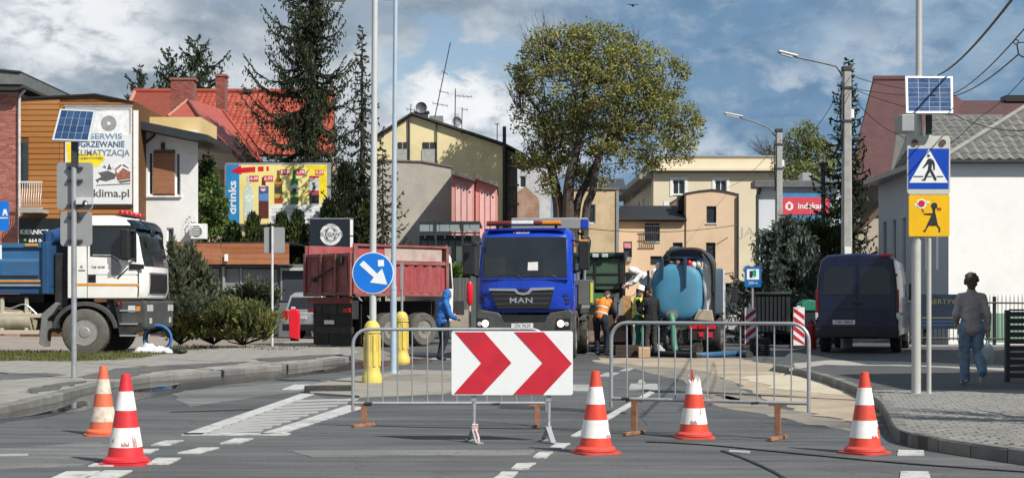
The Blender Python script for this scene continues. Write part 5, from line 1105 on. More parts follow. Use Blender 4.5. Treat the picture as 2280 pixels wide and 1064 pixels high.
MB().prism([(-1.4, .8), (1.5, .8), (1.6, 1.35), (.1, 1.62), (-1.4, 1.5)], 'x', -.62, .62).build('body', mat('digger_dark_body', (.02,.035,.022), .5, 0, .2, 3, dirt=(.08,.075,.06), dirt_amt=.5), t, bevel=.05)
MB().prism([(.2, 1.45), (1.45, 1.28), (1.5, 1.36), (.2, 1.64)], 'x', -.45, .45).build('bonnet', grn, t, bevel=.03)
for z in (1.9, 2.2): MB().box(-.72, .72, .021, .045, z - .025, z + .025).build('window_bar', black, t)
MB().box(-.03, .03, .021, .05, 1.76, 2.65).build('window_bar', black, t)
MB().ball((.1, -.65, 2.0), (.22, .2, .35), 12, 8).build('seat_back', black, t, smooth=True)
for s in (1, -1):
    wheel(t, s * .85, -1.0, .72, .42, s, rim=orange); wheel(t, s * .80, 1.1, .45, .32, s, rim=orange)
    MB().bar((s * .68, -.1, 1.55), (s * .68, 1.3, 1.45), .10, .2).build('loader_arm', bodyg, t, bevel=.01); MB().bar((s * .68, 1.3, 1.45), (s * .68, 2.1, .75), .10, .2).build('loader_arm', bodyg, t, bevel=.01)
MB().prism([(2.0, .95), (2.25, 1.0), (2.15, .55), (2.5, .25), (3.0, .28), (2.98, .22), (2.4, .16), (2.0, .45)], 'x', -1.05, .6).build('bucket', mat('rusty_bucket', (.16,.115,.09), .7, .2, .3, 4, dirt=(.25,.16,.11), dirt_amt=.6), t, bevel=.012)
for x in (-1.05, .57): MB().prism([(2.0, .95), (2.25, 1.0), (3.0, .28), (2.98, .22), (2.4, .16), (2.0, .45)], 'x', x, x + .03).build('bucket_cheek', _M['rusty_bucket'], t)
MB().tube([(-.9, .2, 2.2), (-1.0, .3, 2.0), (-1.0, .3, 1.75)], .02, 6).build('mirror_arm', black, t); pbox('mirror', black, t, -1.12, -.92, .25, .32, 1.9, 2.25, .02)
pbox('exhaust', chassis, t, .45, .53, .9, .98, 1.5, 2.1)
# ------------------------------------------------------------------ buildings
def bld(name, label, x0, x1, d, cat='building', group=None): return thing(name, label, cat, ((W(x0, 0, d).x + W(x1, 0, d).x) / 2, d, 0), 0, group)
def facade(root, x0, yt, x1, d, m, depth=6.0, ops=(), name='wall', top=None, rev=.14, z0=0.0, fm=None, pm=None, label=None, ray=False):
    """front wall at distance d (photo columns x0..x1, top row yt) with real openings, sides and back; ops: (x0,y0,x1,y1[,mullions]) in photo pixels"""
    X0, X1, Z1 = W(x0, 0, d).x, W(x1, 0, d).x, W(0, yt, d).z; mb = MB(); O = Vector((X0, d, z0)); U = Vector((1, 0, 0))
    wo = [(W(a, 0, d).x - X0, W(0, b, d).z - z0, W(c, 0, d).x - X0, W(0, y, d).z - z0) for a, y, c, b in [o[:4] for o in ops]]
    wall_grid(mb, O, U, X1 - X0, Z1 - z0, wo, rev)
    Y = d + depth; B0 = X0 * Y / d if ray and X0 > 0 else X0; B1 = X1 * Y / d if ray and X1 < 0 else X1
    mb.add([(X0, d, z0), (X0, d, Z1), (B0, Y, Z1), (B0, Y, z0)], [(0,1,2,3)]); mb.add([(X1, d, z0), (B1, Y, z0), (B1, Y, Z1), (X1, d, Z1)], [(0,1,2,3)])
    mb.add([(B0, Y, z0), (B0, Y, Z1), (B1, Y, Z1), (B1, Y, z0)], [(0,1,2,3)]); mb.add([(X0, d, Z1), (X1, d, Z1), (B1, Y, Z1), (B0, Y, Z1)], [(0,1,2,3)])
    if top:   # gable or arched outline above the wall top, photo pixels
        mb.prism([(W(x, y, d).x, W(x, y, d).z) for x, y in top], 'y', d, Y)
    w = mb.build(name, m, root, world=True, label=label)
    for o, q_ in zip(ops, wo): window(root, O, U, *q_, fm or pvcw, pm or glassw, rev, .055, o[4] if len(o) > 4 else 1, sill=pvcw if len(o) > 5 else None)
    return w
def block(name, m, root, x0, y0, x1, y1, d, th, bevel=0, label=None):
    """box given by a photo rectangle at distance d and a thickness away from us"""
    return MB().box(W(x0,0,d).x, W(x1,0,d).x, d, d + th, W(0,y1,d).z, W(0,y0,d).z).build(name, m, root, world=True, bevel=bevel, label=label)
def pipe(name, m, root, pts, d, r, n=8):
    return MB().tube([W(x, y, d) for x, y in pts], r, n).build(name, m, root, world=True, smooth=True)
def field(root, name, m, rows, lim, m2=None):
    """many alike pieces from world-space corner lists: each becomes an object up to lim, the rest one joined part"""
    for k, (v, f) in enumerate(rows[:lim]): MB().add(v, f).build(name, m, root, world=True)
    if len(rows) > lim:
        mb = MB(); [mb.add(v, f) for v, f in rows[lim:]]; mb.build(name + 's', m, root, world=True, kind='stuff')
BOXF = [(0,3,2,1),(4,5,6,7),(0,1,5,4),(1,2,6,5),(2,3,7,6),(3,0,4,7)]
def pieces(root, name, m, cells, origin_d, lim=300):
    """boxes facing us, all of one size class share a mesh; cells: (x0,z0,x1,z1,y0,y1) in metres"""
    cache = {}; rest = MB(); nrest = 0
    inv = ROOT[root].inverted()
    for k, (x0, z0, x1, z1, y0, y1) in enumerate(cells):
        if k < lim:
            key = (round(x1 - x0, 3), round(z1 - z0, 3), round(y1 - y0, 3)); c = inv @ Vector(((x0 + x1) / 2, (y0 + y1) / 2, (z0 + z1) / 2))
            if key in cache: inst(cache[key], root, c)
            else:
                a, b, e = (x1 - x0) / 2, (z1 - z0) / 2, (y1 - y0) / 2; o = MB().box(-a, a, -e, e, -b, b).build(name, m, root); o.location = c; cache[key] = o
        else: rest.box(x0, x1, y0, y1, z0, z1); nrest += 1
    if nrest: rest.build(name + 's', m, root, world=True, kind='stuff')
rb_ = random.Random(11)
fasc = mat('dark_metal_fascia', (.035,.038,.042), .5, .2, .15, 3)
# ---- brick building at the far left
d = 60.0
t = bld('brick_building', 'red brick building with a dark overhanging eave at the left edge', -120, 42, d)
mortar = mat('mortar', (.36,.30,.265), .9, 0, .12, 6)
facade(t, -160, 206, 41, d, mortar, 6)
brm = mat('red_brick', (.36,.135,.105), .85, 0, .2, 9, rnd=.22, bump=.3)
cells = []; X1 = W(41, 0, d).x; z = .05; i = 0
while z < W(0, 208, d).z - .07:
    x = X1 - (.0 if i % 2 else .125) - .002
    if i % 2 == 0: cells.append((X1 - .118, z, X1 - .002, z + .066, d - .009, d + .02))
    while x > W(-8, 0, d).x: cells.append((x - .24, z, x, z + .066, d - .009 + rb_.uniform(-.002, .002), d + .02)); x -= .25
    z += .077; i += 1
cells.sort(key=lambda c: -c[1]); pieces(t, 'brick', brm, cells, d)
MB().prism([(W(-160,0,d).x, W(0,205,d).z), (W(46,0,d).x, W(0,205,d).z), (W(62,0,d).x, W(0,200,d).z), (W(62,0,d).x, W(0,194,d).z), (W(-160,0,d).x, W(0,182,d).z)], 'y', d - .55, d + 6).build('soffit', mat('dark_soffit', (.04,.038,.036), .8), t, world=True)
MB().prism([(W(-160,0,d).x, W(0,190,d).z), (W(60,0,d).x, W(0,193,d).z), (W(61,0,d).x, W(0,170,d).z), (W(-160,0,d).x, W(0,148,d).z)], 'y', d - .62, d + 6).build('fascia', mat('grey_fascia', (.14,.15,.145), .6), t, world=True)
MB().prism([(W(-160,0,d).x, W(0,150,d).z), (W(57,0,d).x, W(0,168,d).z), (W(57,0,d).x, W(0,164,d).z), (W(-160,0,d).x, W(0,143,d).z)], 'y', d - .68, d + 6).build('roof', fasc, t, world=True)
pipe('downpipe', mat('pale_downpipe', (.50,.50,.49), .5), t, [(56, 200), (44, 214), (43, 240), (43, 560), (43, 640)], d - .09, .055)
# blue street sign and white board by the corner
D = 31.0
t = thing('blue_sign', 'blue sign with white symbol cut by the left edge of the view', 'sign', (W(-14, 0, D).x, D, ZL)); flat('panel', [rect(-50, 448, 19, 514, 4)], D, .03, blue, t); flat('symbol', [[(5,480),(8,466),(14,466),(17,480),(13.5,480),(13,476),(9,476),(8.5,480)], [(-30,484),(17,484),(17,486.5),(-30,486.5)], [(-40,462),(-4,462),(-4,480),(-40,480)]], D - .005, .006, whitet, t)
MB().tube([(0, .06, 0), (0, .06, 3.4)], .035, 10).build('post', steel, t); flat('white_board', [rect(-50, 545, 3, 577)], D, .03, whitet, t)
# ---- wood-clad building with billboard
d = 60.15
t = bld('wood_clad_building', 'orange-brown wood-clad building behind the white truck, with a small iron balcony', 45, 300, d)
wood = mat('orange_wood_plank', (.37,.155,.042), .6, 0, .14, 2, rnd=.12, streak=6.0, dirt=(.28,.12,.04), dirt_amt=.4); wood2 = mat('plank_gap', (.12,.055,.02), .8)
facade(t, 42, 230, 307, d, wood2, 8, top=[(42,230),(307,230),(296,227),(213,211),(42,221)])
cells = []
for s0, s1 in ((46, 133), (134, 295.5)):
    y = 489.0
    while y > 214:
        xa, xb = s0, s1; yt = y - 11.4
        lim = lambda x: 221 - (x - 40) * 10 / 173 if x < 213 else 211 + (x - 213) * 16 / 83
        if yt < 232:
            yt = max(yt, max(lim(xa), lim(xb)) + 2)
        if y - yt > 3:
            for a, b in (((max(xa, 64), xb), (0, 0)) if (s0 == 46 and 318 < y < 420) else ((xa, xb), (0, 0))):
                if b > a: cells.append((W(a,0,d).x, W(0,y - .8,d).z, W(b,0,d).x, W(0,yt,d).z, d - .03 - (.012 if s0 > 100 else 0) + rb_.uniform(-.003,.003), d + .0))
        y -= 12.2
pieces(t, 'plank', wood, cells, d)
MB().prism([(W(x,0,d).x, W(0,y,d).z) for x, y in ((40,222.5),(213,213),(297,229.5),(297,226),(213,209),(40,218))], 'y', d - .10, d + 8).build('roof_edge', black, t, world=True)
block('corner_panel', whitep, t, 297, 246, 307.5, 600, d - .06, .06)
block('balcony_door_frame', dsteel, t, 44, 317, 63, 418, d - .05, .05); block('balcony_door', glassw, t, 46, 321, 59, 416, d - .062, .02)
block('balcony_floor', concrete, t, 40, 466, 92, 473, d - 1.0, .95)
iron = mat('white_iron_railing', (.62,.60,.56), .5); bx = MB()
block('balcony_rail', iron, t, 40, 403.5, 94, 407, d - 1.02, .05); block('balcony_rail', iron, t, 40, 462, 94, 465, d - 1.02, .05)
src = None
for i in range(9):
    p = W(50 + i * 5.2, 0, d - 1.0); r_ = MB().tube(smooth_curve([(0, 0, W(0,405,d-1).z), (0, .0, W(0,425,d-1).z), (.02, -.14, W(0,442,d-1).z), (.01, -.10, W(0,455,d-1).z), (0, 0, W(0,463,d-1).z)], 4), .016, 5) if src is None else None
    if src is None: src = r_.build('baluster', iron, t); src.location = ROOT[t].inverted() @ Vector((p.x, p.y, 0))
    else: inst(src, t, ROOT[t].inverted() @ Vector((p.x, p.y, 0)))
block('ground_floor', mat('dark_ground_floor', (.03,.03,.032), .5), t, 44, 492, 200, 700, d - .02, .02)
t = thing('shop_sign', 'black shop sign with white lettering and a green phone number, below the balcony', 'sign', W(90, 520, d - .3)); flat('panel', [rect(42, 486, 130, 551)], d - .3, .25, mat('black_sign_panel', (.012,.016,.015), .4), t)
text('sign_lettering', 'KIERNICZ.', whitep, t, 10.5 * S(d), W(78, 517, d - .305), depth=.01, bold=.02, sx=.98, world=True); text('phone_lettering', '664 046', whitep, t, 8 * S(d), W(84, 536, d - .305), depth=.01, bold=.02, sx=1.1, world=True); text('phone_symbol', '\u2022', mat('sign_green', (.1,.45,.1), .5), t, 14 * S(d), W(56, 535, d - .305), depth=.01, bold=.03, world=True)
D = d - .12
t = thing('heating_billboard', 'white billboard advertising heating and air conditioning with a fan picture and a snowy house', 'billboard', W(220, 345, D))
flat('panel', [rect(145, 238, 293, 455)], D, .09, mat('print_white', (.66,.68,.68), .5, 0, .03, 3), t); flat('panel_edge', [rect(143, 454.5, 295, 459)], D - .02, .1, fasc, t); flat('panel_edge', [rect(143, 234.5, 295, 238)], D - .02, .1, steel, t)
pd = D - .004; gr = lambda v: mat('print_grey_%d' % v, (v / 100,) * 3, .5, 0, .25, 14)
flat('fan_print', [rect(170, 248, 286, 303, 5)], pd, .0045, mat('print_pale', (.74,.75,.75), .5), t); flat('fan_rotor_print', [disc(242, 275, 17.5, 26)], pd - .004, .0045, gr(30), t); flat('fan_hub_print', [disc(242, 275, 4, 14)], pd - .008, .0045, _M['print_pale'], t)
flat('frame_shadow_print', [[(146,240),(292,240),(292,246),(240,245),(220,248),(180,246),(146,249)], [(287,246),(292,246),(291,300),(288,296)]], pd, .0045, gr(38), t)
navyp = mat('print_navy', (.05,.10,.22), .5)
text('line_lettering', 'OGRZEWANIE', navyp, t, 13.5 * S(D), W(221, 322, pd), depth=.004, bold=.03, sx=.92, world=True); text('line_lettering', 'KLIMATYZACJA', mat('print_slate', (.16,.2,.27), .5), t, 13.5 * S(D), W(228, 341, pd), depth=.004, bold=.03, sx=.92, world=True); text('line_lettering', 'SERWIS', mat('print_blue', (.16,.27,.42), .5), t, 12 * S(D), W(236, 304, pd - .004), depth=.004, bold=.02, sx=1.3, world=True)
flat('yellow_bubble_print', [disc(158, 338, 14, 20) , [(150,340),(222,340),(228,346),(235,355),(222,366),(218,372),(210,371),(206,364),(150,362)]][1:], pd, .0045, mat('print_yellow', (.80,.62,.02), .5), t); flat('yellow_corner_print', [rect(148, 318, 172, 339.5)], pd, .0045, _M['print_yellow'], t)
text('bubble_lettering', 'PIECE I KLIMATYZATORY', gr(12), t, 4.5 * S(D), W(194, 353, pd - .004), depth=.003, bold=.02, world=True)
flat('house_roof_print', [[(250,372),(268,358),(288,370),(286,376),(268,366),(254,377)], [(258,380),(275,366),(292,378),(292,384),(274,374),(262,386)]], pd - .008, .0045, gr(80 - 6), t)
flat('house_print', [[(256,377),(268,367),(290,380),(290,398),(262,402),(258,392)]], pd - .004, .0045, mat('print_house', (.30,.12,.08), .6, 0, .5, 16), t)
flat('tree_print', [[(238,378),(243,364),(249,378)], [(218,385),(240,380),(258,388),(256,398),(236,404),(216,400),(226,393)], [(212,400),(222,398),(218,408)], [(228,372),(234,368),(236,376)], [(262,404),(290,400),(291,404),(268,408)], [(214,412),(290,408),(290,410.5),(214,414)]], pd, .0045, gr(10), t)
text('web_lettering', 'klima.pl', gr(8), t, 17.5 * S(D), W(248, 431, pd), depth=.004, bold=.02, sx=1.1, world=True)
# ---- white house wing beside it
d = 61.5
t = bld('white_house', 'white rendered house wing with brown roller shutter and dark sloping eave', 308, 440, d)
wr = mat('white_render', (.70,.70,.685), .85, 0, .05, 1.2, bump=.15, dirt=(.5,.49,.46), dirt_amt=.3)
facade(t, 307, 290, 441, d, wr, 4, ray=True, ops=[(329,338,341,434,0), (390,340,402,436,0), (371,507,387,536,0)], fm=pvcw)
block('shutter_box', mat('shutter_dark', (.10,.05,.03), .6), t, 342, 334, 389, 341, d - .07, .07)
sh = mat('brown_shutter', (.30,.135,.07), .6, 0, .12, 3, rnd=.08); pieces(t, 'shutter_slat', sh, [(W(342,0,d).x, W(0,431 - i * 5.6,d).z, W(389,0,d).x, W(0,431 - i * 5.6 - 5.2,d).z, d - .045, d + .0) for i in range(16)], d)
block('shutter_edge', _M['shutter_dark'], t, 342, 432, 389, 436, d - .05, .05); block('window_ledge', whitep, t, 328, 436, 404, 439, d - .1, .1)
MB().prism([(W(x,0,d).x, W(0,y,d).z) for x, y in ((298,268),(338,278),(474,306),(474,320),(440,318),(338,297),(298,288))], 'y', d - .9, d + 4.2).build('eave', fasc, t, world=True, bevel=.02)
pipe('downpipe', fasc, t, [(346, 292), (344, 302), (310, 330), (308, 345), (308, 500), (308, 640)], d - .1, .05); block('wall_lamp', black, t, 358, 318, 366, 332, d - .12, .12)
MB().box(W(300,0,d).x, W(440,0,d).x, d + .6, d + 4, W(0,300,d).z, W(0,257,d).z).build('parapet', mat('cream_yellow_render', (.60,.45,.21), .85, 0, .06, 1.5, bump=.1), t, world=True)
block('ac_unit', whitep, t, 424, 498, 458, 532, d - .5, .4, .02); flat('ac_grille', [disc(438, 515, 12, 20)], d - .52, .02, gr(20), t); pieces(t, 'ac_louvre', whitep, [(W(427,0,d).x, W(0,504 + i * 5,d).z, W(450,0,d).x, W(0,502.6 + i * 5,d).z, d - .535, d - .5) for i in range(5)], d)
# ---- red tiled house
d = 85.8
t = bld('red_roof_house', 'house with a bright red tiled hip roof and two brick chimneys', 270, 745, d)
tilem = mat('red_roof_tile', (.33,.062,.036), .6, 0, .16, 2, rnd=.2, dirt=(.22,.05,.035), dirt_amt=.4); tileu = mat('roof_underlay', (.20,.045,.025), .8); rsm = mat('smooth_red_roof_sheet', (.32,.075,.055), .6, 0, .12, 1.5, dirt=(.26,.06,.045), dirt_amt=.5)
def roof_plane(root, A, B, C, D_, tw, tl, m, under, skip=lambda u, v, p: False, lim=300, name='roof_tile', prio=None):
    """A-B eave left to right, D_-C ridge left to right: rows of curved tiles on a sloping slab"""
    A, B, C, D_ = map(Vector, (A, B, C, D_)); MB().slab([A, B, C, D_], .12).build('roof', under, root, world=True)
    up = ((D_ + C) / 2 - (A + B) / 2); Ls = up.length; ur = (B - A).normalized(); un = up - ur * up.dot(ur); Ls = un.length; un.normalize(); nm = ur.cross(un).normalized()
    rows = int(Ls / tl); cand = []
    def xlim(s): f = s / Ls; l = A.lerp(D_, f); r_ = B.lerp(C, f); return (l - A).dot(ur), (r_ - A).dot(ur)
    for j in range(rows):
        s = j * tl; a, b = xlim(s + tl * .5); i0 = math.ceil(a / tw); i1 = math.floor(b / tw)
        for i in range(i0, i1):
            p = A + ur * (i + .5) * tw + un * s
            if skip(i * tw, s, p): continue
            cand.append((prio(p) if prio else 0, p))
    cand.sort(key=lambda c: c[0]); M3 = Matrix((ur, un, nm)).transposed()
    def shape(mb, M):
        V = []; seg = 4
        for (s, k) in ((-.02, .05), (tl * 1.05, .028)):
            for q_ in range(seg + 1):
                u = -.5 + q_ / seg; V.append(M @ Vector((u * tw, s, k + .034 * math.cos(u * 2 * math.pi))))
            for q_ in range(seg + 1): u = -.5 + q_ / seg; V.append(M @ Vector((u * tw, s, .0)))
        n = seg + 1; F = []
        for q_ in range(seg): F.append((q_, q_ + 1, 2 * n + q_ + 1, 2 * n + q_)); F.append((q_, n + q_, n + q_ + 1, q_ + 1))
        F += [(0, 2 * n, 3 * n, n), (seg, n + seg, 3 * n + seg, 2 * n + seg)]; mb.add(V, F)
    src = None; inv = ROOT[root].inverted(); rot = M3.to_euler()
    for k, (_, p) in enumerate(cand[:lim]):
        if src is None:
            mb = MB(); shape(mb, Matrix()); src = mb.build(name, m, root); src.location = inv @ p; src.rotation_euler = rot
        else: inst(src, root, inv @ (p + nm * rb_.uniform(-.006, .006)), rot)
    if len(cand) > lim:
        mb = MB(); [shape(mb, Matrix.Translation(p) @ M3.to_4x4()) for _, p in cand[lim:]]; mb.build(name + 's', m, root, world=True, kind='stuff')
A, B, C, D_ = W(236, 345, 83.20), W(748, 345, 83.20), W(742, 205, 91.00), W(300, 204, 91.00)
def hid(u, v, p):
    px, py_ = XC + p.x * K / p.y, YH - (p.z - H) * K / p.y
    return (px < 440 and py_ > 264) or (px < 560 and py_ > 300 + (px - 480) * .8) or px < 262
roof_plane(t, A, B, C, D_, .305, .43, tilem, tileu, hid, 300, prio=lambda p: 0 if XC + p.x * K / p.y < 600 else 1)
pipe('ridge_tiles', tilem, t, [(298, 203.5), (744, 204)], 91.0, .16); MB().tube([W(300, 204, 91.00), W(240, 342, 83.46)], .12, 8).build('hip_tiles', mat('pale_ridge', (.42,.20,.15), .7), t, world=True)
MB().slab([W(236, 345, 83.20), W(300, 204, 91.00), W(300, 204, 96.20), W(230, 345, 104.00)][::-1], .1).build('side_roof', tileu, t, world=True)
MB().box(W(250,0, 85.80).x, W(740,0, 85.80).x, 86, 96, 0, W(0, 352, 83.85).z).build('wall', mat('beige_render', (.48,.38,.27), .85, 0, .1, 1), t, world=True)
MB().slab([W(742, 205, 91.00), W(300, 204, 91.00), W(236, 300, 101.40), W(748, 300, 101.40)], .1).build('back_roof', tileu, t, world=True)
# front wing with smooth red sheeting
P = lambda x, y, dd: W(x, y, dd)
MB().slab([P(418,223, 78.65), P(449,268, 76.05), P(552,372, 75.40), P(592,372, 78.65), P(497,246, 82.55), P(441,226, 81.90)], .10).build('wing_roof', rsm, t, world=True)
mb = MB(); mb.slab([P(372,260, 77.35), P(449,268, 76.18), P(418,223, 78.65)], .08); mb.build('wing_hip', tilem, t, world=True)
MB().tube([P(374,259, 77.35), P(418,222.5, 78.52)], .075, 8).build('wing_hip_tiles', _M['pale_ridge'], t, world=True); MB().tube([P(418,223, 78.52), P(450,268, 75.92), P(553,372, 75.27)], .07, 8).build('wing_verge', mat('dark_verge', (.16,.05,.04), .7), t, world=True)
MB().tube([P(497,246, 82.42), P(592,372, 78.52)], .07, 8).build('valley_tiles', tilem, t, world=True)
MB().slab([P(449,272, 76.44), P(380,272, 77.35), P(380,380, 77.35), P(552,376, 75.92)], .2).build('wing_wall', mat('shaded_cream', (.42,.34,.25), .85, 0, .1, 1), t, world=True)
chb = mat('chimney_mortar', (.20,.10,.085), .9); chbr = mat('chimney_brick', (.27,.085,.065), .85, 0, .2, 8, rnd=.2)
for (x0, x1, y0, y1, dd) in ((380, 431, 178, 244, 83.85), (480.5, 501, 170, 246, 86.45)):
    c = block('chimney', chb, t, x0, y0, x1, y1, dd, .8); s = S(dd); cells = []
    z = W(0, y1, dd).z; i = 0; w = W(x1,0,dd).x - W(x0,0,dd).x; X0 = W(x0,0,dd).x; nb_ = max(2, round(w / .25))
    while z < W(0, y0, dd).z - .07:
        bw = w / nb_
        for k in range(nb_ + (i % 2)):
            a = X0 + max(0, (k - (.5 if i % 2 else 0)) * bw); b = X0 + min(w, (k + (.5 if i % 2 else 1)) * bw); cells.append((a + .004, z, b - .004, z + .072, dd - .012, dd + .01))
        z += .084; i += 1
    for (cx0, cz0, cx1, cz1, cy0, cy1) in cells: MB().box(cx0, cx1, cy0, cy1, cz0, cz1).build('brick', chbr, c, world=True)
    block('chimney_cap', mat('chimney_cap', (.25,.12,.10), .8), t, x0 - 3, y0 - 5, x1 + 3, y0, dd - .06, .92)
block('roof_vent', dsteel, t, 540, 199, 560, 206, 90.4, .4)
# ---- low building with brown fascia and grey doors
d = 60.2
t = bld('low_garage_building', 'low flat building with a brown timber fascia above grey roller doors', 400, 648, d)
facade(t, 395, 588, 692, d, mat('grey_wall', (.13,.135,.14), .8, 0, .1, 1.5), 5)
fw = mat('brown_fascia_plank', (.33,.125,.055), .6, 0, .14, 2, rnd=.12, streak=.2); cells = []
for i in range(4):
    for a, b in ((398, 497), (498, 648)): cells.append((W(a,0,d).x, W(0,589 - i * 12.2,d).z, W(b,0,d).x, W(0,589 - i * 12.2 - 11.6,d).z, d - .55, d - .5))
pieces(t, 'fascia_plank', fw, cells, d); block('roof_slab', fasc, t, 396, 538.5, 650, 541, d - .56, 6); block('canopy_soffit', fasc, t, 397, 589.5, 649, 593, d - .5, .5)
gd = mat('grey_roller_slat', (.24,.25,.26), .5, .2, .08, 3, rnd=.06); dd_ = mat('dark_blue_slat', (.045,.055,.07), .5, .1, .1, 3, rnd=.08)
for a, b, m_, y0 in ((440, 488, gd, 598), (502, 534, gd, 598), (538, 618, gd, 600), (628, 690, dd_, 604)):
    block('door_frame', steel, t, a - 3, y0 - 4, a, 668, d - .09, .09); pieces(t, 'door_slat', m_, [(W(a,0,d).x, W(0,y0 + 5.6 + i * 6,d).z, W(b,0,d).x, W(0,y0 + i * 6,d).z, d - .05, d) for i in range(11)], d)
block('side_roof', mat('pale_roof_edge', (.42,.42,.41), .7), t, 624, 596, 692, 602, d - .3, 4); pipe('drain_pipe', steel, t, [(498, 592), (498, 660)], d - .16, .06); block('wall_light', whitep, t, 499, 566, 507, 582, d - .66, .1, .02)
# ---- drinks billboard
D = 66.0
t = thing('drinks_billboard', 'yellow drinks billboard with bottles, price tags and a red arrow, behind the hedge', 'billboard', (W(618, 0, D).x, D, 0))
zb = lambda pts: [(490 + x / 5.068, 350 + y / 5.068) for x, y in pts]
flat('panel', [rect(500, 362.5, 736, 500)], D, .16, steel, t); pd = D - .004
flat('yellow_print', [rect(533, 367, 728, 456), [(533,456),(600,456),(600,498),(533,498)]], pd, .0045, mat('poster_yellow', (.78,.64,.16), .5, 0, .05, 1.5, hue2=(.82,.72,.33)), t)
flat('deep_yellow_print', [zb([(960,92),(1205,92),(1205,440),(1110,470),(1120,300),(1000,140)])], pd - .004, .0045, mat('poster_deep_yellow', (.78,.62,.02), .5), t)
flat('blue_print', [rect(504, 367, 533, 498)], pd, .0045, mat('poster_blue', (.02,.22,.50), .5, 0, .2, .8), t); flat('white_print', [[(600,456),(728,456),(728,497),(600,497)]], pd, .0045, _M['print_pale'], t)
for y in (465, 472, 480, 488): flat('small_print', [rect(604, y, 724 - (y % 5) * 9, y + 1.2)], pd - .004, .0045, gr(45), t)
text('drinks_lettering', 'drinks', whitep, t, 17 * S(D), W(518, 440, pd), rot=(0, R(-90), R(90)) if False else (R(90), R(-90), 0), depth=.004, bold=.03, sx=1.28, world=True)
flat('red_arrow', [zb([(112,158),(240,92),(236,120),(398,108),(398,165),(240,178),(240,195)])], pd - .009, .005, redlit, t)
for q_ in ([(428,108),(492,106),(492,158),(428,160)], [(525,106),(550,106),(550,152),(525,156)]): flat('red_block', [zb(q_)], pd - .009, .005, redlit, t)
tagm = mat('price_red', (.55,.04,.06), .5)
for (x0, y0, x1, y1, tx) in ((330,210,435,275,'4.49'), (490,210,600,275,'6.99'), (678,140,778,200,'3.49'), (850,140,955,205,'3.79'), (1072,145,1170,200,'4.29')):
    g_ = flat('price_tag', [zb([(x0,y0),(x1,y0),(x1,y1),(x0,y1)])], pd - .0125, .005, tagm, t); c = zb([((x0 + x1) / 2, (y0 + y1) / 2)])[0]; text('price_lettering', tx, whitep, g_, 7 * S(D), W(c[0], c[1], pd - .013), depth=.003, bold=.03, sx=1.1, world=True)
def bottle(cx, top, bot, w, m, bands, neck=.3, can=False):
    h = bot - top; prof = [(.5, 1), (.5, .42), (.46, .33), (.2, .2), (.17, .03), (.17, 0)] if not can else [(.46, 1), (.5, .97), (.5, .06), (.42, 0)]
    pts = [(cx + w * a, top + h * b) for a, b in prof] + [(cx - w * a, top + h * b) for a, b in reversed(prof)]
    b_ = flat('bottle_print', [zb(pts)], pd - .009, .005, m, t)
    for y0, y1, bm_ in bands: flat('label_print', [zb([(cx - w * .49, top + h * y0), (cx + w * .49, top + h * y0), (cx + w * .49, top + h * y1), (cx - w * .49, top + h * y1)])], pd - .013, .0045, bm_, b_)
C3 = lambda n, c: mat('print_' + n, c, .5, 0, .3, 9)
bottle(322, 215, 690, 110, C3('clear_bottle', (.55,.63,.58)), ((.45,.62,C3('mint', (.66,.72,.68))),))
bottle(492, 225, 690, 112, C3('cola', (.10,.025,.025)), ((.22,.40,C3('blue_label', (.05,.09,.26))),(.40,.58,C3('blue_label2', (.10,.22,.50)))))
flat('round_logo_print', [zb(disc(486, 352, 34, 18))], pd - .0175, .0045, C3('pale_label', (.6,.55,.6)), t); flat('round_logo_print', [zb([(452,340),(520,336),(520,350),(452,355)])], pd - .0215, .0045, redp, t)
bottle(658, 150, 520, 88, C3('brown_glass', (.20,.10,.02)), ((.50,.68,C3('dark_label', (.05,.05,.03))),(.72,.84,C3('gold_label', (.45,.35,.08))),(.86,.98,C3('red_label', (.35,.05,.03))),(.33,.42,C3('amber_glass', (.5,.24,.03)))))
bottle(838, 150, 528, 92, C3('green_glass', (.05,.22,.06)), ((.45,.62,_M['print_pale_label']),(.72,.8,_M['print_gold_label']))); flat('round_logo_print', [zb(disc(842, 350, 46, 20))], pd - .0175, .0045, C3('cream_label', (.7,.68,.62)), t); flat('round_logo_print', [zb(disc(838, 375, 26, 16))], pd - .0215, .0045, _M['print_dark_label'], t)
bottle(1062, 212, 538, 112, C3('silver_can', (.55,.56,.58)), ((.50,.66,C3('red_label2', (.42,.07,.08))),(.66,.96,C3('black_can', (.025,.025,.03))),(.0,.07,redlit)), can=True); flat('figure_print', [zb([(1035,290),(1060,280),(1075,300),(1068,330),(1080,360),(1040,360),(1050,325)])], pd - .0175, .0045, gr(8), t)
for x in (520, 716): MB().box(W(x-4,0,D).x, W(x+4,0,D).x, D + .17, D + .3, 0, W(0,370,D).z).build('post', dsteel, t, world=True)
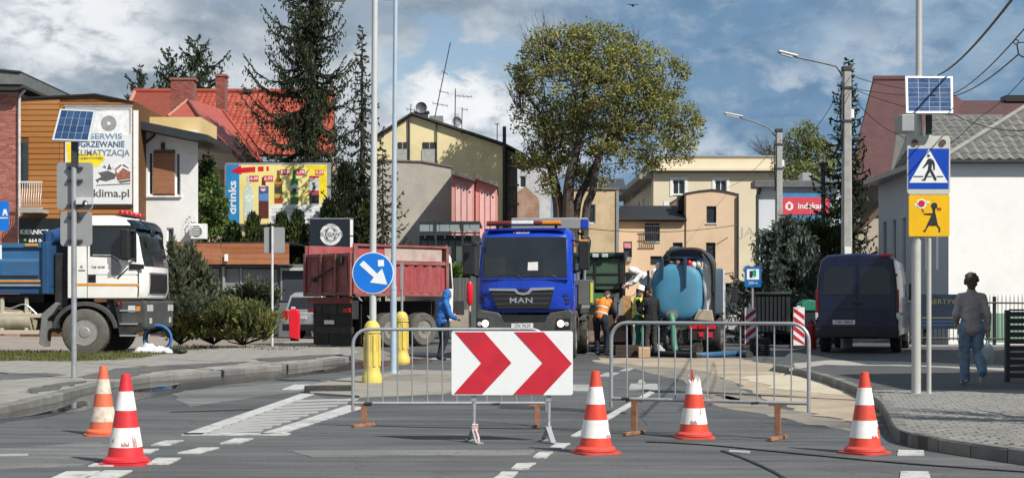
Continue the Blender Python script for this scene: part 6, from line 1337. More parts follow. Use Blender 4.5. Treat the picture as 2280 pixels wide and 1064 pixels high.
# ---- black round-emblem light box
D = 57.0
t = thing('black_emblem_sign', 'tall black advertising sign with a round white emblem and arrow', 'sign', (W(738, 0, D).x, D, 0))
flat('panel', [rect(690, 487, 780, 563)], D, .22, mat('black_blue_panel', (.012,.018,.026), .35, 0, .15, 2), t); flat('edge_strip', [rect(779.5, 489, 785, 524), ], D - .01, .22, whitep, t); flat('edge_strip', [rect(779.5, 527, 785, 563)], D - .01, .22, whitep, t); flat('top_rim', [rect(690, 485.5, 786, 487.5)], D - .01, .22, steel, t)
ze = lambda pts: [(490 + x / 5.068, 350 + y / 5.068) for x, y in pts]
def ringpoly(cx, cy, r0, r1, a0, a1, n=16): return [(cx + r0 * math.cos(R(a0 + (a1 - a0) * i / n)), cy + r0 * math.sin(R(a0 + (a1 - a0) * i / n))) for i in range(n + 1)] + [(cx + r1 * math.cos(R(a1 - (a1 - a0) * i / n)), cy + r1 * math.sin(R(a1 - (a1 - a0) * i / n))) for i in range(n + 1)]
em = mat('emblem_white', (.62,.63,.62), .5)
flat('emblem_ring', [ze(ringpoly(1248, 873, 122, 84, -172, -8)), ze(ringpoly(1248, 873, 122, 84, 8, 172))], D - .004, .0045, em, t); flat('emblem_inner', [ze(ringpoly(1248, 873, 76, 70, -160, -20)), ze(ringpoly(1248, 873, 76, 70, 20, 160)), ze([(1205,845),(1225,815),(1245,800),(1270,815),(1290,845)]), ze([(1210,905),(1290,905),(1270,935),(1228,935)])], D - .004, .0045, em, t)
flat('emblem_bar', [ze([(1130,846),(1378,842),(1378,898),(1130,900)])], D - .008, .0045, em, t); text('emblem_lettering', 'ELEGANT', _M['black_blue_panel'], t, 7.8 * S(D), W(737.5, 522, D - .009), depth=.003, bold=.02, sx=1.12, world=True); text('ring_lettering', 'RESTAURACJA', _M['black_blue_panel'], t, 3.4 * S(D), W(736.5, 502.2, D - .0045), depth=.003, sx=.9, world=True)
flat('arrow', [[(715,560),(730,553.5),(730,556),(757,556),(757,562.5),(730,562.5),(724,562.5)]], D - .004, .0045, whitep, t)
for x in (705, 768): MB().box(W(x-3,0,D).x, W(x+3,0,D).x, D + .08, D + .16, 0, W(0,560,D).z).build('post', dsteel, t, world=True)
# sign seen from behind
D = 43.5
t = thing('sign_back_post', 'square grey sign seen from behind on a thin post in the shrubs', 'sign post', (W(607, 0, D).x, D, 0)); flat('sign_back', [rect(588, 506, 634, 563, 3)], D - .02, .02, gback, t); MB().tube([(0, -.06, 0), (0, -.06, W(0,504,D).z)], .035, 10).build('post', mat('white_grey_post', (.55,.56,.56), .5), t); block('channel', dsteel, t, 600, 507, 606, 562, D - .04, .02)
# ---- yellow gable house with the old dark street front
d = 75.0
t = bld('yellow_house', 'yellow gabled house with roof aerials and a satellite dish', 850, 1160, d)
yl = mat('pale_yellow_render', (.72,.62,.36), .85, 0, .07, .8, bump=.1, dirt=(.44,.37,.19), dirt_amt=.4, dirt_scale=.7)
facade(t, 838, 330, 1122, d, yl, 9, ops=[(886,318.5+12,906,348,1), (941,331,971,350,1)], top=[(838,330),(1122,330),(1121,326),(917,258),(838,308)])
for x0, x1 in ((884, 908), (939, 973)): block('window_band', mat('dark_opening', (.03,.032,.035), .5), t, x0 + 2, 317, x1 - 2, 331, d - .03, .03); flat('mullion', [rect((x0 + x1) / 2 - 1, 317, (x0 + x1) / 2 + 1, 331)], d - .05, .02, gr(30), t); block('grey_patch', concrete, t, x0, 332, x1, 362, d - .035, .035)
MB().prism([(W(x,0,d).x, W(0,y,d).z) for x, y in ((832,310),(917,255.5),(1124,325),(1170,348),(1170,344),(1124,319.5),(917,251),(832,305))], 'y', d - .25, d + 9).build('roof', mat('bitumen_roof', (.045,.045,.048), .8, 0, .2, 2), t, world=True)
old = mat('weathered_old_render', (.13,.115,.10), .9, 0, .3, 1.5, bump=.5, dirt=(.30,.27,.23), dirt_amt=.8, dirt_scale=1.2)
MB().prism([(W(1122.5,0,d).x, 0), (W(1152,0,d).x, 0), (W(1152,0,d).x, W(0,345,d).z), (W(1122.5,0,d).x, W(0,328,d).z)], 'y', d + .1, d + 8).build('old_front', old, t, world=True)
pipe('downpipe', black, t, [(1124, 335), (1124, 600)], d - .1, .11); pipe('flue', dsteel, t, [(1123, 345), (1123, 282)], d - .1, .09)
for x in (1131, 1140, 1149): block('pilaster', old, t, x - 1.5, 360, x + 1.5, 600, d + .02, .08)
for y in (352, 368, 410, 452): block('cornice', old, t, 1121, y, 1156, y + 4, d - .05, .2)
pipe('drain_pipe', dsteel, t, [(911, 265), (911, 372)], d - .08, .045); pipe('drain_pipe', dsteel, t, [(972, 268), (972, 372)], d - .08, .03)
block('chimney', mat('chimney_dark', (.06,.06,.06), .8), t, 924, 250, 952, 272, d + 2, .6); block('chimney', mat('chimney_grey', (.22,.22,.21), .85), t, 956, 258, 986, 285, d + 2.5, .6); block('chimney_cap', _M['chimney_dark'], t, 921, 247, 955, 251, d + 1.95, .7)
def dish(name, label, x, y, rpx, d, m, base_y):
    p = W(x, y, d); r = rpx * S(d); o = thing(name, label, 'satellite dish', (p.x, p.y, p.z), 0); mb = MB(); mb.lathe([(0, .10), (r * .4, .085), (r * .75, .045), (r, 0), (r * 1.02, .012), (r * .75, .06), (r * .4, .1), (0, .115)], 20, axis='y'); mb.build('bowl', m, o, smooth=True)
    MB().tube([(0, .1, 0), (0, .16, -.05), (0, .16, W(0, base_y, d).z - p.z)], .025, 6).build('mount', dsteel, o); MB().tube([(0, 0, -r), (0, -r * 1.0, -.1)], .012, 5).build('feed_arm', dsteel, o); return o
dish('satellite_dish', 'dark round satellite dish on the yellow house chimney', 938, 240, 12.5, d + 1.5, mat('dish_dark', (.10,.11,.115), .5), 256); dish('satellite_dish', 'pale grey satellite dish on the roof slope, right of the leaning aerial', 1017, 271, 11, d, mat('dish_pale', (.38,.40,.41), .5), 292)
def aerial(label, pts, arms, d, r=.025):
    o = thing('roof_aerial', label, 'aerial', W(*pts[0], d), 0, 'aerials on the yellow house'); pipe('mast', dsteel, o, pts, d, r)
    for (x0, y0, x1, y1) in arms: pipe('boom', dsteel, o, [(x0, y0), (x1, y1)], d, .016)
    for (x0, y0, x1, y1) in arms:
        n = max(2, int(abs(x1 - x0) / 7))
        for i in range(n): f_ = i / (n - 1); pipe('element', dsteel, o, [(x0 + (x1 - x0) * f_ - 1.5, y0 + (y1 - y0) * f_ - 4), (x0 + (x1 - x0) * f_ + 1.5, y0 + (y1 - y0) * f_ + 4)], d, .009, 4)
    return o
aerial('tall leaning aerial mast, tallest on the yellow house', [(968, 262), (1003, 95)], [(978, 203, 998, 208), (986, 160, 996, 166), (964, 230, 996, 236)], d)
aerial('upright aerial with one long boom above the pale dish', [(1013, 286), (1014, 198)], [(1014, 214, 1050, 216)], d)
aerial('short aerial with a small boom, right of the pale dish', [(1028, 300), (1029, 240)], [(1029, 243, 1041, 245)], d, .02)
aerial('thin aerial left of the dark dish', [(914, 260), (915, 232)], [(906, 243, 924, 246)], d, .02); aerial('small bare aerial low on the right roof slope', [(1107, 320), (1107, 274)], [(1103, 277, 1111, 277)], d, .022)
# grey rough wall and pink annexes before it
d = 68.0
t = bld('grey_rendered_block', 'plain rough grey rendered wall below the yellow house', 880, 1008, d); grr = mat('rough_grey_render', (.42,.39,.335), .95, 0, .12, .6, bump=.4, dirt=(.30,.275,.235), dirt_amt=.55, dirt_scale=.8)
facade(t, 815, 372, 1006, d, grr, 5, top=[(815,372),(1006,372),(1006,371),(940,360),(815,356)]); MB().prism([(W(x,0,d).x, W(0,y,d).z) for x, y in ((813,357),(940,361),(1008,373),(1008,370),(940,358),(813,354))], 'y', d - .06, d + 5).build('coping', mat('coping', (.20,.17,.14), .9), t, world=True)
pk_ = mat('salmon_render', (.60,.26,.235), .85, 0, .1, .8, dirt=(.40,.2,.17), dirt_amt=.5); pk2 = mat('pale_pink_render', (.68,.42,.39), .85, 0, .08, 1)
for (x0, x1, yl_, yr, lab, dd) in ((1005.5, 1055, 386, 402, 'salmon pink annex with pale panels, left of the pair', 66.0), (1059, 1106, 396, 414, 'salmon pink annex with pale panels, right of the pair', 66.6)):
    t = bld('pink_annex', lab, x0, x1, dd, 'building', 'pink annexes'); facade(t, x0, yr, x1, dd, pk_, 5, top=[(x0, yr), (x1, yr), (x1, yr - .5), (x0, yl_)])
    n = 3
    for i in range(n):
        a = x0 + 9 + i * (x1 - x0 - 10) / n; b = a + 9.5; yt = yl_ + (yr - yl_) * (a - x0) / (x1 - x0) + 22; block('panel', pk2, t, a, yt, b, 600, dd - .03, .03); flat('vent_hole', [disc((a + b) / 2, yt + 8, 2.2, 10)], dd - .04, .012, black, t)
    MB().prism([(W(x,0,dd).x, W(0,y,dd).z) for x, y in ((x0 - 1, yl_ + 3), (x1 + 3, yr + 3), (x1 + 3, yr - 6), (x0 + 8, yl_ - 5), (x0 - 1, yl_ - 8))], 'y', dd - .3, dd + 5).build('roof_edge', mat('mossy_roof', (.10,.085,.08), .9, 0, .3, 2, dirt=(.25,.2,.18), dirt_amt=.6), t, world=True)
# far end of the street
t = bld('brick_gable_house', 'small old brick gable far down the street, left of the big tree', 1152, 1202, 92.0); facade(t, 1148, 452, 1201, 92, mat('old_mixed_brick', (.34,.20,.14), .9, 0, .3, 1.6, bump=.4, dirt=(.42,.34,.27), dirt_amt=.6), 6, top=[(1148,452),(1201,452),(1198,440),(1170,415),(1148,430)])
t = bld('white_far_house', 'white rendered house far down the street behind the big tree', 1160, 1225, 112.0); facade(t, 1150, 362, 1226, 112, mat('grey_white_render', (.50,.51,.52), .9, 0, .15, .6, dirt=(.34,.33,.32), dirt_amt=.6), 8, ops=[(1157,392,1171,418,0)]); block('roof', fasc, t, 1148, 356, 1228, 362, 111.7, 8.5)
# ---- green-grey kiosk building
d = 57.0
t = bld('kiosk_building', 'grey-green glazed kiosk with a translucent roof band behind the red tipper', 935, 1065, d, 'kiosk'); kg = mat('kiosk_green_grey', (.095,.115,.11), .5, .1, .1, 3); kd = mat('kiosk_dark', (.03,.036,.036), .5)
facade(t, 934, 524, 1068, d, kd, 4); pieces(t, 'roof_panel', mat('translucent_panel', (.24,.28,.28), .35, 0, .1, 2), [(W(936 + i * 22.2,0,d).x, W(0,516,d).z, W(957 + i * 22.2,0,d).x, W(0,497,d).z, d - .35, d - .3) for i in range(6)], d)
block('roof_edge', kd, t, 933, 492.5, 1069, 496, d - .4, 4.5); block('lower_edge', kd, t, 933, 517, 1069, 520, d - .38, .1)
for i in range(6): block('bracket', steel, t, 945 + i * 22, 519, 947.5 + i * 22, 530, d - .2, .08)
pieces(t, 'wall_panel', kg, [(W(938 + i * 15.5,0,d).x, 0.05, W(951.5 + i * 15.5,0,d).x, W(0,536,d).z, d - .05, d - .002) for i in range(8)], d)
for x in (968, 1028): block('post', kd, t, x, 492, x + 4, 640, d - .42, .1)
D = 50.0
t = thing('grey_container_box', 'tall grey container box with concrete foot, left of the blue truck', 'container', (W(1024, 0, D).x, D, 0)); pieces(t, 'panel_board', mat('grey_board', (.105,.11,.105), .7, 0, .15, 2, rnd=.1), [(W(1004 + i * 8,0,D).x, W(0,688,D).z, W(1011.4 + i * 8,0,D).x, W(0,618,D).z, D, D + .06) for i in range(5)], D); block('back', dsteel, t, 1004, 619, 1044, 688, D + .061, 1.0); block('foot', mat('beige_concrete', (.36,.32,.26), .9, 0, .15, 2), t, 1003, 688.5, 1045, 728, D - .02, 1.1)
D = 40.0
t = thing('red_white_post', 'slim red topped white post left of the blue truck', 'post', (W(1046, 0, D).x, D, 0)); MB().tube([(0, 0, 0), (0, 0, 1.35)], .035, 10).build('post', mat('pink_white', (.55,.4,.37), .6), t); MB().lathe([(.06, 1.3), (.085, 1.4), (.085, 1.82), (.05, 1.9), (0, 1.91)], 14).build('lamp_head', redlit, t, smooth=True)
# ---- peach and cream houses at the end of the road
peach = mat('peach_render', (.66,.49,.335), .85, 0, .06, .6, bump=.08, dirt=(.50,.35,.22), dirt_amt=.35, dirt_scale=.5); cream = mat('cream_render', (.66,.58,.43), .85, 0, .05, .5, dirt=(.56,.49,.37), dirt_amt=.3, dirt_scale=.4)
d = 104.0
t = bld('cream_house', 'tall cream house with a flat parapet at the end of the road', 1455, 1755, d)
facade(t, 1455, 383, 1756, d, cream, 14, ops=[(1498,400,1525,433,1,1), (1592,401,1618,430,1,1)]); block('attic', cream, t, 1462, 349, 1742, 375.5, d + .4, 13)
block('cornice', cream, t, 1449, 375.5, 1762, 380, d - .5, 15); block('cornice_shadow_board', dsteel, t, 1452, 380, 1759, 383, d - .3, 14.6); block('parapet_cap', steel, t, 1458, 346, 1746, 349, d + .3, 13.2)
for (x, y, xx, yy) in ((1498,400,1525,433), (1592,401,1618,430)):
    for q_ in ((x - 6, y - 5, x, yy + 4), (xx, y - 5, xx + 6, yy + 4), (x, y - 5, xx, y)): block('window_surround', whitep, t, *q_, d - .04, .04)
text('wall_lettering', 'JA', mat('faded_wall_paint', (.45,.43,.38), .9), t, 20 * S(d), W(1665, 517, d - .01), depth=.006, sx=1.3, world=True)
# side wing going away to the left
mb = MB(); A_, B_ = W(1455, 0, 104.2), Vector((W(1388, 0, 128).x, 128, 0)); U = (A_ - B_); U.z = 0; L2 = U.length; zt = W(0, 395, 104).z
wall_grid(mb, (B_.x, B_.y, 0), U, L2, zt, [(L2 * (.08 + .155 * i), 4.0, L2 * (.08 + .155 * i) + 1.1, zt - 1.0) for i in range(6)], .2)
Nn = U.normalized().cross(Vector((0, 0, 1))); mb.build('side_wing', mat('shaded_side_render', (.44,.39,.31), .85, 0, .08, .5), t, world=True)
for i in range(6): window(t, (B_.x, B_.y, 0), U, L2 * (.08 + .155 * i), 4.0, L2 * (.08 + .155 * i) + 1.1, zt - 1.0, dsteel, glassw, .2, .08, 1)
mb = MB(); mb.slab([Vector((A_.x, A_.y, zt)), Vector((A_.x + 8, A_.y + 12, zt)), Vector((B_.x + 8, B_.y + 8, zt)), Vector((B_.x, B_.y, zt))] + [], .4); mb.build('side_roof', dsteel, t, world=True)
mb = MB(); o_ = Nn * .5; mb.bar(Vector((A_.x, A_.y, zt + .1)) + o_, Vector((B_.x, B_.y, zt + .1)) + o_, .9, .35); mb.build('side_eave', mat('pale_eave', (.30,.28,.25), .8), t, world=True)
d = 86.0
t = bld('peach_house', 'peach rendered house with a raised right part and a dark lean-to roof', 1378, 1645, d); dk = mat('dark_window_frame', (.05,.05,.05), .5)
facade(t, 1528, 433, 1644, d, peach, 9, ops=[(1573,459,1595,497,0,1), (1572,540,1593,582,0)], top=[(1528,433),(1644,433),(1642,432),(1610,425.5),(1585,423),(1556,426),(1528,431.5)], fm=dk)
facade(t, 1372, 487, 1527.6, d + .1, peach, 7, ops=[(1388,538,1407,574,0), (1436,497,1468,538,1,1), (1498,540,1520,565,0), (1448,570,1474,590,0)], fm=dk, name='lower_wall')
rf = mat('dark_sheet_roof', (.022,.023,.025), .7, .1, .15, 1); MB().slab([W(1371,487,85.8), W(1529,488,85.8), W(1529,458,89), W(1380,458,89)], .15).build('roof', rf, t, world=True); block('gutter', dsteel, t, 1370, 486, 1527, 489.5, d - .25, .15)
block('black_stack', black, t, 1510, 436, 1527, 470, d + 1.0, .8); MB().prism([(W(x,0,d).x, W(0,y,d).z) for x, y in ((1526,432),(1556,426.5),(1585,423.5),(1610,426),(1646,434),(1646,432),(1610,423.5),(1585,421),(1556,424),(1526,429.5))], 'y', d - .08, d + 9).build('coping', dsteel, t, world=True)
pipe('downpipe', mat('brown_downpipe', (.14,.06,.04), .6), t, [(1371, 488), (1371, 640)], d - .1, .09); pipe('downpipe', dsteel, t, [(1643, 436), (1643, 640)], d - .1, .06)
block('pink_blind', mat('pink_blind', (.62,.25,.33), .7), t, 1390, 541, 1405, 552, d + .10, .03)
for i in range(8): pipe('railing_bar', dsteel, t, [(1436 + i * 4.6, 505), (1436 + i * 4.6, 537)], d - .18, .025, 5)
for y in (504, 520, 537): pipe('railing', dsteel, t, [(1433, y), (1470, y)], d - .2, .035, 6)
block('vent_box', whitep, t, 1478, 448, 1490, 459, d + 3.5, .5); block('meter_box', gback, t, 1396, 572, 1406, 582, d - .05, .12)
d = 83.0
t = bld('yellow_stone_house', 'yellowish rough stone house half hidden behind the tree trunks', 1275, 1378, d); facade(t, 1262, 422, 1377, d, mat('rough_yellow_stone', (.56,.44,.275), .9, 0, .16, .9, bump=.5, dirt=(.38,.27,.15), dirt_amt=.6, dirt_scale=1.4), 8, ops=[(1309,455,1326,497,0)]); block('coping', _M['coping'], t, 1260, 418, 1379, 422, d - .08, 8.2)
MB().slab([W(1330,421,85), W(1395,421,85), W(1388,398,92), W(1336,398,92)], .2).build('roof', dsteel, t, world=True); block('chimney', _M['chimney_grey'], t, 1336, 392, 1352, 420, d + 4, .8); block('corner_pipe', steel, t, 1372, 425, 1378, 640, d - .07, .07)
# white stone wall with markings
d = 76.0
t = bld('white_block_wall', 'low white block wall with dark graffiti beyond the tanker', 1575, 1665, d, 'wall'); facade(t, 1560, 652, 1668, d, mat('white_mortar', (.42,.42,.41), .9), .3); wb = mat('white_wall_block', (.62,.62,.60), .85, 0, .08, 2, rnd=.1, dirt=(.4,.39,.37), dirt_amt=.4); cells = []
for i in range(5):
    for k in range(7): a = 1560 + (k - (.5 if i % 2 else 0)) * 16.5; cells.append((W(max(a,1560) + .6,0,d).x, W(0,705 - i * 10.8,d).z, W(min(a + 16,1668),0,d).x, W(0,705 - i * 10.8 - 10.2,d).z, d - .03, d))
pieces(t, 'block', wb, cells, d)
for pts in (((1596,680),(1606,680),(1606,700),(1602,700),(1602,684),(1596,684)), ((1619,694),(1624,678),(1629,694),(1626,694),(1624,688),(1622,694)), ((1640,676),(1645,676),(1644,700),(1640,700))): flat('graffiti', [list(pts)], d - .035, .004, gr(14), t)
block('coping', whitep, t, 1558, 647, 1670, 652, d - .06, .42)
D = 70.0
t = thing('dark_shed', 'long dark flat shed roof between the tanker and the blue spruce', 'shed', (W(1610, 0, D + 1).x, D + 1, 0)); block('roof', black, t, 1582, 630, 1668, 649, D, 3); [block('post', dsteel, t, x, 649, x + 3, 690, D + .1, .1) for x in (1586, 1655)]
# ---- white building with the red company sign
d = 88.5
t = bld('white_office_building', 'white flat-roofed building with dark grey roof edge behind the lamp poles', 1680, 1855, d); facade(t, 1684, 416, 1870, d, mat('office_white', (.56,.60,.64), .8, 0, .05, .6), 9, ray=True); block('roof_edge', mat('grey_roof_edge', (.12,.125,.13), .6), t, 1680, 402, 1875, 417, d - .5, 1.5, .03); pipe('downpipe', dsteel, t, [(1692, 404), (1692, 424), (1686, 436), (1686, 600)], d - .12, .09); block('rooftop_unit', gback, t, 1786, 385, 1806, 402, d + 2, 1, .03)
D = d - .3
t = thing('red_company_sign', 'red company sign with white house symbol and lettering on the white building', 'sign', W(1796, 460, D)); flat('blue_panel', [rect(1742, 430, 1850, 496)], D, .2, mat('sign_sky_blue', (.05,.22,.45), .5), t); flat('red_panel', [rect(1742, 439, 1848, 478, 5)], D - .03, .03, mat('sign_coral_red', (.58,.06,.09), .5, 0, .05, 2), t)
text('sign_lettering', 'indekar', whitep, t, 13 * S(D), W(1804, 459, D - .034), depth=.01, bold=.03, sx=1.02, world=True); flat('house_symbol', [[(1749,455),(1757.5,448),(1766,455),(1766,464),(1760,468),(1755,468),(1749,464)]], D - .034, .006, whitep, t); flat('house_symbol_hole', [[(1754,456),(1757.5,453),(1761,456),(1761,464),(1754,464)]], D - .039, .006, _M['sign_coral_red'], t); text('sub_lettering', 'nieruchomosci', whitep, t, 3.6 * S(D), W(1818, 472, D - .034), depth=.006, world=True)
# ---- brown-roofed house at right
d = 62.0
t = bld('brown_roof_house', 'house with a steep dark brown-red roof behind the crossing sign', 1895, 2275, d); br = mat('brown_red_roof', (.088,.041,.040), .85, 0, .14, 2.2, bump=.5, bscale=9, dirt=(.065,.034,.034), dirt_amt=.5)
MB().slab([W(1888,402,61), W(2010,402,61), W(2080,178,68), W(1946,178,68)], .2).build('roof', br, t, world=True); MB().slab([W(2010,402,61), W(2200,402,61), W(2146,226,68), W(2080,178,68)], .2).build('roof', br, t, world=True)
MB().slab([W(2100,300,64), W(2320,300,64), W(2320,224,69), W(2140,224,69)], .2).build('lower_roof', br, t, world=True); MB().slab([W(1946,178,68), W(2080,178,68), W(2110,360,78), W(1900,360,78)][::-1], .2).build('back_roof', br, t, world=True)
MB().tube([W(1944,177,68), W(2081,177,68)], .12, 8).build('ridge', br, t, world=True); block('chimney', black, t, 2240, 212, 2290, 226, 68.5, .8)
facade(t, 1896, 404, 2200, d, mat('beige_plaster', (.44,.39,.31), .85, 0, .06, .8), 10, ray=True); block('eave_board', mat('dark_brown_board', (.035,.025,.02), .7), t, 1886, 400, 2205, 406, d - 1.0, .9)
MB().prism([(W(x,0,d).x, W(0,y,d).z) for x, y in ((1892,512),(1958,445),(1958,458),(1912,508),(1892,520))], 'y', d - 1.5, d - .1).build('porch_bargeboard', mat('brown_board', (.12,.075,.05), .7), t, world=True); pipe('corner_pipe', black, t, [(1897, 406), (1897, 600)], d - .1, .1)
# ---- white building on the right with grey tiled roof
t = thing('white_hall', 'big white rendered building with a grey tiled roof at the right', 'building', (14.0, 46.0, 0)); X0, X1, Y0, Y1 = W(2112,0,45).x, 23.0, 45.0, 53.0
mb = MB(); zf = W(0, 361, 45).z; zb_ = W(0, 404, 52.5).z
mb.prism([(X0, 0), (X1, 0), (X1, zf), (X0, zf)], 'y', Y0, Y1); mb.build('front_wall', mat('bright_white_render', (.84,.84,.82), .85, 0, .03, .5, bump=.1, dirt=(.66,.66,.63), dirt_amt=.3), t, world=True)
sw = MB(); O = Vector((W(1956,0,53).x, 53.0, 0)); E = Vector((X0 - .02, 45.0, 0)); U = E - O; L3 = U.length; wins = [(L3 * (.08 + i * .15), 2.35, L3 * (.08 + i * .15) + .42, 4.1) for i in range(6)]
wall_grid(sw, O, U, L3, 5.45, wins, .15); sw.build('side_wall', mat('shaded_white_render', (.40,.43,.46), .85, 0, .05, .6), t, world=True)  # same white wall turned from the sun; its shade is put into the colour
for w_ in wins: window(t, O, U, *w_, dsteel, glassw, .15, .05, 0)
Nl = U.normalized().cross(Vector((0, 0, 1))); MB().bar(O + Nl * .25 + Vector((0,0,5.5)), E + Nl * .25 + Vector((0,0,5.6)), .55, .16).build('side_eave', gback, t, world=True)
block('front_gutter', dsteel, t, 2106, 355, 2500, 361, 44.7, .25)
gt = mat('grey_roof_tile', (.165,.165,.152), .8, 0, .14, 2, rnd=.14, dirt=(.11,.11,.10), dirt_amt=.4); gu = mat('grey_underlay', (.12,.12,.115), .85)
roof_plane(t, W(2100, 356, 44.8), W(2560, 356, 44.8), W(2700, 70, 52.5), W(2555, 70, 52.5), .30, .36, gt, gu, lambda u, v, p: XC + p.x * K / p.y > 2310, 220, prio=lambda p: p.z)
MB().tube([W(2100, 350, 44.8), W(2555, 68, 52.5)], .07, 8).build('verge_tiles', mat('pale_grey_ridge', (.24,.235,.22), .8), t, world=True)
roof_plane(t, W(2050, 345, 50), W(2180, 345, 50), W(2235, 255, 53.5), W(2062, 255, 53.5), .30, .36, gt, gu, lambda u, v, p: False, 100, prio=lambda p: p.z)
MB().slab([W(2005, 262, 53.5), W(2040, 258, 53.5), W(2060, 320, 52.3), W(1985, 400, 52.3)], .15).build('side_roof', gu, t, world=True)
block('dormer', gback, t, 2008, 255, 2036, 292, 51, 1.0, .02)
# fence, banner, slatted gate
D = 43.0
t = thing('iron_fence', 'thin black iron railing before the white building', 'fence', (W(2150, 0, D).x, D, ZR)); bar_ = None; lz = lambda y: W(0, y, D).z
for y in (672, 752): MB().tube([W(2020, y, D), W(2330, y + 3, D)], .028, 6).build('rail', black, t, world=True)
n = 0
for px in range(2024, 2320, 9):
    if bar_ is None: bar_ = MB().tube([(0, 0, .16), (0, 0, lz(664) - ZR), (0, 0, lz(655) - ZR)], [.011, .011, .003], 5).build('bar', black, t); bar_.location = (W(px,0,D).x - W(2150,0,D).x, 0, 0)
    else: inst(bar_, t, (W(px,0,D).x - W(2150,0,D).x, 0, 0))
for px in (2060, 2215): MB().box(W(px,0,D).x - .04, W(px,0,D).x + .04, D, D + .08, ZR, lz(660)).build('post', black, t, world=True)
block('fence_base', concrete, t, 2010, 768, 2330, 790, D - .06, .22)
t = thing('dark_banner', 'dark blue banner board with faint gold lettering on the iron fence', 'banner', W(2090, 695, D - .08)); flat('panel', [rect(2046, 655, 2136, 732)], D - .08, .03, mat('banner_navy', (.010,.022,.045), .5, 0, .2, 2), t); text('banner_lettering', 'SERTYW', mat('banner_gold', (.16,.15,.07), .6), t, 11 * S(D), W(2103, 672, D - .084), depth=.006, sx=1.1, world=True)
for y, m_ in ((706, _M['banner_gold']), (714, mat('banner_blue', (.02,.06,.14), .6)), (722, _M['banner_blue'])): flat('banner_line', [rect(2052, y, 2130, y + 2.5)], D - .084, .0045, m_, t)
t = thing('green_screen', 'pale green ribbed sheet screen behind the railing at the right', 'screen', (W(2225, 0, 44).x, 44, ZR)); pieces(t, 'sheet_rib', mat('pale_green_sheet', (.22,.36,.28), .6, 0, .08, 2, rnd=.06), [(W(2196 + i * 6,0,44).x, .2, W(2201.6 + i * 6,0,44).x, W(0,697,44).z, 44, 44.04) for i in range(14)], 44)
D = 1.25 * K / (850 - YH)
t = thing('slatted_gate', 'dark grey horizontal slat fence at the right edge', 'fence', (W(2275, 0, D).x, D, ZR)); sg = mat('anthracite_slat', (.045,.048,.055), .5, .1, .1, 3, rnd=.08)
pieces(t, 'slat', sg, [(W(2247,0,D).x, W(0,704.5 + i * 15.2,D).z, W(2420,0,D).x, W(0,693.5 + i * 15.2,D).z, D + .02, D + .045) for i in range(10)], D); block('post', sg, t, 2240, 690, 2249, 852, D, .09); block('top_rail', sg, t, 2249, 688, 2420, 692, D + .005, .06)
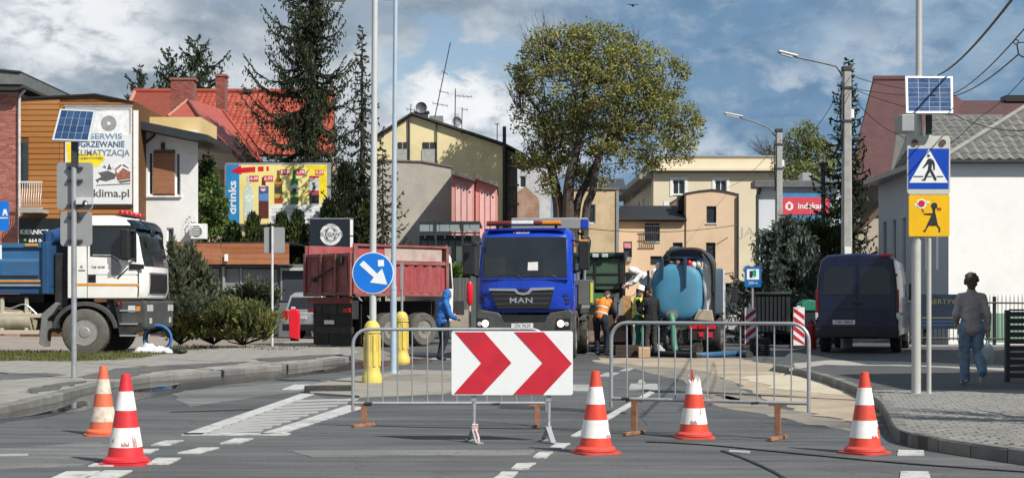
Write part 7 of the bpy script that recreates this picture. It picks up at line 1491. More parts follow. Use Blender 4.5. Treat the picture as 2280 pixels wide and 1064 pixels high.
# ------------------------------------------------------------------ trees and shrubs
bark = mat('grey_brown_bark', (.075,.062,.05), .95, 0, .25, 6, bump=.6); barkd = mat('dark_bark', (.04,.033,.027), .95, 0, .25, 6, bump=.6)
gS = random.Random(21)
def rv3(r): 
    while True:
        v = Vector((r.uniform(-1,1), r.uniform(-1,1), r.uniform(-1,1)))
        if .02 < v.length <= 1: return v
def leafq(mb, p, nrm, up, l, w, mi=0):
    a = nrm.cross(up); a = a.normalized() * w * .5 if a.length > 1e-4 else Vector((w * .5, 0, 0)); b = up.normalized() * l
    mb.v += [tuple(p - a * .4), tuple(p + b * .5 - a), tuple(p + b), tuple(p + b * .5 + a)]; o = len(mb.v) - 4; mb.f.append((o, o + 3, o + 2, o + 1)); mb.mi.append(mi)
def tree(name, label, base, d, stems, lobes, nclump, nleaf, lsize, mats, group=None, seed=1, bare=(), cr=.42, hollow=.35, barkm=bark, cat='tree', yscale=.9, sub=.35, gappy=0.0):
    """stems: lists of (px, py, radius) rising from the base; lobes: (px, py, rx, ry) crown outline pieces in photo pixels at distance d"""
    r = random.Random(seed); t = thing(name, label, cat, (W(base, 0, d).x, d, 0), 0, group); s = S(d)
    L_ = []
    for (px, py, rx, ry) in lobes: L_.append((W(px, py, d) + Vector((0, r.uniform(-.6, .6) * rx * s, 0)), rx * s, ry * s))
    vol = [a * b for _, a, b in L_]; tot = sum(vol); mb = MB(); tw = MB(); tips = []
    tops = []
    for st in stems:
        pts = [W(x, y, d) + Vector((0, (k * .12 * (1 if len(st) % 2 else -1)), 0)) for k, (x, y, _) in enumerate(st)]; pts[0].z = min(pts[0].z, -.05) if st[0][1] > 600 else pts[0].z
        c = smooth_curve(pts, 5); rr = []
        for i in range(len(c)):
            f = i / (len(c) - 1) * (len(st) - 1); k = min(int(f), len(st) - 2); rr.append(st[k][2] + (st[k + 1][2] - st[k][2]) * (f - k))
        tw.tube(c, rr, 9); tops.append((c[-1], rr[-1], c))
    for (C_, a, b) in L_:
        best = min(tops, key=lambda q: min((p - C_).length for p in q[2][len(q[2]) // 3:])); sp = min(best[2][len(best[2]) // 3:], key=lambda p: (p - C_).length + max(0, p.z - C_.z) * 2)
        m_ = sp.lerp(C_, .5) + rv3(r) * .25 * a; cc = smooth_curve([sp, m_, C_ + Vector((0, 0, b * .3))], 5); r0 = max(.03, best[1] * .55); tw.tube(cc, [r0 * (1 - .75 * i / (len(cc) - 1)) for i in range(len(cc))], 6, cap=False)
    for k in range(nclump):
        x = r.uniform(0, tot); i = 0
        while x > vol[i] and i < len(vol) - 1: x -= vol[i]; i += 1
        C_, a, b = L_[i]; v = rv3(r); q = v.length; v = v.normalized() * (hollow + (1 - hollow) * q ** .6); 
        p = C_ + Vector((v.x * a, v.y * a * yscale, v.z * b))
        if gappy and mnoise.noise(p * .75) < -.16 and r.random() < gappy: continue
        tips.append((p, C_, a))
        n_ = int(nleaf * r.uniform(.5, 1.4)); mi = 0 if r.random() < .6 else 1; rad = cr * r.uniform(.6, 1.3)
        for _ in range(n_):
            o = rv3(r); o = Vector((o.x, o.y, o.z * .75)) * rad; nn = rv3(r).normalized(); leafq(mb, p + o, nn, rv3(r).normalized(), lsize * r.uniform(.45, 1.5), lsize * r.uniform(.35, .9), mi if r.random() < .8 else 1 - mi)
    for p, C_, a in tips:
        if r.random() < sub:
            q = C_ + (p - C_) * .25 + rv3(r) * .15 * a; cc = [q, q.lerp(p, .55) + rv3(r) * .12, p]; tw.tube(cc, [.028, .018, .007], 4, cap=False)
    for (px, py, rx, ry, n) in bare:
        for _ in range(n):
            v = rv3(r); p = W(px + v.x * rx, py + v.y * ry, d) + Vector((0, v.z * rx * s, 0)); q = W(px + v.x * rx * .4 + 10, py + ry * 1.3, d) + Vector((0, v.z * rx * s * .4, 0)); m_ = q.lerp(p, .6) + rv3(r) * .2; tw.tube([q, m_, p], [.022, .013, .004], 4, cap=False)
            for _ in range(3): e = q.lerp(p, r.uniform(.4, .95)); tw.tube([e, e + (p - q).normalized() * .5 + rv3(r) * .35], [.008, .003], 3, cap=False)
    tw.build('trunk', barkm, t, world=True, smooth=True); mb.build('crown', mats, t, world=True); return t
def conifer(name, label, px, d, ytop, zbot, rmax, nb, mats, seed=1, group=None, droop=.25, sparse=1.0, shape=.75, twl=.5, needle=.20, barkm=barkd, cat='tree', xs=(1, 1), tipup=.2, gaps=0.0, trunk_r=None, fill=0, lv=.62):
    r = random.Random(seed); b = Vector((W(px, 0, d).x, d, 0)); zt = W(0, ytop, d).z; t = thing(name, label, cat, b, 0, group); tr = MB(); mb = MB()
    R0 = trunk_r or zt * .014; tr.tube([(0, 0, 0), (.03, 0, zt * .4), (0, 0, zt * .8), (0, 0, zt)], [R0, R0 * .75, R0 * .3, .01], 9)
    for k in range(nb):
        f = (k + r.random()) / nb; z = zbot + (zt - zbot) * (1 - (1 - f) ** 1.0) ; rel = 1 - (z - zbot) / (zt - zbot); L_ = rmax * (rel ** shape) * r.uniform(lv, 1.15)
        if gaps and mnoise.noise((z * 1.3, k % 5, seed)) < -.25 + .0 and r.random() < gaps: continue
        a = k * 2.39996 + r.uniform(-.5, .5); dx, dy = math.cos(a), math.sin(a); L_ *= xs[0] if dx < 0 else xs[1]; L_ = max(L_, .12)
        dr = droop * r.uniform(.5, 1.5) * (.4 + rel); P0 = Vector((0, 0, z)); pts = []
        for i in range(6):
            u = i / 5; pts.append(P0 + Vector((dx * L_ * u, dy * L_ * u, -dr * L_ * math.sin(u * 2.2) + tipup * L_ * u ** 3)))
        tr.tube(pts, [.035 * (1 - .8 * i / 5) * min(1, L_) + .006 for i in range(6)], 4, cap=False)
        n = max(3, int(L_ / .085 * sparse)); mi = 0 if r.random() < .65 else 1
        for i in range(n):
            u = .08 + .92 * (i + r.random() * .6) / n; j = min(int(u * 5), 4); p = pts[j].lerp(pts[j + 1], u * 5 - j); fw = (pts[j + 1] - pts[j]).normalized(); sd = fw.cross(Vector((0, 0, 1))).normalized()
            for sg in (-1, 1):
                tl = twl * L_ * .33 * (1.15 - u) * r.uniform(.6, 1.3) + .10; td = (sd * sg * r.uniform(.5, 1) + fw * r.uniform(.5, 1.1) + Vector((0, 0, -r.uniform(.1, .9) * (droop * 2.2)))).normalized()
                for q in range(max(1, int(tl / (needle * .55)))):
                    pp = p + td * (q * needle * .5); nn = rv3(r).normalized(); leafq(mb, pp, nn, (td + rv3(r) * .35), needle * r.uniform(.7, 1.25), needle * .42 * r.uniform(.7, 1.3), mi if r.random() < .8 else 1 - mi)
            leafq(mb, p, rv3(r).normalized(), fw + rv3(r) * .3, needle, needle * .4, mi)
        for _ in range(int(fill * min(1.6, L_))):
            u = r.random() ** 1.2; j = min(int(u * 5), 4); p = pts[j].lerp(pts[j + 1], u * 5 - j) + Vector((r.uniform(-.22, .22), r.uniform(-.22, .22), -r.random() ** 1.5 * .55)) * min(1.2, L_ * .6); leafq(mb, p, rv3(r).normalized(), Vector((r.uniform(-.5, .5), r.uniform(-.5, .5), -1)), needle * r.uniform(1.0, 1.7), needle * .5, mi if r.random() < .7 else 1 - mi)
    tr.build('trunk', barkm, t, smooth=True); mb.build('crown', mats, t); return t
lY = leafmat('young_leaf_olive', (.235,.235,.06), (.32,.295,.075)); lG = leafmat('young_leaf_grey_green', (.15,.17,.075), (.22,.235,.10))
cS = leafmat('spruce_needles', (.03,.042,.022), (.05,.062,.032)); cD = leafmat('spruce_dark_needles', (.018,.032,.018), (.035,.05,.026)); cM = leafmat('spruce_mid_needles', (.040,.055,.028), (.065,.078,.038))
cB = leafmat('blue_spruce_needles', (.085,.115,.092), (.14,.165,.13)); cBd = leafmat('blue_spruce_dark', (.045,.065,.05), (.075,.098,.078))
tH = leafmat('thuja_green', (.045,.07,.022), (.085,.105,.03)); tD = leafmat('thuja_dark', (.018,.03,.014), (.035,.05,.02))
iV = leafmat('ivy_bright_green', (.10,.175,.04), (.17,.24,.06)); iD = leafmat('shrub_dark_green', (.025,.048,.018), (.05,.075,.025)); jN = leafmat('juniper_olive', (.17,.185,.065), (.27,.25,.085)); pG = leafmat('pine_grey_green', (.085,.10,.06), (.13,.145,.085)); pG2 = leafmat('pine_grey_dark', (.06,.072,.045), (.095,.11,.06)); jN2 = leafmat('juniper_green', (.095,.12,.045), (.15,.17,.065))
tree('spring_tree', 'big broad tree with yellow-green young leaves and bare twigs at its upper left', 1262, 72.0,
     [[(1246,700,.34),(1246,500,.30),(1240,430,.26),(1222,350,.16),(1205,250,.09)], [(1262,700,.36),(1264,500,.30),(1268,400,.24),(1285,330,.18),(1300,220,.11),(1290,120,.05)], [(1278,700,.24),(1282,480,.2),(1310,400,.16),(1345,330,.12),(1400,240,.07)], [(1300,700,.2),(1303,490,.19),(1318,430,.18),(1326,380,.16),(1350,320,.12),(1430,270,.06)]],
     [(1250,120,85,62),(1330,110,90,50),(1200,165,60,62),(1400,150,80,60),(1290,190,110,70),(1370,220,110,80),(1190,250,55,60),(1240,290,70,70),(1320,290,90,60),(1430,240,70,60),(1470,205,38,50),(1505,175,24,48),(1460,290,70,55),(1515,285,44,52),(1390,325,80,42),(1490,335,60,28),(1225,360,40,36),(1280,370,40,26),(1340,395,26,22),(1535,290,26,38),(1215,410,26,30),(1425,365,46,20),(1180,350,30,30),(1300,395,24,20),(1225,330,50,50),(1160,200,26,26),(1150,160,18,14)],
     1850, 27, .145, [lY, lG], seed=4, bare=((1205,75,55,48,46),(1300,75,40,28,14),(1150,190,30,40,16),(1180,320,28,40,14),(1395,80,40,22,14),(1520,150,18,22,8)), cr=.40, hollow=.22, gappy=.65)
conifer('spruce_tree', 'tall dark spruce before the red roof, reaching out of the top of the view', 690, 74.0, -95, 4.6, 4.1, 190, [cS, cM], 5, droop=.30, shape=.5, twl=.55, needle=.17, xs=(1.1, .92), gaps=.6, tipup=.45, fill=46, lv=.45)
conifer('thin_spruce', 'thin sparse spruce with drooping branches, right of the tall spruce', 806, 63.0, 62, 3.0, 2.1, 105, [cD, cM], 8, droop=.36, shape=.95, sparse=.7, twl=.45, needle=.19, tipup=.35, fill=7)
conifer('larch_tree', 'sparse brownish drooping conifer before the grey wall, behind the lamp post', 852, 62.0, 330, 2.0, 1.45, 62, [leafmat('larch_brown_needles', (.05,.05,.025), (.085,.075,.035)), cD], 9, droop=.40, shape=.5, sparse=.6, twl=.4, needle=.14, tipup=.3)
for (px, y, rm, sd, lab, xs) in ((312, 152, 1.3, 31, 'smallest background conifer above the red roof, leftmost of three', (1.1, .9)), (376, 112, 1.55, 32, 'middle background conifer above the red roof with a rounded top', (1, .9)), (440, 84, 2.0, 33, 'background conifer above the chimneys leaning with one long branch to the right', (.9, 1.3))):
    conifer('background_conifer', lab, px, 108.0, y, 7.5, rm * 1.8, 66, [leafmat('far_conifer', (.035,.055,.038), (.06,.08,.05)), cM], sd, 'conifers behind the red roof', droop=.18, shape=.45, sparse=.7, twl=.6, needle=.34, xs=xs, tipup=.5, gaps=.4, fill=14)
conifer('blue_spruce', 'wide grey-green blue spruce beside the concrete lamp pole', 1752, 51.0, 478, .5, 2.35, 150, [cB, cBd], 12, droop=.12, shape=.5, twl=.8, needle=.14, tipup=.15, xs=(1.0, .85), fill=90)
conifer('tall_spruce', 'tall narrow dark spruce behind the nearer concrete pole', 1890, 60.5, 132, 1.5, 1.9, 130, [cD, tD], 15, droop=.22, shape=.7, twl=.7, needle=.18, xs=(1.15, .7), fill=16)
tree('pale_tree', 'pale green budding tree beyond the white office building', 1790, 98.0, [[(1795,700,.3),(1795,420,.2),(1795,330,.1)]], [(1790,330,42,46),(1765,365,38,38),(1820,355,38,42),(1800,385,55,30),(1795,300,20,26)], 230, 26, .2, [leafmat('pale_budding_leaf', (.14,.18,.06), (.20,.23,.08)), lG], seed=6, bare=((1790,290,30,26,18),), cr=.6)
tree('bare_tree', 'leafless twiggy tree just above the cream house parapet', 1712, 118.0, [[(1715,700,.2),(1715,360,.12),(1715,330,.06)]], [(1715,338,30,16)], 30, 8, .12, [lG, lG], seed=16, bare=((1705,318,42,22,40),(1740,312,20,20,16)), cr=.5)
# shrubs and hedge columns on the left
def bush(name, label, px, d, lobes, nclump, nleaf, lsize, mats, seed, cr=.22, group=None, cat='shrub', hollow=.55):
    return tree(name, label, px, d, [[(px, YH + H * K / d, .05), (px + 4, lobes[0][1], .03)]], lobes, nclump, nleaf, lsize, mats, group, seed, cr=cr, cat=cat, hollow=hollow, sub=.15)
bush('climbing_shrub', 'bright green climbing shrub at the corner of the white house', 468, 64.5, [(455,400,24,40),(470,450,32,45),(452,470,24,40),(475,510,36,38),(462,370,18,22),(490,470,20,40),(445,515,18,28),(500,520,26,24)], 330, 30, .14, [iV, iD], 41)
bush('bare_climber', 'thin leafless climber on the white house wall', 425, 61.2, [(424,500,14,30)], 10, 8, .06, [iD, iD], 42, cat='climber')
for (px, y, w, dd, lab, m_, sd) in ((768, 372, 48, 62.6, 'tallest dark hedge conifer, right of the drinks billboard', [tD, tD], 51), (730, 455, 30, 65.6, 'dark hedge conifer in the gap right of the drinks billboard', [tD, tH], 52), (563, 484, 34, 63.9, 'leftmost rounded hedge conifer before the drinks billboard', [tH, tD], 53), (627, 482, 26, 64.2, 'hedge conifer below the middle of the drinks billboard', [tH, tD], 54), (662, 478, 26, 64.0, 'pointed hedge conifer just left of the black emblem sign', [tH, tD], 55), (520, 505, 30, 64.4, 'low dark hedge conifer under the left end of the drinks billboard', [tD, tH], 56), (600, 510, 22, 64.6, 'short hedge conifer behind the square sign back', [tD, tH], 57), (812, 430, 26, 62.2, 'narrow hedge conifer just left of the keep right pole', [tD, tH], 58)):
    t = thing('hedge_conifer', lab, 'hedge conifer', (W(px, 0, dd).x, dd, 0), 0, 'hedge conifers by the billboard'); r = random.Random(sd); mb = MB(); zt = W(0, y, dd).z; wr_ = w * S(dd)
    MB().tube([(0, 0, 0), (0, 0, zt * .85)], [.07, .02], 6).build('trunk', barkd, t)
    for k in range(620):
        f = r.random() ** .85; z = .3 + (zt - .3) * f; rr = wr_ * (1 - f ** 2.2) ** .7 * (.55 + .45 * r.random() ** .5) * (1 + .25 * mnoise.noise((math.cos(k) * 2, z * 1.5, sd))); a = r.uniform(0, 6.283); p = Vector((math.cos(a) * rr, math.sin(a) * rr, z)); mi = 0 if mnoise.noise(p * 2.2) > -.1 else 1
        for _ in range(9): leafq(mb, p + rv3(r) * .17, rv3(r).normalized(), Vector((math.cos(a) * .35, math.sin(a) * .35, 1)) + rv3(r) * .45, .21 * r.uniform(.6, 1.2), .08, mi)
    mb.build('crown', m_, t)
def juniper(label, px, d, lobes, n, mats, seed, up=.5, ll=.17, cat='shrub', name='juniper_bush', group=None):
    r = random.Random(seed); t = thing(name, label, cat, (W(px, 0, d).x, d, 0), 0, group); mb = MB(); tr = MB(); s = S(d)
    for (x, y, rx, ry) in lobes:
        C_ = W(x, y, d) + Vector((0, r.uniform(-.4, .4), 0)); o = Vector((C_.x, C_.y, max(.05, C_.z - ry * s)))
        for k in range(int(n * rx * ry / 2500)):
            v = rv3(r).normalized(); v.z = abs(v.z) * .9 - .25; p = C_ + Vector((v.x * rx * s, v.y * rx * s, v.z * ry * s)) * r.uniform(.55, 1.05); p.z = max(.06, p.z); dr = ((p - o).normalized() + Vector((0, 0, up))).normalized(); L_ = r.uniform(.25, .6); mi = 0 if mnoise.noise(p * 1.6) > -.05 else 1
            if k % 6 == 0: tr.tube([o, o.lerp(p, .6) + rv3(r) * .1, p], [.025, .015, .006], 4, cap=False)
            for q in range(11): pp = p + dr * L_ * (q / 11 - .4); leafq(mb, pp, rv3(r).normalized(), dr + rv3(r) * .75, ll * r.uniform(.6, 1.2), ll * .33, mi if r.random() < .85 else 1 - mi)
    tr.build('stems', barkd, t, world=True); mb.build('crown', mats, t, world=True); return t
juniper('dense rounded dark green bush under the red company sign', 1815, 54.5, [(1800,560,60,70),(1835,540,45,60),(1790,520,36,36),(1820,620,60,50),(1760,600,40,50)], 130, [tH, tD], 65, up=.2, name='rounded_bush', ll=.2)
juniper('low spreading olive juniper filling the bed right of the white truck', 480, 43.5, [(430,712,55,32),(395,722,40,34),(500,705,60,36),(560,712,52,34),(470,742,70,24),(540,745,60,22),(400,742,40,24),(590,725,30,28)], 300, [jN, jN2], 61)
juniper('dark layered shrub above the juniper, beside the silver car', 560, 45.0, [(535,662,44,18),(575,648,32,18),(590,672,26,22),(550,690,56,20)], 240, [pG, iD], 62, up=.1, name='dark_shrub')
juniper('tall feathery grey-green pine shrub right behind the white truck cab', 410, 42.5, [(392,615,24,48),(412,590,26,48),(438,625,28,42),(400,660,36,32),(458,655,26,30),(384,575,10,40),(425,685,38,24)], 120, [pG, pG2], 63, up=1.0, name='pine_shrub', ll=.22)
sb = leafmat('soil_weeds', (.07,.09,.03), (.14,.13,.06)); mb = MB(); r = random.Random(71)
for k in range(2600):
    p = Vector((W(r.uniform(360, 700), 0, 43).x, r.uniform(39.6, 44.5), .02))
    if mnoise.noise(p * .9) < -.05: continue
    leafq(mb, p, rv3(r).normalized(), Vector((r.uniform(-.4,.4), r.uniform(-.4,.4), 1)), r.uniform(.05, .17), .03)
mb.build('weeds', sb, kind='stuff')
sheet('planting_bed', [G(x, y, .0)[:2] for x, y in ((370,777),(620,768),(640,756),(600,748),(380,752))], .016, earth, jit=.2, sub=6)
juniper('low green hedge on top of the grey container box', 1024, 51.0, [(1012,612,14,9),(1034,613,14,9)], 1500, [iD, iV], 64, name='hedge_strip', cat='hedge')
# bare tree beyond the right edge whose branches shade the pavement
r = random.Random(77); t = thing('roadside_tree', 'leafless roadside tree beyond the right edge, its branches shading the pavement', 'tree', (7.7, 14.0, ZR)); tr = MB(); tr.tube([(0, 0, -.1), (0, 0, 2.4)], [.13, .09], 9)
for k in range(26):
    a = r.uniform(0, 6.28); b = Vector((math.cos(a) * r.uniform(.5, 1.3), math.sin(a) * r.uniform(.5, 1.1), r.uniform(1.4, 2.6))); s0 = Vector((0, 0, r.uniform(1.8, 2.4))); e = s0 + b; tr.tube([s0, s0.lerp(e, .5) + rv3(r) * .2, e], [.05, .03, .012], 5, cap=False)
    for _ in range(5): q = s0.lerp(e, r.uniform(.4, 1)); tr.tube([q, q + b.normalized() * .5 + rv3(r) * .4], [.014, .005], 4, cap=False)
tr.build('trunk', bark, t, smooth=True)
for (x0, x1, y0, y1, h, lab) in ((9.7, 19, 18.0, 22.6, 6.6, 'plain garage house beyond the right edge, shading the pavement'), (12.4, 21, 26.0, 34.2, 8.2, 'plain brick house beyond the right edge, shading the parked van')):
    t = thing('side_house', lab, 'building', ((x0 + x1) / 2, (y0 + y1) / 2, ZR)); m_ = _M['beige_plaster']; mb = MB(); wops = [(.8 + i * 2.6, 1.1, 2.0 + i * 2.6, 2.6) for i in range(int((x1 - x0) / 2.8))]
    wall_grid(mb, (x0, y0, 0), (1, 0, 0), x1 - x0, h - 1.6, wops, .12); mb.box(x0, x1, y0 + .13, y1, 0, h - 1.6); mb.build('wall', m_, t, world=True)
    for w_ in wops: window(t, (x0, y0, 0), (1, 0, 0), *w_, pvcw, glassw, .12, .06, 1, sill=pvcw)
    MB().prism([(x0 - .3, h - 1.6), (x1 + .3, h - 1.6), ((x0 + x1) / 2, h)], 'y', y0 - .3, y1 + .3).build('roof', br, t, world=True, bevel=.02)
# ------------------------------------------------------------------ people
skin = mat('skin', (.45,.26,.18), .55, 0, .08, 20); hairm = mat('dark_hair', (.075,.052,.038), .7, 0, .3, 30, bump=.6)
def blobmesh(shapes, voxel=.014, smooth=2):
    """one continuous surface from tapered limbs and ellipsoids: ('c', p0, r0, p1, r1) or ('e', centre, (rx, ry, rz)[, rot])"""
    mb = MB()
    for s in shapes:
        if s[0] == 'c':
            p0, r0, p1, r1 = Vector(s[1]), s[2], Vector(s[3]), s[4]; L_ = (p1 - p0).length; n = max(2, int(L_ / .03)); d = (p1 - p0).normalized() if L_ > 1e-6 else Vector((0, 0, 1))
            pts, rs = [], []
            for a in (-85, -60, -30): pts.append(p0 + d * r0 * math.sin(R(a))); rs.append(r0 * math.cos(R(a)))
            for i in range(n + 1): pts.append(p0.lerp(p1, i / n)); rs.append(r0 + (r1 - r0) * i / n)
            for a in (30, 60, 85): pts.append(p1 + d * r1 * math.sin(R(a))); rs.append(r1 * math.cos(R(a)))
            mb.tube(pts, rs, 14)
        else:
            m2 = MB(); m2.ball((0, 0, 0), s[2], 18, 12); M = Matrix.Translation(Vector(s[1])) @ (s[3].to_matrix().to_4x4() if len(s) > 3 else Matrix()); mb.add([M @ Vector(v) for v in m2.v], m2.f)
    me = bpy.data.meshes.new('tmp'); me.from_pydata(mb.v, [], mb.f); bm = bmesh.new(); bm.from_mesh(me); bmesh.ops.remove_doubles(bm, verts=bm.verts, dist=1e-5); bmesh.ops.recalc_face_normals(bm, faces=bm.faces); bm.to_mesh(me); bm.free()
    o = bpy.data.objects.new('tmp', me); wscn.collection.objects.link(o); rm = o.modifiers.new('r', 'REMESH'); rm.mode = 'VOXEL'; rm.voxel_size = voxel; sm = o.modifiers.new('s', 'SMOOTH'); sm.factor = .5; sm.iterations = smooth
    dg = wdg(); out = bpy.data.meshes.new_from_object(o.evaluated_get(dg)); bpy.data.objects.remove(o); bpy.data.meshes.remove(me); return out
def meshobj(name, me, m, parent, extra=None, label=None, wrinkle=0.0):
    if wrinkle:
        for v in me.vertices: k = mnoise.noise(v.co * 14) * wrinkle + mnoise.noise(Vector((v.co.x * 7, v.co.y * 7, v.co.z * 30))) * wrinkle * .6; v.co += v.normal * k
    if extra:
        bm = bmesh.new(); bm.from_mesh(me); m2 = bpy.data.meshes.new('x'); m2.from_pydata(extra.v, [], extra.f); bm.from_mesh(m2); bm.to_mesh(me); bm.free(); bpy.data.meshes.remove(m2)
    me.materials.clear(); me.materials.append(m); me.polygons.foreach_set('use_smooth', [True] * len(me.polygons)); me.name = name
    o = bpy.data.objects.new(name, me); col.objects.link(o); o.parent = parent; ROOT[o] = ROOT[parent]
    if label: o['label'] = label
    return o
def hand(mb, w, e, curl=.6, side=1):
    """palm, four bent fingers of unequal length and a thumb leaving the side of the palm"""
    w, e = Vector(w), Vector(e); d = (w - e).normalized(); n = d.cross(Vector((0, 1, 0))); n = n.normalized() if n.length > .1 else Vector((1, 0, 0)); n *= side; f = d.cross(n).normalized()
    mb.tube([w - d * .02, w + d * .03, w + d * .085], [.026, .036, .034], 8)
    for i, L_ in enumerate((.068, .078, .073, .056)):
        b = w + d * .085 + f * (.03 - .02 * i); k1 = b + d * L_ * .5 - n * L_ * .12 * curl; k2 = k1 + (d * (1 - curl * .6) - n * curl).normalized() * L_ * .32; k3 = k2 + (d * (1 - curl * 1.3) - n * curl * 1.2).normalized() * L_ * .26; mb.tube([b - d * .01, k1, k2, k3], [.0095, .009, .008, .006], 6)
    b = w + d * .03 + f * .03; k1 = b + (f * .8 + d * .6 - n * .2).normalized() * .035; mb.tube([b - f * .012, k1, k1 + (d * .9 + f * .15 - n * .4 * curl).normalized() * .032], [.013, .0105, .008], 6)
def person(label, loc, rz, J, top, legs, topn='jacket', legn='trousers', shoes=None, hair='short', hat=None, extra=None, puff=1.0, scale=1.0, wide=1.0, vest=None, mitts=True, hood=None, chestw=1.0):
    """J: pelvis, chest, neck, head, (l/r) sh, el, wr, hip, kn, an, toe in metres, facing +y"""
    V = {k: Vector(v) * scale for k, v in J.items()}; s = scale; t = thing('person', label, 'person', loc, rz)
    hd = (V['head'] - V['neck']).normalized(); fw = Vector(J.get('face', (0, 1, 0))).normalized(); sd = fw.cross(hd).normalized(); fw = hd.cross(sd).normalized() * 1.0; fw = sd.cross(hd) * -1 if sd.cross(hd).dot(fw) < 0 else sd.cross(hd); H_ = V['head']
    Q = Matrix((sd, fw, hd)).transposed().to_quaternion(); h = lambda a, b, c: H_ + sd * a * s + fw * b * s + hd * c * s
    sh = [('e', H_ + hd * .025 * s, (.076 * s, .093 * s, .105 * s), Q), ('e', h(0, .022, -.045), (.058 * s, .066 * s, .075 * s), Q), ('c', V['neck'] - hd * .05 * s, .060 * s, h(0, -.01, -.06), .052 * s), ('c', h(0, .088, .012), .011 * s, h(0, .108, -.022), .015 * s), ('e', h(.078, -.008, -.005), (.012 * s, .022 * s, .032 * s), Q), ('e', h(-.078, -.008, -.005), (.012 * s, .022 * s, .032 * s), Q), ('e', h(0, .082, -.055), (.024 * s, .012 * s, .009 * s), Q), ('e', h(0, .08, -.09), (.022 * s, .016 * s, .016 * s), Q)]
    sh += [('c', V['pelvis'], .115 * s, V['chest'], .12 * s), ('c', V['chest'], .12 * s, V['neck'] - hd * .06 * s, .07 * s)]
    hands = MB()
    for q in 'lr':
        sg = -1 if q == 'l' else 1
        sh += [('c', V['chest'] + (V[q + 'sh'] - V['chest']) * .3, .08 * s, V[q + 'sh'], .055 * s), ('c', V[q + 'sh'], .05 * s, V[q + 'el'], .042 * s), ('c', V[q + 'el'], .041 * s, V[q + 'wr'], .027 * s), ('c', V['pelvis'], .1 * s, V[q + 'hip'], .085 * s), ('c', V[q + 'hip'], .085 * s, V[q + 'kn'], .055 * s), ('c', V[q + 'kn'], .055 * s, V[q + 'an'], .038 * s), ('c', V[q + 'an'], .04 * s, V[q + 'toe'], .03 * s)]
        hand(hands, V[q + 'wr'], V[q + 'el'], .7, -sg)
    meshobj('body', blobmesh(sh), skin, t, hands)
    for a in (-.032, .032): MB().ball(tuple(h(a, .083, .012)), .013 * s, 8, 6).build('eye', mat('eye_dark', (.03,.02,.02), .2), t, smooth=True)
    p = puff; tp = [('c', V['pelvis'] + (V['chest'] - V['pelvis']).normalized() * -.05, .150 * s * p, V['chest'], .150 * s * p * chestw), ('c', V['pelvis'] + Vector((-.06 * s, 0, -.03 * s)), .125 * s * p, V['pelvis'] + Vector((.06 * s, 0, -.03 * s)), .125 * s * p), ('c', V['chest'] + Vector((-.07 * s, 0, 0)), .12 * s * p, V['chest'] + Vector((.07 * s, 0, 0)), .12 * s * p), ('c', V['chest'], .14 * s * p, V['neck'] - hd * .04 * s, .075 * s * p)]
    for q in 'lr': tp += [('c', V['chest'] + (V[q + 'sh'] - V['chest']) * .35, .105 * s * p, V[q + 'sh'], .066 * s * p), ('c', V['neck'] - hd * .05 * s, .062 * s, V[q + 'sh'], .062 * s), ('c', V[q + 'sh'], .066 * s * p, V[q + 'el'], .058 * s * p), ('c', V[q + 'el'], .062 * s * p, V[q + 'wr'] + (V[q + 'el'] - V[q + 'wr']).normalized() * .02, .050 * s * p)]
    if hood: tp += [('e', H_ + hd * .02 * s - fw * .03 * s, (.108 * s, .105 * s, .135 * s), Q), ('c', V['neck'], .09 * s, h(0, -.04, -.05), .10 * s)]
    else: tp += [('c', V['neck'] - hd * .03 * s, .075 * s, V['neck'] + hd * .02 * s, .068 * s)]
    meshobj(topn, blobmesh(tp, .015), top, t, wrinkle=.010)
    if vest: meshobj('vest', blobmesh([('c', V['pelvis'] + (V['chest'] - V['pelvis']) * .05, .162 * s, V['chest'], .165 * s), ('c', V['chest'] + Vector((-.08 * s, 0, 0)), .135 * s, V['chest'] + Vector((.08 * s, 0, 0)), .135 * s), ('c', V['chest'], .15 * s, V['neck'] - hd * .07 * s, .09 * s)] + [('c', V['chest'] + (V[q + 'sh'] - V['chest']) * .4, .11 * s, V[q + 'sh'] * .93 + V['chest'] * .07, .084 * s) for q in 'lr'], .015), vest, t, wrinkle=.006)
    if vest:
        ax = (V['chest'] - V['pelvis']).normalized(); a_ = ax.cross(Vector((0, 1, 0))).normalized(); b_ = ax.cross(a_)
        for f_ in (.25, .7):
            c_ = V['pelvis'].lerp(V['chest'], f_); mb = MB(); [mb.tube([c_ + (a_ * math.cos(u) + b_ * math.sin(u)) * (.158 + .012 * f_) * s + ax * dz for u in [2 * math.pi * i / 20 for i in range(21)]], .014, 5, cap=False) for dz in (-.012, .012)]; mb.build('reflective_strip', mat('reflective_silver', (.62,.63,.60), .4), t, smooth=True)
    lg = [('c', V['pelvis'] + Vector((-.05 * s, 0, .03)), .125 * s, V['pelvis'] + Vector((.05 * s, 0, .03)), .125 * s)]
    for q in 'lr': lg += [('c', V['pelvis'], .12 * s, V[q + 'hip'], .105 * s * (.5 + .5 * wide)), ('c', V[q + 'hip'], .105 * s * (.5 + .5 * wide), V[q + 'kn'], .075 * s * wide), ('c', V[q + 'kn'], .076 * s * wide, V[q + 'an'] + Vector((0, 0, .015)), .068 * s * wide)]
    meshobj(legn, blobmesh(lg, .015), legs, t, wrinkle=.011)
    for q in 'lr':
        a, b = V[q + 'an'], V[q + 'toe']; dn = Vector((0, 0, -1)); meshobj('shoe', blobmesh([('c', a + Vector((0, 0, -.02)), .046 * s, b, .040 * s), ('c', a + (a - b).normalized() * .04 * s + Vector((0, 0, -.02)), .042 * s, a, .045 * s)], .013), shoes or black, t)
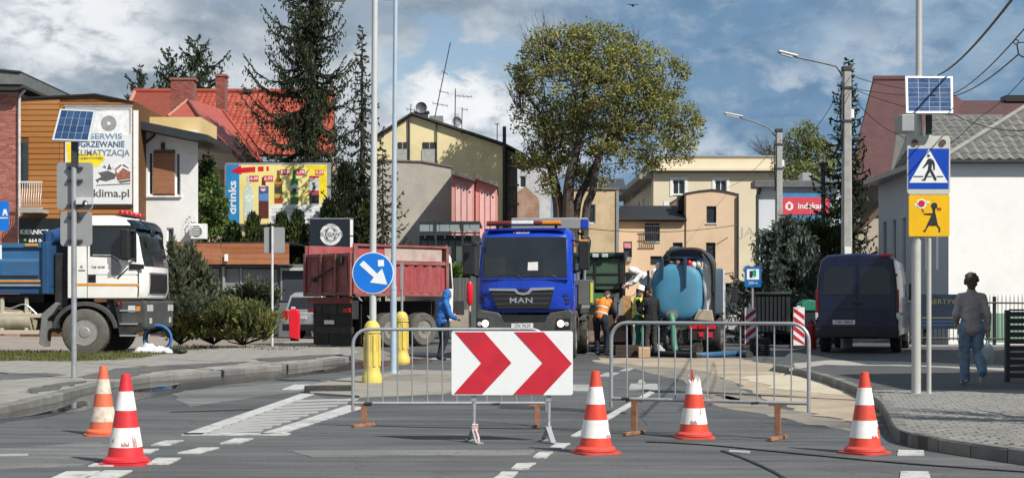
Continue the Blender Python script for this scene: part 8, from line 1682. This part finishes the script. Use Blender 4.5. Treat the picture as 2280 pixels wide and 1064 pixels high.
    if hair == 'curly':
        r = random.Random(3); hs_ = [('e', H_ + hd * .05 * s - fw * .015 * s, (.100 * s, .112 * s, .105 * s), Q), ('c', h(0, -.06, .03), .085 * s, h(0, -.06, -.06), .062 * s)]
        for k in range(46): v = rv3(r).normalized(); c = h(v.x * .098, -.02 + v.y * .105, .05 + v.z * .10); (hs_.append(('e', c, (.03 * s,) * 3)) if (c - H_).dot(fw) < .05 * s and v.z > -.85 else None)
        meshobj('hair', blobmesh(hs_, .011, 1), hairm, t)
    elif hair and not hood: meshobj('hair', blobmesh([('e', H_ + hd * .045 * s - fw * .014 * s, (.083 * s, .094 * s, .096 * s), Q), ('c', h(0, -.05, .03), .066 * s, h(0, -.052, -.04), .05 * s)], .012), hairm, t)
    if hat:
        mb = MB(); prof = [(.118, .045), (.112, .05), (.104, .07), (.098, .11), (.075, .145), (.035, .165), (0, .168)]; M = Matrix.Translation(H_ - hd * .0) @ Q.to_matrix().to_4x4(); m2 = MB(); m2.lathe([(a * s, b * s) for a, b in prof], 20); mb.add([M @ Vector(v) for v in m2.v], m2.f, 0); m3 = MB(); m3.prism([(-.07 * s, .07 * s), (.07 * s, .07 * s), (.05 * s, .16 * s), (-.05 * s, .16 * s)], 'z', .042 * s, .056 * s); mb.add([M @ Vector(v) for v in m3.v], m3.f, 0); mb.build(hat[0], hat[1], t, smooth=True)
    return t, V
def stand(**k):
    J = dict(pelvis=(0,0,.96), chest=(0,.02,1.30), neck=(0,.0,1.47), head=(0,.03,1.60), lsh=(-.17,.0,1.385), rsh=(.17,.0,1.385), lel=(-.235,-.02,1.11), rel=(.235,-.02,1.11), lwr=(-.26,.08,.88), rwr=(.26,.08,.88), lhip=(-.10,0,.90), rhip=(.10,0,.90), lkn=(-.11,.03,.50), rkn=(.11,.03,.50), lan=(-.12,-.02,.09), ran=(.12,-.02,.09), ltoe=(-.14,.13,.045), rtoe=(.14,.13,.045))
    J.update(k); return J
jeans = mat('blue_jeans', (.135,.205,.285), .85, 0, .25, 6, bump=.4, dirt=(.20,.27,.34), dirt_amt=.5, dirt_scale=3)
# walker on the right pavement, seen from behind
D = (H - ZR) * K / (857 - YH)
t, V = person('person walking away on the right pavement in grey jacket and wide jeans with a bag', (W(2163,0,D).x, D, ZR), R(-6), stand(chest=(0,.03,1.29), lel=(-.23,.03,1.11), lwr=(-.19,.21,.99), rel=(.235,-.05,1.11), rwr=(.245,-.02,.85), lkn=(-.10,.07,.50), lan=(-.09,.05,.09), ltoe=(-.10,.20,.045), rkn=(.11,.05,.50), ran=(.12,-.26,.20), rtoe=(.13,-.17,.07)), mat('grey_mauve_jacket', (.31,.285,.285), .8, 0, .15, 5, bump=.3, dirt=(.20,.165,.125), dirt_amt=.5, dirt_scale=1.6), jeans, shoes=mat('pale_trainers', (.55,.55,.53), .6), hair='curly', scale=.955, wide=1.13, puff=1.02)
hw_ = ROOT[t] @ (V['rwr'] + Vector((0, .0, -.09))); b = thing('plastic_bag', 'thin pale plastic bag hanging from the right hand of the walking person', 'bag', (hw_.x, hw_.y, hw_.z - .42))
r = random.Random(9); mb = MB(); n = 20; prof = [(.0, .0), (.09, .0), (.115, .05), (.12, .14), (.105, .22), (.06, .29), (.028, .34)]
for (rr, z) in prof:
    for k in range(n): a = 2 * math.pi * k / n; q = 1 + .22 * mnoise.noise((math.cos(a) * 1.6, math.sin(a) * 1.6, z * 9)) ; mb.v.append((math.cos(a) * rr * q, math.sin(a) * rr * .6 * q, z))
for i in range(len(prof) - 1):
    for k in range(n): mb.f.append((i * n + k, i * n + (k + 1) % n, (i + 1) * n + (k + 1) % n, (i + 1) * n + k)); mb.mi.append(0)
film = mat('plastic_film', (.40,.46,.48), .25, 0, .1, 9); film.node_tree.nodes['Principled BSDF'].inputs['Alpha'].default_value = .55
mb.build('bag_body', film, b, smooth=True)
for sg in (-1, 1): MB().tube([(sg * .02, 0, .335), (sg * .012, 0, .40), (0, 0, .43)], .008, 5).build('handle', film, b)
# workers at the dig
navyw = mat('navy_workwear', (.012,.016,.028), .85, 0, .3, 8, bump=.3); blackw = mat('black_workwear', (.012,.012,.014), .85, 0, .3, 8, bump=.3); dkt = mat('dark_grey_trousers', (.035,.035,.037), .85, 0, .3, 8, bump=.3)
hiv = mat('hi_vis_orange', (.80,.17,.02), .6, 0, .1, 5, hue2=(.85,.30,.02)); hiy = mat('hi_vis_yellow', (.55,.66,.03), .6, 0, .1, 5); helm = mat('white_helmet', (.78,.78,.77), .35)
person('worker in an orange hi-vis jacket bending forward beside the blue truck', (W(1340,0,38.6).x, 38.6, 0), R(-30), stand(pelvis=(0,-.06,.98), chest=(0,.06,1.30), neck=(0,.17,1.45), head=(0,.29,1.53), face=(0,.6,-.75), lsh=(-.17,.10,1.38), rsh=(.17,.10,1.38), lel=(-.24,.22,1.12), rel=(.24,.22,1.12), lwr=(-.16,.40,.96), rwr=(.16,.40,.96), lkn=(-.14,.02,.52), rkn=(.14,.02,.52), lhip=(-.10,-.10,.92), rhip=(.10,-.10,.92)), navyw, navyw, vest=hiv, puff=.95)
person('worker in yellow hi-vis vest, white helmet and green trousers facing the one in black', (W(1421,0,39.0).x, 39.0, 0), R(-100), stand(lel=(-.27,.08,1.14), lwr=(-.16,.24,1.02), rel=(.26,.06,1.14), rwr=(.16,.26,1.0), head=(0,.05,1.61), face=(0,1,-.25)), navyw, mat('green_trousers', (.012,.14,.085), .8, 0, .15, 6, bump=.3), vest=hiy, hat=('helmet', helm), scale=1.02)
person('worker in black jacket and cap standing with the back to us beside the yellow vest', (W(1449,0,38.4).x, 38.4, 0), R(30), stand(lel=(-.27,.1,1.15), lwr=(-.12,.26,1.10), rel=(.26,.04,1.13), rwr=(.2,.2,.95), head=(0,.07,1.60), neck=(0,.02,1.46), face=(-.1,1,-.35)), blackw, dkt, hat=('cap', blackw), scale=1.02, puff=1.08)
person('worker in a white hooded top bending over on the step of the tanker', (W(1441,0,40.9).x, 40.9, .93), R(100), stand(pelvis=(0,-.10,.88), chest=(0,.14,1.14), neck=(0,.28,1.26), head=(0,.40,1.29), face=(0,.5,-.8), lsh=(-.18,.22,1.22), rsh=(.18,.22,1.22), lel=(-.22,.40,1.02), rel=(.22,.40,1.02), lwr=(-.15,.56,.92), rwr=(.15,.56,.92), lhip=(-.10,-.08,.83), rhip=(.10,-.08,.83), lkn=(-.12,.06,.46), rkn=(.12,.06,.46)), mat('white_hoodie', (.68,.68,.67), .85, 0, .06, 5, bump=.3), dkt, topn='hooded_top', hood=True, puff=1.1, scale=.97)
D = 35.7; person('person in a bright blue hooded jacket and dark trousers beside the red tipper truck', (W(985,0,D).x, D, 0), R(-62), stand(chest=(0,.06,1.27), neck=(0,.09,1.43), head=(0,.14,1.57), face=(0,1,-.3), lel=(-.23,.16,1.12), lwr=(-.12,.32,1.10), rel=(.24,.10,1.08), rwr=(.14,.30,1.02), lkn=(-.11,.06,.5), ran=(.12,-.14,.09), rtoe=(.14,.0,.045)), mat('bright_blue_jacket', (.02,.13,.42), .7, 0, .15, 5, bump=.3), navyw, hood=True, puff=1.08, scale=.97)
# ------------------------------------------------------------------ clutter at the dig, lamp poles, wires, small things
tk = bpy.data.objects['vacuum_tanker']
for z in (.90,): pbox('side_step', chassis, tk, -1.35, -.70, .25, 1.5, z - .05, z, .01)
pbox('step_bracket', chassis, tk, -1.0, -.9, .6, .7, .5, .85)
# pipes lying across the road
def lying(name, label, pts, r, m, z=None):
    t = thing(name, label, 'hose', G(*pts[0])); c = smooth_curve([G(x, y) + Vector((0, 0, r)) for x, y in pts], 6); MB().tube(c, r, 10).build('hose_body', m, t, world=True, smooth=True)
    for p, q in ((c[0], c[1]), (c[-1], c[-2])): MB().tube([p + (p - q).normalized() * .02, p - (p - q).normalized() * .12], r * 1.25, 10).build('coupling', dsteel, t, world=True, smooth=True)
    return t
lying('black_hose', 'thick black suction hose lying across the road before the pump', [(1322,783),(1360,788),(1420,791),(1480,794),(1548,796)], .075, hb)
lying('blue_hose', 'blue hose lying on the sand, joined to the black one', [(1548,797),(1590,796),(1640,793),(1668,796)], .075, mat('dark_blue_hose', (.03,.09,.19), .5, 0, .2, 6))
D = 41.0
t = thing('engine_pump', 'grimy wheeled engine pump with pipes standing before the tanker', 'pump', (W(1512,0,40.2).x, 40.2, 0)); eng = mat('grimy_engine', (.09,.085,.078), .5, .4, .35, 14, dirt=(.2,.19,.17), dirt_amt=.5, dirt_scale=9); x = lambda p: (p - 1512) * S(40.2)
MB().box(x(1462), x(1558), -.35, .35, .16, .24).build('skid', chassis, t, bevel=.01); MB().box(x(1490), x(1530), -.25, .25, .25, .60).build('engine_block', eng, t, bevel=.03); MB().tube([(x(1530), -.05, .42), (x(1556), -.05, .42)], [.22, .19], 16).build('flywheel_cover', eng, t, smooth=True, bevel=.01); MB().tube([(x(1542), -.29, .46), (x(1542), -.22, .46)], .07, 10).build('filter', plate, t)
MB().lathe([(.13, -.17), (.19, -.1), (.19, .1), (.13, .17)], 16, (x(1475), -.1, .38), 'x').build('pump_casing', eng, t, smooth=True)
for k in range(5): MB().tube(smooth_curve([(x(1470 + 9 * k), -.2, .3), (x(1474 + 10 * k), -.3, .62 + .03 * (k % 3)), (x(1490 + 9 * k), -.1, .70), (x(1500 + 10 * k), -.25, .35)], 5), .022, 6).build('pipe', eng if k % 2 else chassis, t)
for k in range(4): MB().box(x(1492), x(1528), -.262 , -.25, .29 + k * .075, .33 + k * .075).build('cooling_fin', chassis, t)
for px in (1470, 1548): MB().lathe([(.09, -.06), (.16, -.05), (.16, .05), (.09, .06)], 18, (x(px), -.38, .16), 'y').build('wheel', rubber, t, smooth=True)
MB().tube([(x(1464), -.3, .24), (x(1464), -.3, .66), (x(1556), -.3, .66), (x(1556), -.3, .24)], .018, 6).build('roll_frame', dsteel, t)
t = thing('wooden_box', 'pale wooden box on the ground in front of the green trousers', 'box', (W(1434,0,37.6).x, 37.6, 0)); pl_ = mat('pale_wood', (.50,.33,.19), .7, 0, .12, 4, rnd=.1)
for k in range(3): MB().box(-.14, .14, -.14, -.12, .01 + k * .09, .095 + k * .09).build('plank', pl_, t)
for s_ in (-1, 1): MB().box(s_ * .14, s_ * .12, -.119, .14, .01, .27).build('side', pl_, t)
MB().box(-.119, .119, -.119, .14, .01, .24).build('contents', chassis, t)
t = thing('dark_crate', 'dark low wooden crate behind the black hose', 'crate', (W(1398,0,38.0).x, 38.0, 0)); [MB().box(-.32, .28, -.2, -.17, .02 + k * .1, .11 + k * .1).build('plank', mat('dark_wet_wood', (.05,.035,.028), .7, 0, .2, 5), t) for k in range(3)]; MB().box(-.31, .27, -.169, .2, .02, .3).build('body', chassis, t)
t = thing('grey_sack', 'crumpled pale grey sack beside the engine pump', 'sack', (W(1462,0,39.7).x, 39.7, 0)); meshobj('body', blobmesh([('e', (0, 0, .14), (.17, .14, .14)), ('e', (.1, -.04, .09), (.12, .12, .09)), ('e', (-.08, .02, .2), (.09, .08, .08))], .016), mat('grey_sack', (.33,.34,.34), .7, 0, .2, 6), t, wrinkle=.02)
t = thing('black_slat_stack', 'stack of black plastic slats at the end of the blue hose', 'stack', (W(1691,0,39.2).x, 39.2, 0))
for k in range(7): MB().box(-.24, .24, -.2, .2, .02 + k * .062, .06 + k * .062).build('slat', black, t)
for x_ in (-.18, .18): MB().box(x_ - .03, x_ + .03, -.18, .18, .01, .44).build('spacer', black, t)
t = thing('orange_sign_board', 'small weathered orange board leaning at the back of the digger', 'board', (W(1394,0,44).x, 44, 0)); MB().box(-.1, .14, 0, .03, .9, 1.55).build('board', mat('weathered_orange', (.42,.24,.10), .7, 0, .3, 8), t); MB().box(-.02, .02, .031, .06, 0, 1.5).build('stake', pl_, t)
t = thing('machine_cover', 'rounded pale grey machine cover left of the yellow vest', 'cover', (W(1388,0,44.6).x, 44.6, 0)); MB().prism([(-.17, .75), (.17, .75), (.17, 1.3), (.08, 1.48), (-.08, 1.48), (-.17, 1.25)], 'y', 0, .14).build('cover', greyst, t, bevel=.03); MB().box(-.04, .04, .03, .1, 0, .75).build('leg', dsteel, t)
# blue information sign
D = 46.0
t = thing('information_sign', 'small blue information sign with a white and green pictogram on a thin post', 'road sign', (W(1676,0,D).x, D, 0)); flat('panel', [rect(1658, 593, 1695, 639, 3)], D, .02, mat('info_blue', (.01,.12,.36), .4, 0, .08, 3), t); flat('white_field', [rect(1663, 599, 1690, 622)], D - .004, .0045, whitet, t); flat('pictogram', [rect(1669, 603, 1676, 618)], D - .008, .0045, ink, t); flat('green_mark', [[(1676,601),(1684,601),(1684,614),(1680,618),(1676,612)]], D - .008, .0045, mat('sign_green2', (.02,.26,.14), .5), t); text('sign_lettering', '200 m', whitet, t, 6 * S(D), W(1677, 630, D - .004), depth=.003, world=True); MB().tube([(0, .05, 0), (0, .05, W(0,596,D).z)], .032, 10).build('post', steel, t)
# dark waste tanks and coloured containers by the van
t = thing('dark_container', 'dark ribbed waste container between the two marker boards', 'container', (W(1722,0,46.5).x, 46.5, 0)); D = 46.5; dc = mat('dark_container_plastic', (.016,.02,.022), .45, 0, .25, 3); block('body', dc, t, 1684, 656, 1760, 742, D + .03, 1.0, .05); pieces(t, 'rib', dc, [(W(1687 + i * 9,0,D).x, W(0,738,D).z, W(1693 + i * 9,0,D).x, W(0,660,D).z, D - .02, D + .035) for i in range(8)], D); block('lid', dc, t, 1681, 650, 1763, 657, D - .05, 1.1, .03)
t = thing('green_container', 'green lidded container behind the right marker board', 'container', (W(1801,0,45).x, 45, 0)); block('body', dc, t, 1784, 690, 1822, 770, 45, .8, .03); MB().prism([(W(1782,0,45).x, W(0,692,45).z), (W(1826,0,45).x, W(0,692,45).z), (W(1826,0,45).x, W(0,672,45).z), (W(1800,0,45).x, W(0,666,45).z), (W(1784,0,45).x, W(0,676,45).z)], 'y', 44.95, 45.85).build('lid', mat('green_lid', (.02,.17,.10), .5), t, world=True, bevel=.03)
t = thing('red_bin', 'dark red bin standing close to the left side of the van', 'bin', (W(1806,0,40.5).x, 40.5, 0)); MB().lathe([(.12, 0), (.14, .1), (.15, .66), (.13, .74), (.05, .8), (.04, .88), (0, .88)], 16).build('body', mat('dark_red_plastic', (.30,.015,.02), .5, 0, .15, 5), t, smooth=True); MB().tube([(-.1, 0, .75), (0, 0, .92), (.1, 0, .75)], .015, 6).build('handle', black, t)
t = thing('tool_heap', 'small heap of tools and rubble at the foot of the right marker board', 'tools', (W(1806,0,41.5).x, 41.5, 0)); r = random.Random(5); MB().box(-.3, .25, -.15, .15, 0, .1).build('base_block', concrete, t, bevel=.02); [MB().tube([(r.uniform(-.3,.1), r.uniform(-.15,.1), .13), (r.uniform(.0,.4), r.uniform(-.15,.1), .16 + .05 * k)], .02, 6).build('rod', steel, t) for k in range(4)]; MB().ball((.28, -.05, .07), (.07, .07, .07), 8, 6).build('stone', concrete, t)
# blue hose ring and plastic sack by the white truck
p = G(352, 785, .12)
t = thing('blue_hose_coil', 'blue and black coiled hose standing at the front bumper of the white truck', 'hose', (p.x, p.y, .12)); bh = mat('bright_blue_hose', (.03,.16,.45), .4, 0, .1, 5); s_ = S(p.y)
for k in range(3): c = [(math.cos(a) * (.34 - .02 * k), .05 * k - .05, .34 + math.sin(a) * (.34 - .02 * k)) for a in [2 * math.pi * i / 28 for i in range(29)]]; MB().tube(c, .036 if k else .030, 8, cap=False).build('hose_loop', bh if k < 1 else hb, t, smooth=True)
t = thing('plastic_sheet', 'crumpled clear plastic sheeting lying under the blue hose coil', 'plastic sheet', (p.x - .05, p.y - .3, .12)); film2 = mat('clear_plastic_sheet', (.62,.65,.67), .2, 0, .1, 9); mb = MB(); n = 22
for j in range(n):
    for i in range(n): u, v = (i / (n - 1) - .5) * 1.05, (j / (n - 1) - .5) * .6; e = max(0, 1 - (u / .53) ** 2) * max(0, 1 - (v / .31) ** 2); mb.v.append((u + .03 * mnoise.noise((u * 9, v * 9, 3)), v, .012 + e * (.17 + .22 * mnoise.noise((u * 5, v * 7, 1)) + .13 * mnoise.noise((u * 14, v * 14, 5)))))
for j in range(n - 1):
    for i in range(n - 1): q_ = j * n + i; mb.f.append((q_, q_ + 1, q_ + n + 1, q_ + n)); mb.mi.append(0)
mb.v = [(a, b, max(.012, c)) for a, b, c in mb.v]; mb.build('sheet', film2, t)
t = thing('black_bag', 'small dark bag on the pavement edge right of the plastic sheeting', 'bag', tuple(G(398, 787, .12))); meshobj('body', blobmesh([('e', (0, 0, .07), (.16, .12, .075)), ('e', (.1, 0, .05), (.12, .1, .05))], .016), black, t, wrinkle=.015)
# concrete lamp poles
def lamp_pole(px, ytop, D, w, arm, label):
    t = thing('concrete_lamp_pole', label, 'street lamp', (W(px,0,D).x, D, 0), 0, 'concrete lamp poles along the right side'); zt = W(0, ytop, D).z; r1 = w * S(D) * .5; poly = lambda r_: [(r_ * a, r_ * b) for a, b in ((-.7,-1),(.7,-1),(1,-.7),(1,.7),(.7,1),(-.7,1),(-1,.7),(-1,-.7))]
    mb = MB(); A = poly(r1 * 1.15); B = poly(r1 * .9); mb.add([(x, y, 0) for x, y in A] + [(x, y, zt) for x, y in B], [tuple(range(7, -1, -1)), tuple(range(8, 16))] + [(i, (i + 1) % 8, 8 + (i + 1) % 8, 8 + i) for i in range(8)]); mb.build('pole', concrete, t)
    MB().box(-r1 * 1.05, r1 * 1.05, -r1 * 1.05, r1 * 1.05, zt - .02, zt + .12).build('cap', dsteel, t, bevel=.02)
    for z in (zt - .5, zt - 1.4): MB().box(-r1 * 1.1, r1 * 1.1, -r1 * 1.12, r1 * 1.12, z, z + .06).build('band', dsteel, t)
    P = [W(x, y, D) for x, y in arm]; MB().tube([W(px - w * .5, ytop + 10, D)] + [W(x, y, D) for x, y in arm[:-2]], .026, 8).build('arm', mat('weathered_arm', (.17,.165,.155), .6, .3, .15, 5), t, world=True)
    a, b = P[-2], P[-1]; d_ = (b - a).normalized(); n_ = Vector((0, 0, 1)); mb = MB(); mb.bar(a - d_ * .1, b, .2, .075); mb.build('lamp_head', mat('lamp_head_grey', (.45,.45,.44), .4, .2, .05, 5), t, world=True, bevel=.03); MB().bar(a + d_ * .05 - n_ * .06, b - d_ * .08 - n_ * .05, .16, .03).build('lamp_glass', plate, t, world=True)
    for q_ in (-.3, .35): MB().tube([(r1 * q_ - r1, -r1 * .6, zt - .3), (r1 * q_ - r1 * 1.2, -r1 * .8, zt - 1.2), (-r1 * 1.12, -r1 * .4, zt - 2.2)], .018, 5).build('cable', black, t)
    MB().box(r1 * .8, r1 * 1.6, -.06, .06, zt - 1.3, zt - 1.05).build('insulator', whitep, t, bevel=.02); MB().box(-.09, .09, -r1 * 1.3, -r1 * 1.02, 1.9 if w < 17 else 2.6, 2.15 if w < 17 else 2.85).build('junction_box', plate, t, bevel=.01)
    return t
lamp_pole(1885, 158, 41.5, 20, [(1862, 148), (1820, 138), (1770, 127), (1768, 124), (1732, 115)], 'nearer concrete lamp pole with its arm reaching left, by the dark van')
lamp_pole(1734, 294, 57.0, 15, [(1712, 285), (1680, 272), (1650, 263), (1648, 259), (1612, 252)], 'farther concrete lamp pole with its arm reaching left, in front of the blue spruce')
D = 70.0; t = thing('dark_pole', 'slim dark pole in front of the red company sign', 'pole', (W(1833,0,D).x, D, 0)); MB().tube([(0, 0, 0), (0, 0, W(0,368,D).z)], .10, 8).build('shaft', dsteel, t, smooth=True); MB().ball((0, 0, W(0,366,D).z), (.25, .25, .12), 10, 6).build('lamp_head', dsteel, t, smooth=True)
# overhead wires: from the nearer pole to the houses and past us
def wire(label, pts, r=.012, sag=.3):
    pts = [Vector(p) for p in pts]; c = []
    for a, b in zip(pts, pts[1:]):
        for i in range(13): f_ = i / 12; c.append(a.lerp(b, f_) - Vector((0, 0, sag * 4 * f_ * (1 - f_))))
    return tag(MB().tube(c, r, 6).build('overhead_wire', mat('wire_black', (.012,.012,.013), .5, 0, .1, 3), None, loc=tuple(pts[0]), smooth=True), label, 'wire', 'overhead wires')
a0 = W(1893, 168, 41.5); a1 = W(1893, 195, 41.5); a2 = W(1893, 210, 41.5)
wire('thickest overhead wire, running up to the top right from behind the right solar panel', [W(2088, 168, 34), W(2262, -12, 15)], .016, .12)
wire('overhead wire ending at the roof anchor, running up from behind the right solar panel', [a0, W(2125, 208, 31), W(2300, 42, 16)], .009, .1)
wire('overhead wire with a hanging clamp near the right edge', [a1, W(2125, 214, 30), W(2268, 121, 19), W(2310, 100, 17)], .010, .08)
wire('low overhead wire crossing the grey tiled roof to the lower right', [a1, W(2130, 258, 36), W(2300, 290, 28)], .010, .12)
wire('overhead wire running from the pole behind the crossing sign to the white hall roof edge', [a2, W(2000, 300, 43.2), W(2112, 326, 44.3)], .010, .15)
wire('overhead wire sloping steeply across the grey tiled roof to the upper right', [W(2060, 355, 44), W(2180, 262, 38), W(2300, 150, 30)], .010, .1)
wire('overhead wire between the two concrete lamp poles', [W(1882, 176, 41.5), W(1738, 312, 57)], .010, .7)
wire('overhead wire from the farther lamp pole to the cream house', [W(1738, 312, 57), W(1600, 420, 103)], .010, .5)
wire('overhead wire crossing the street before the peach house', [W(1300, 508, 80), W(1645, 500, 85.5)], .022, .3)
t = thing('wire_clamp', 'small metal clamp hanging on an overhead wire at the right edge', 'clamp', W(2268, 121, 19)); MB().tube([(0, 0, 0), (-.02, 0, .12), (-.03, 0, .13)], .01, 6).build('rod', dsteel, t); MB().tube([(-.03 + .03 * math.cos(a), 0, .15 + .03 * math.sin(a)) for a in [2 * math.pi * i / 12 for i in range(13)]], .008, 5, cap=False).build('ring', dsteel, t); MB().tube([(-.02, 0, .14), (.15, 0, .15)], .008, 5).build('arm', dsteel, t)
t = thing('bird', 'tiny dark bird gliding in the sky above the big tree', 'bird', W(1409, 13, 60)); meshobj('body', blobmesh([('e', (0, 0, 0), (.05, .14, .045)), ('c', (0, 0, .01), .03, (-.14, .03, .05), .016), ('c', (-.14, .03, .05), .016, (-.26, -.03, .03), .006), ('c', (0, 0, .01), .03, (.14, .03, .05), .016), ('c', (.14, .03, .05), .016, (.26, -.03, .03), .006), ('e', (0, .13, .02), (.028, .04, .028)), ('c', (0, -.12, 0), .03, (0, -.22, 0), .02)], .008), mat('bird_dark', (.03,.03,.032), .7), t)
bpy.data.scenes.remove(wscn)
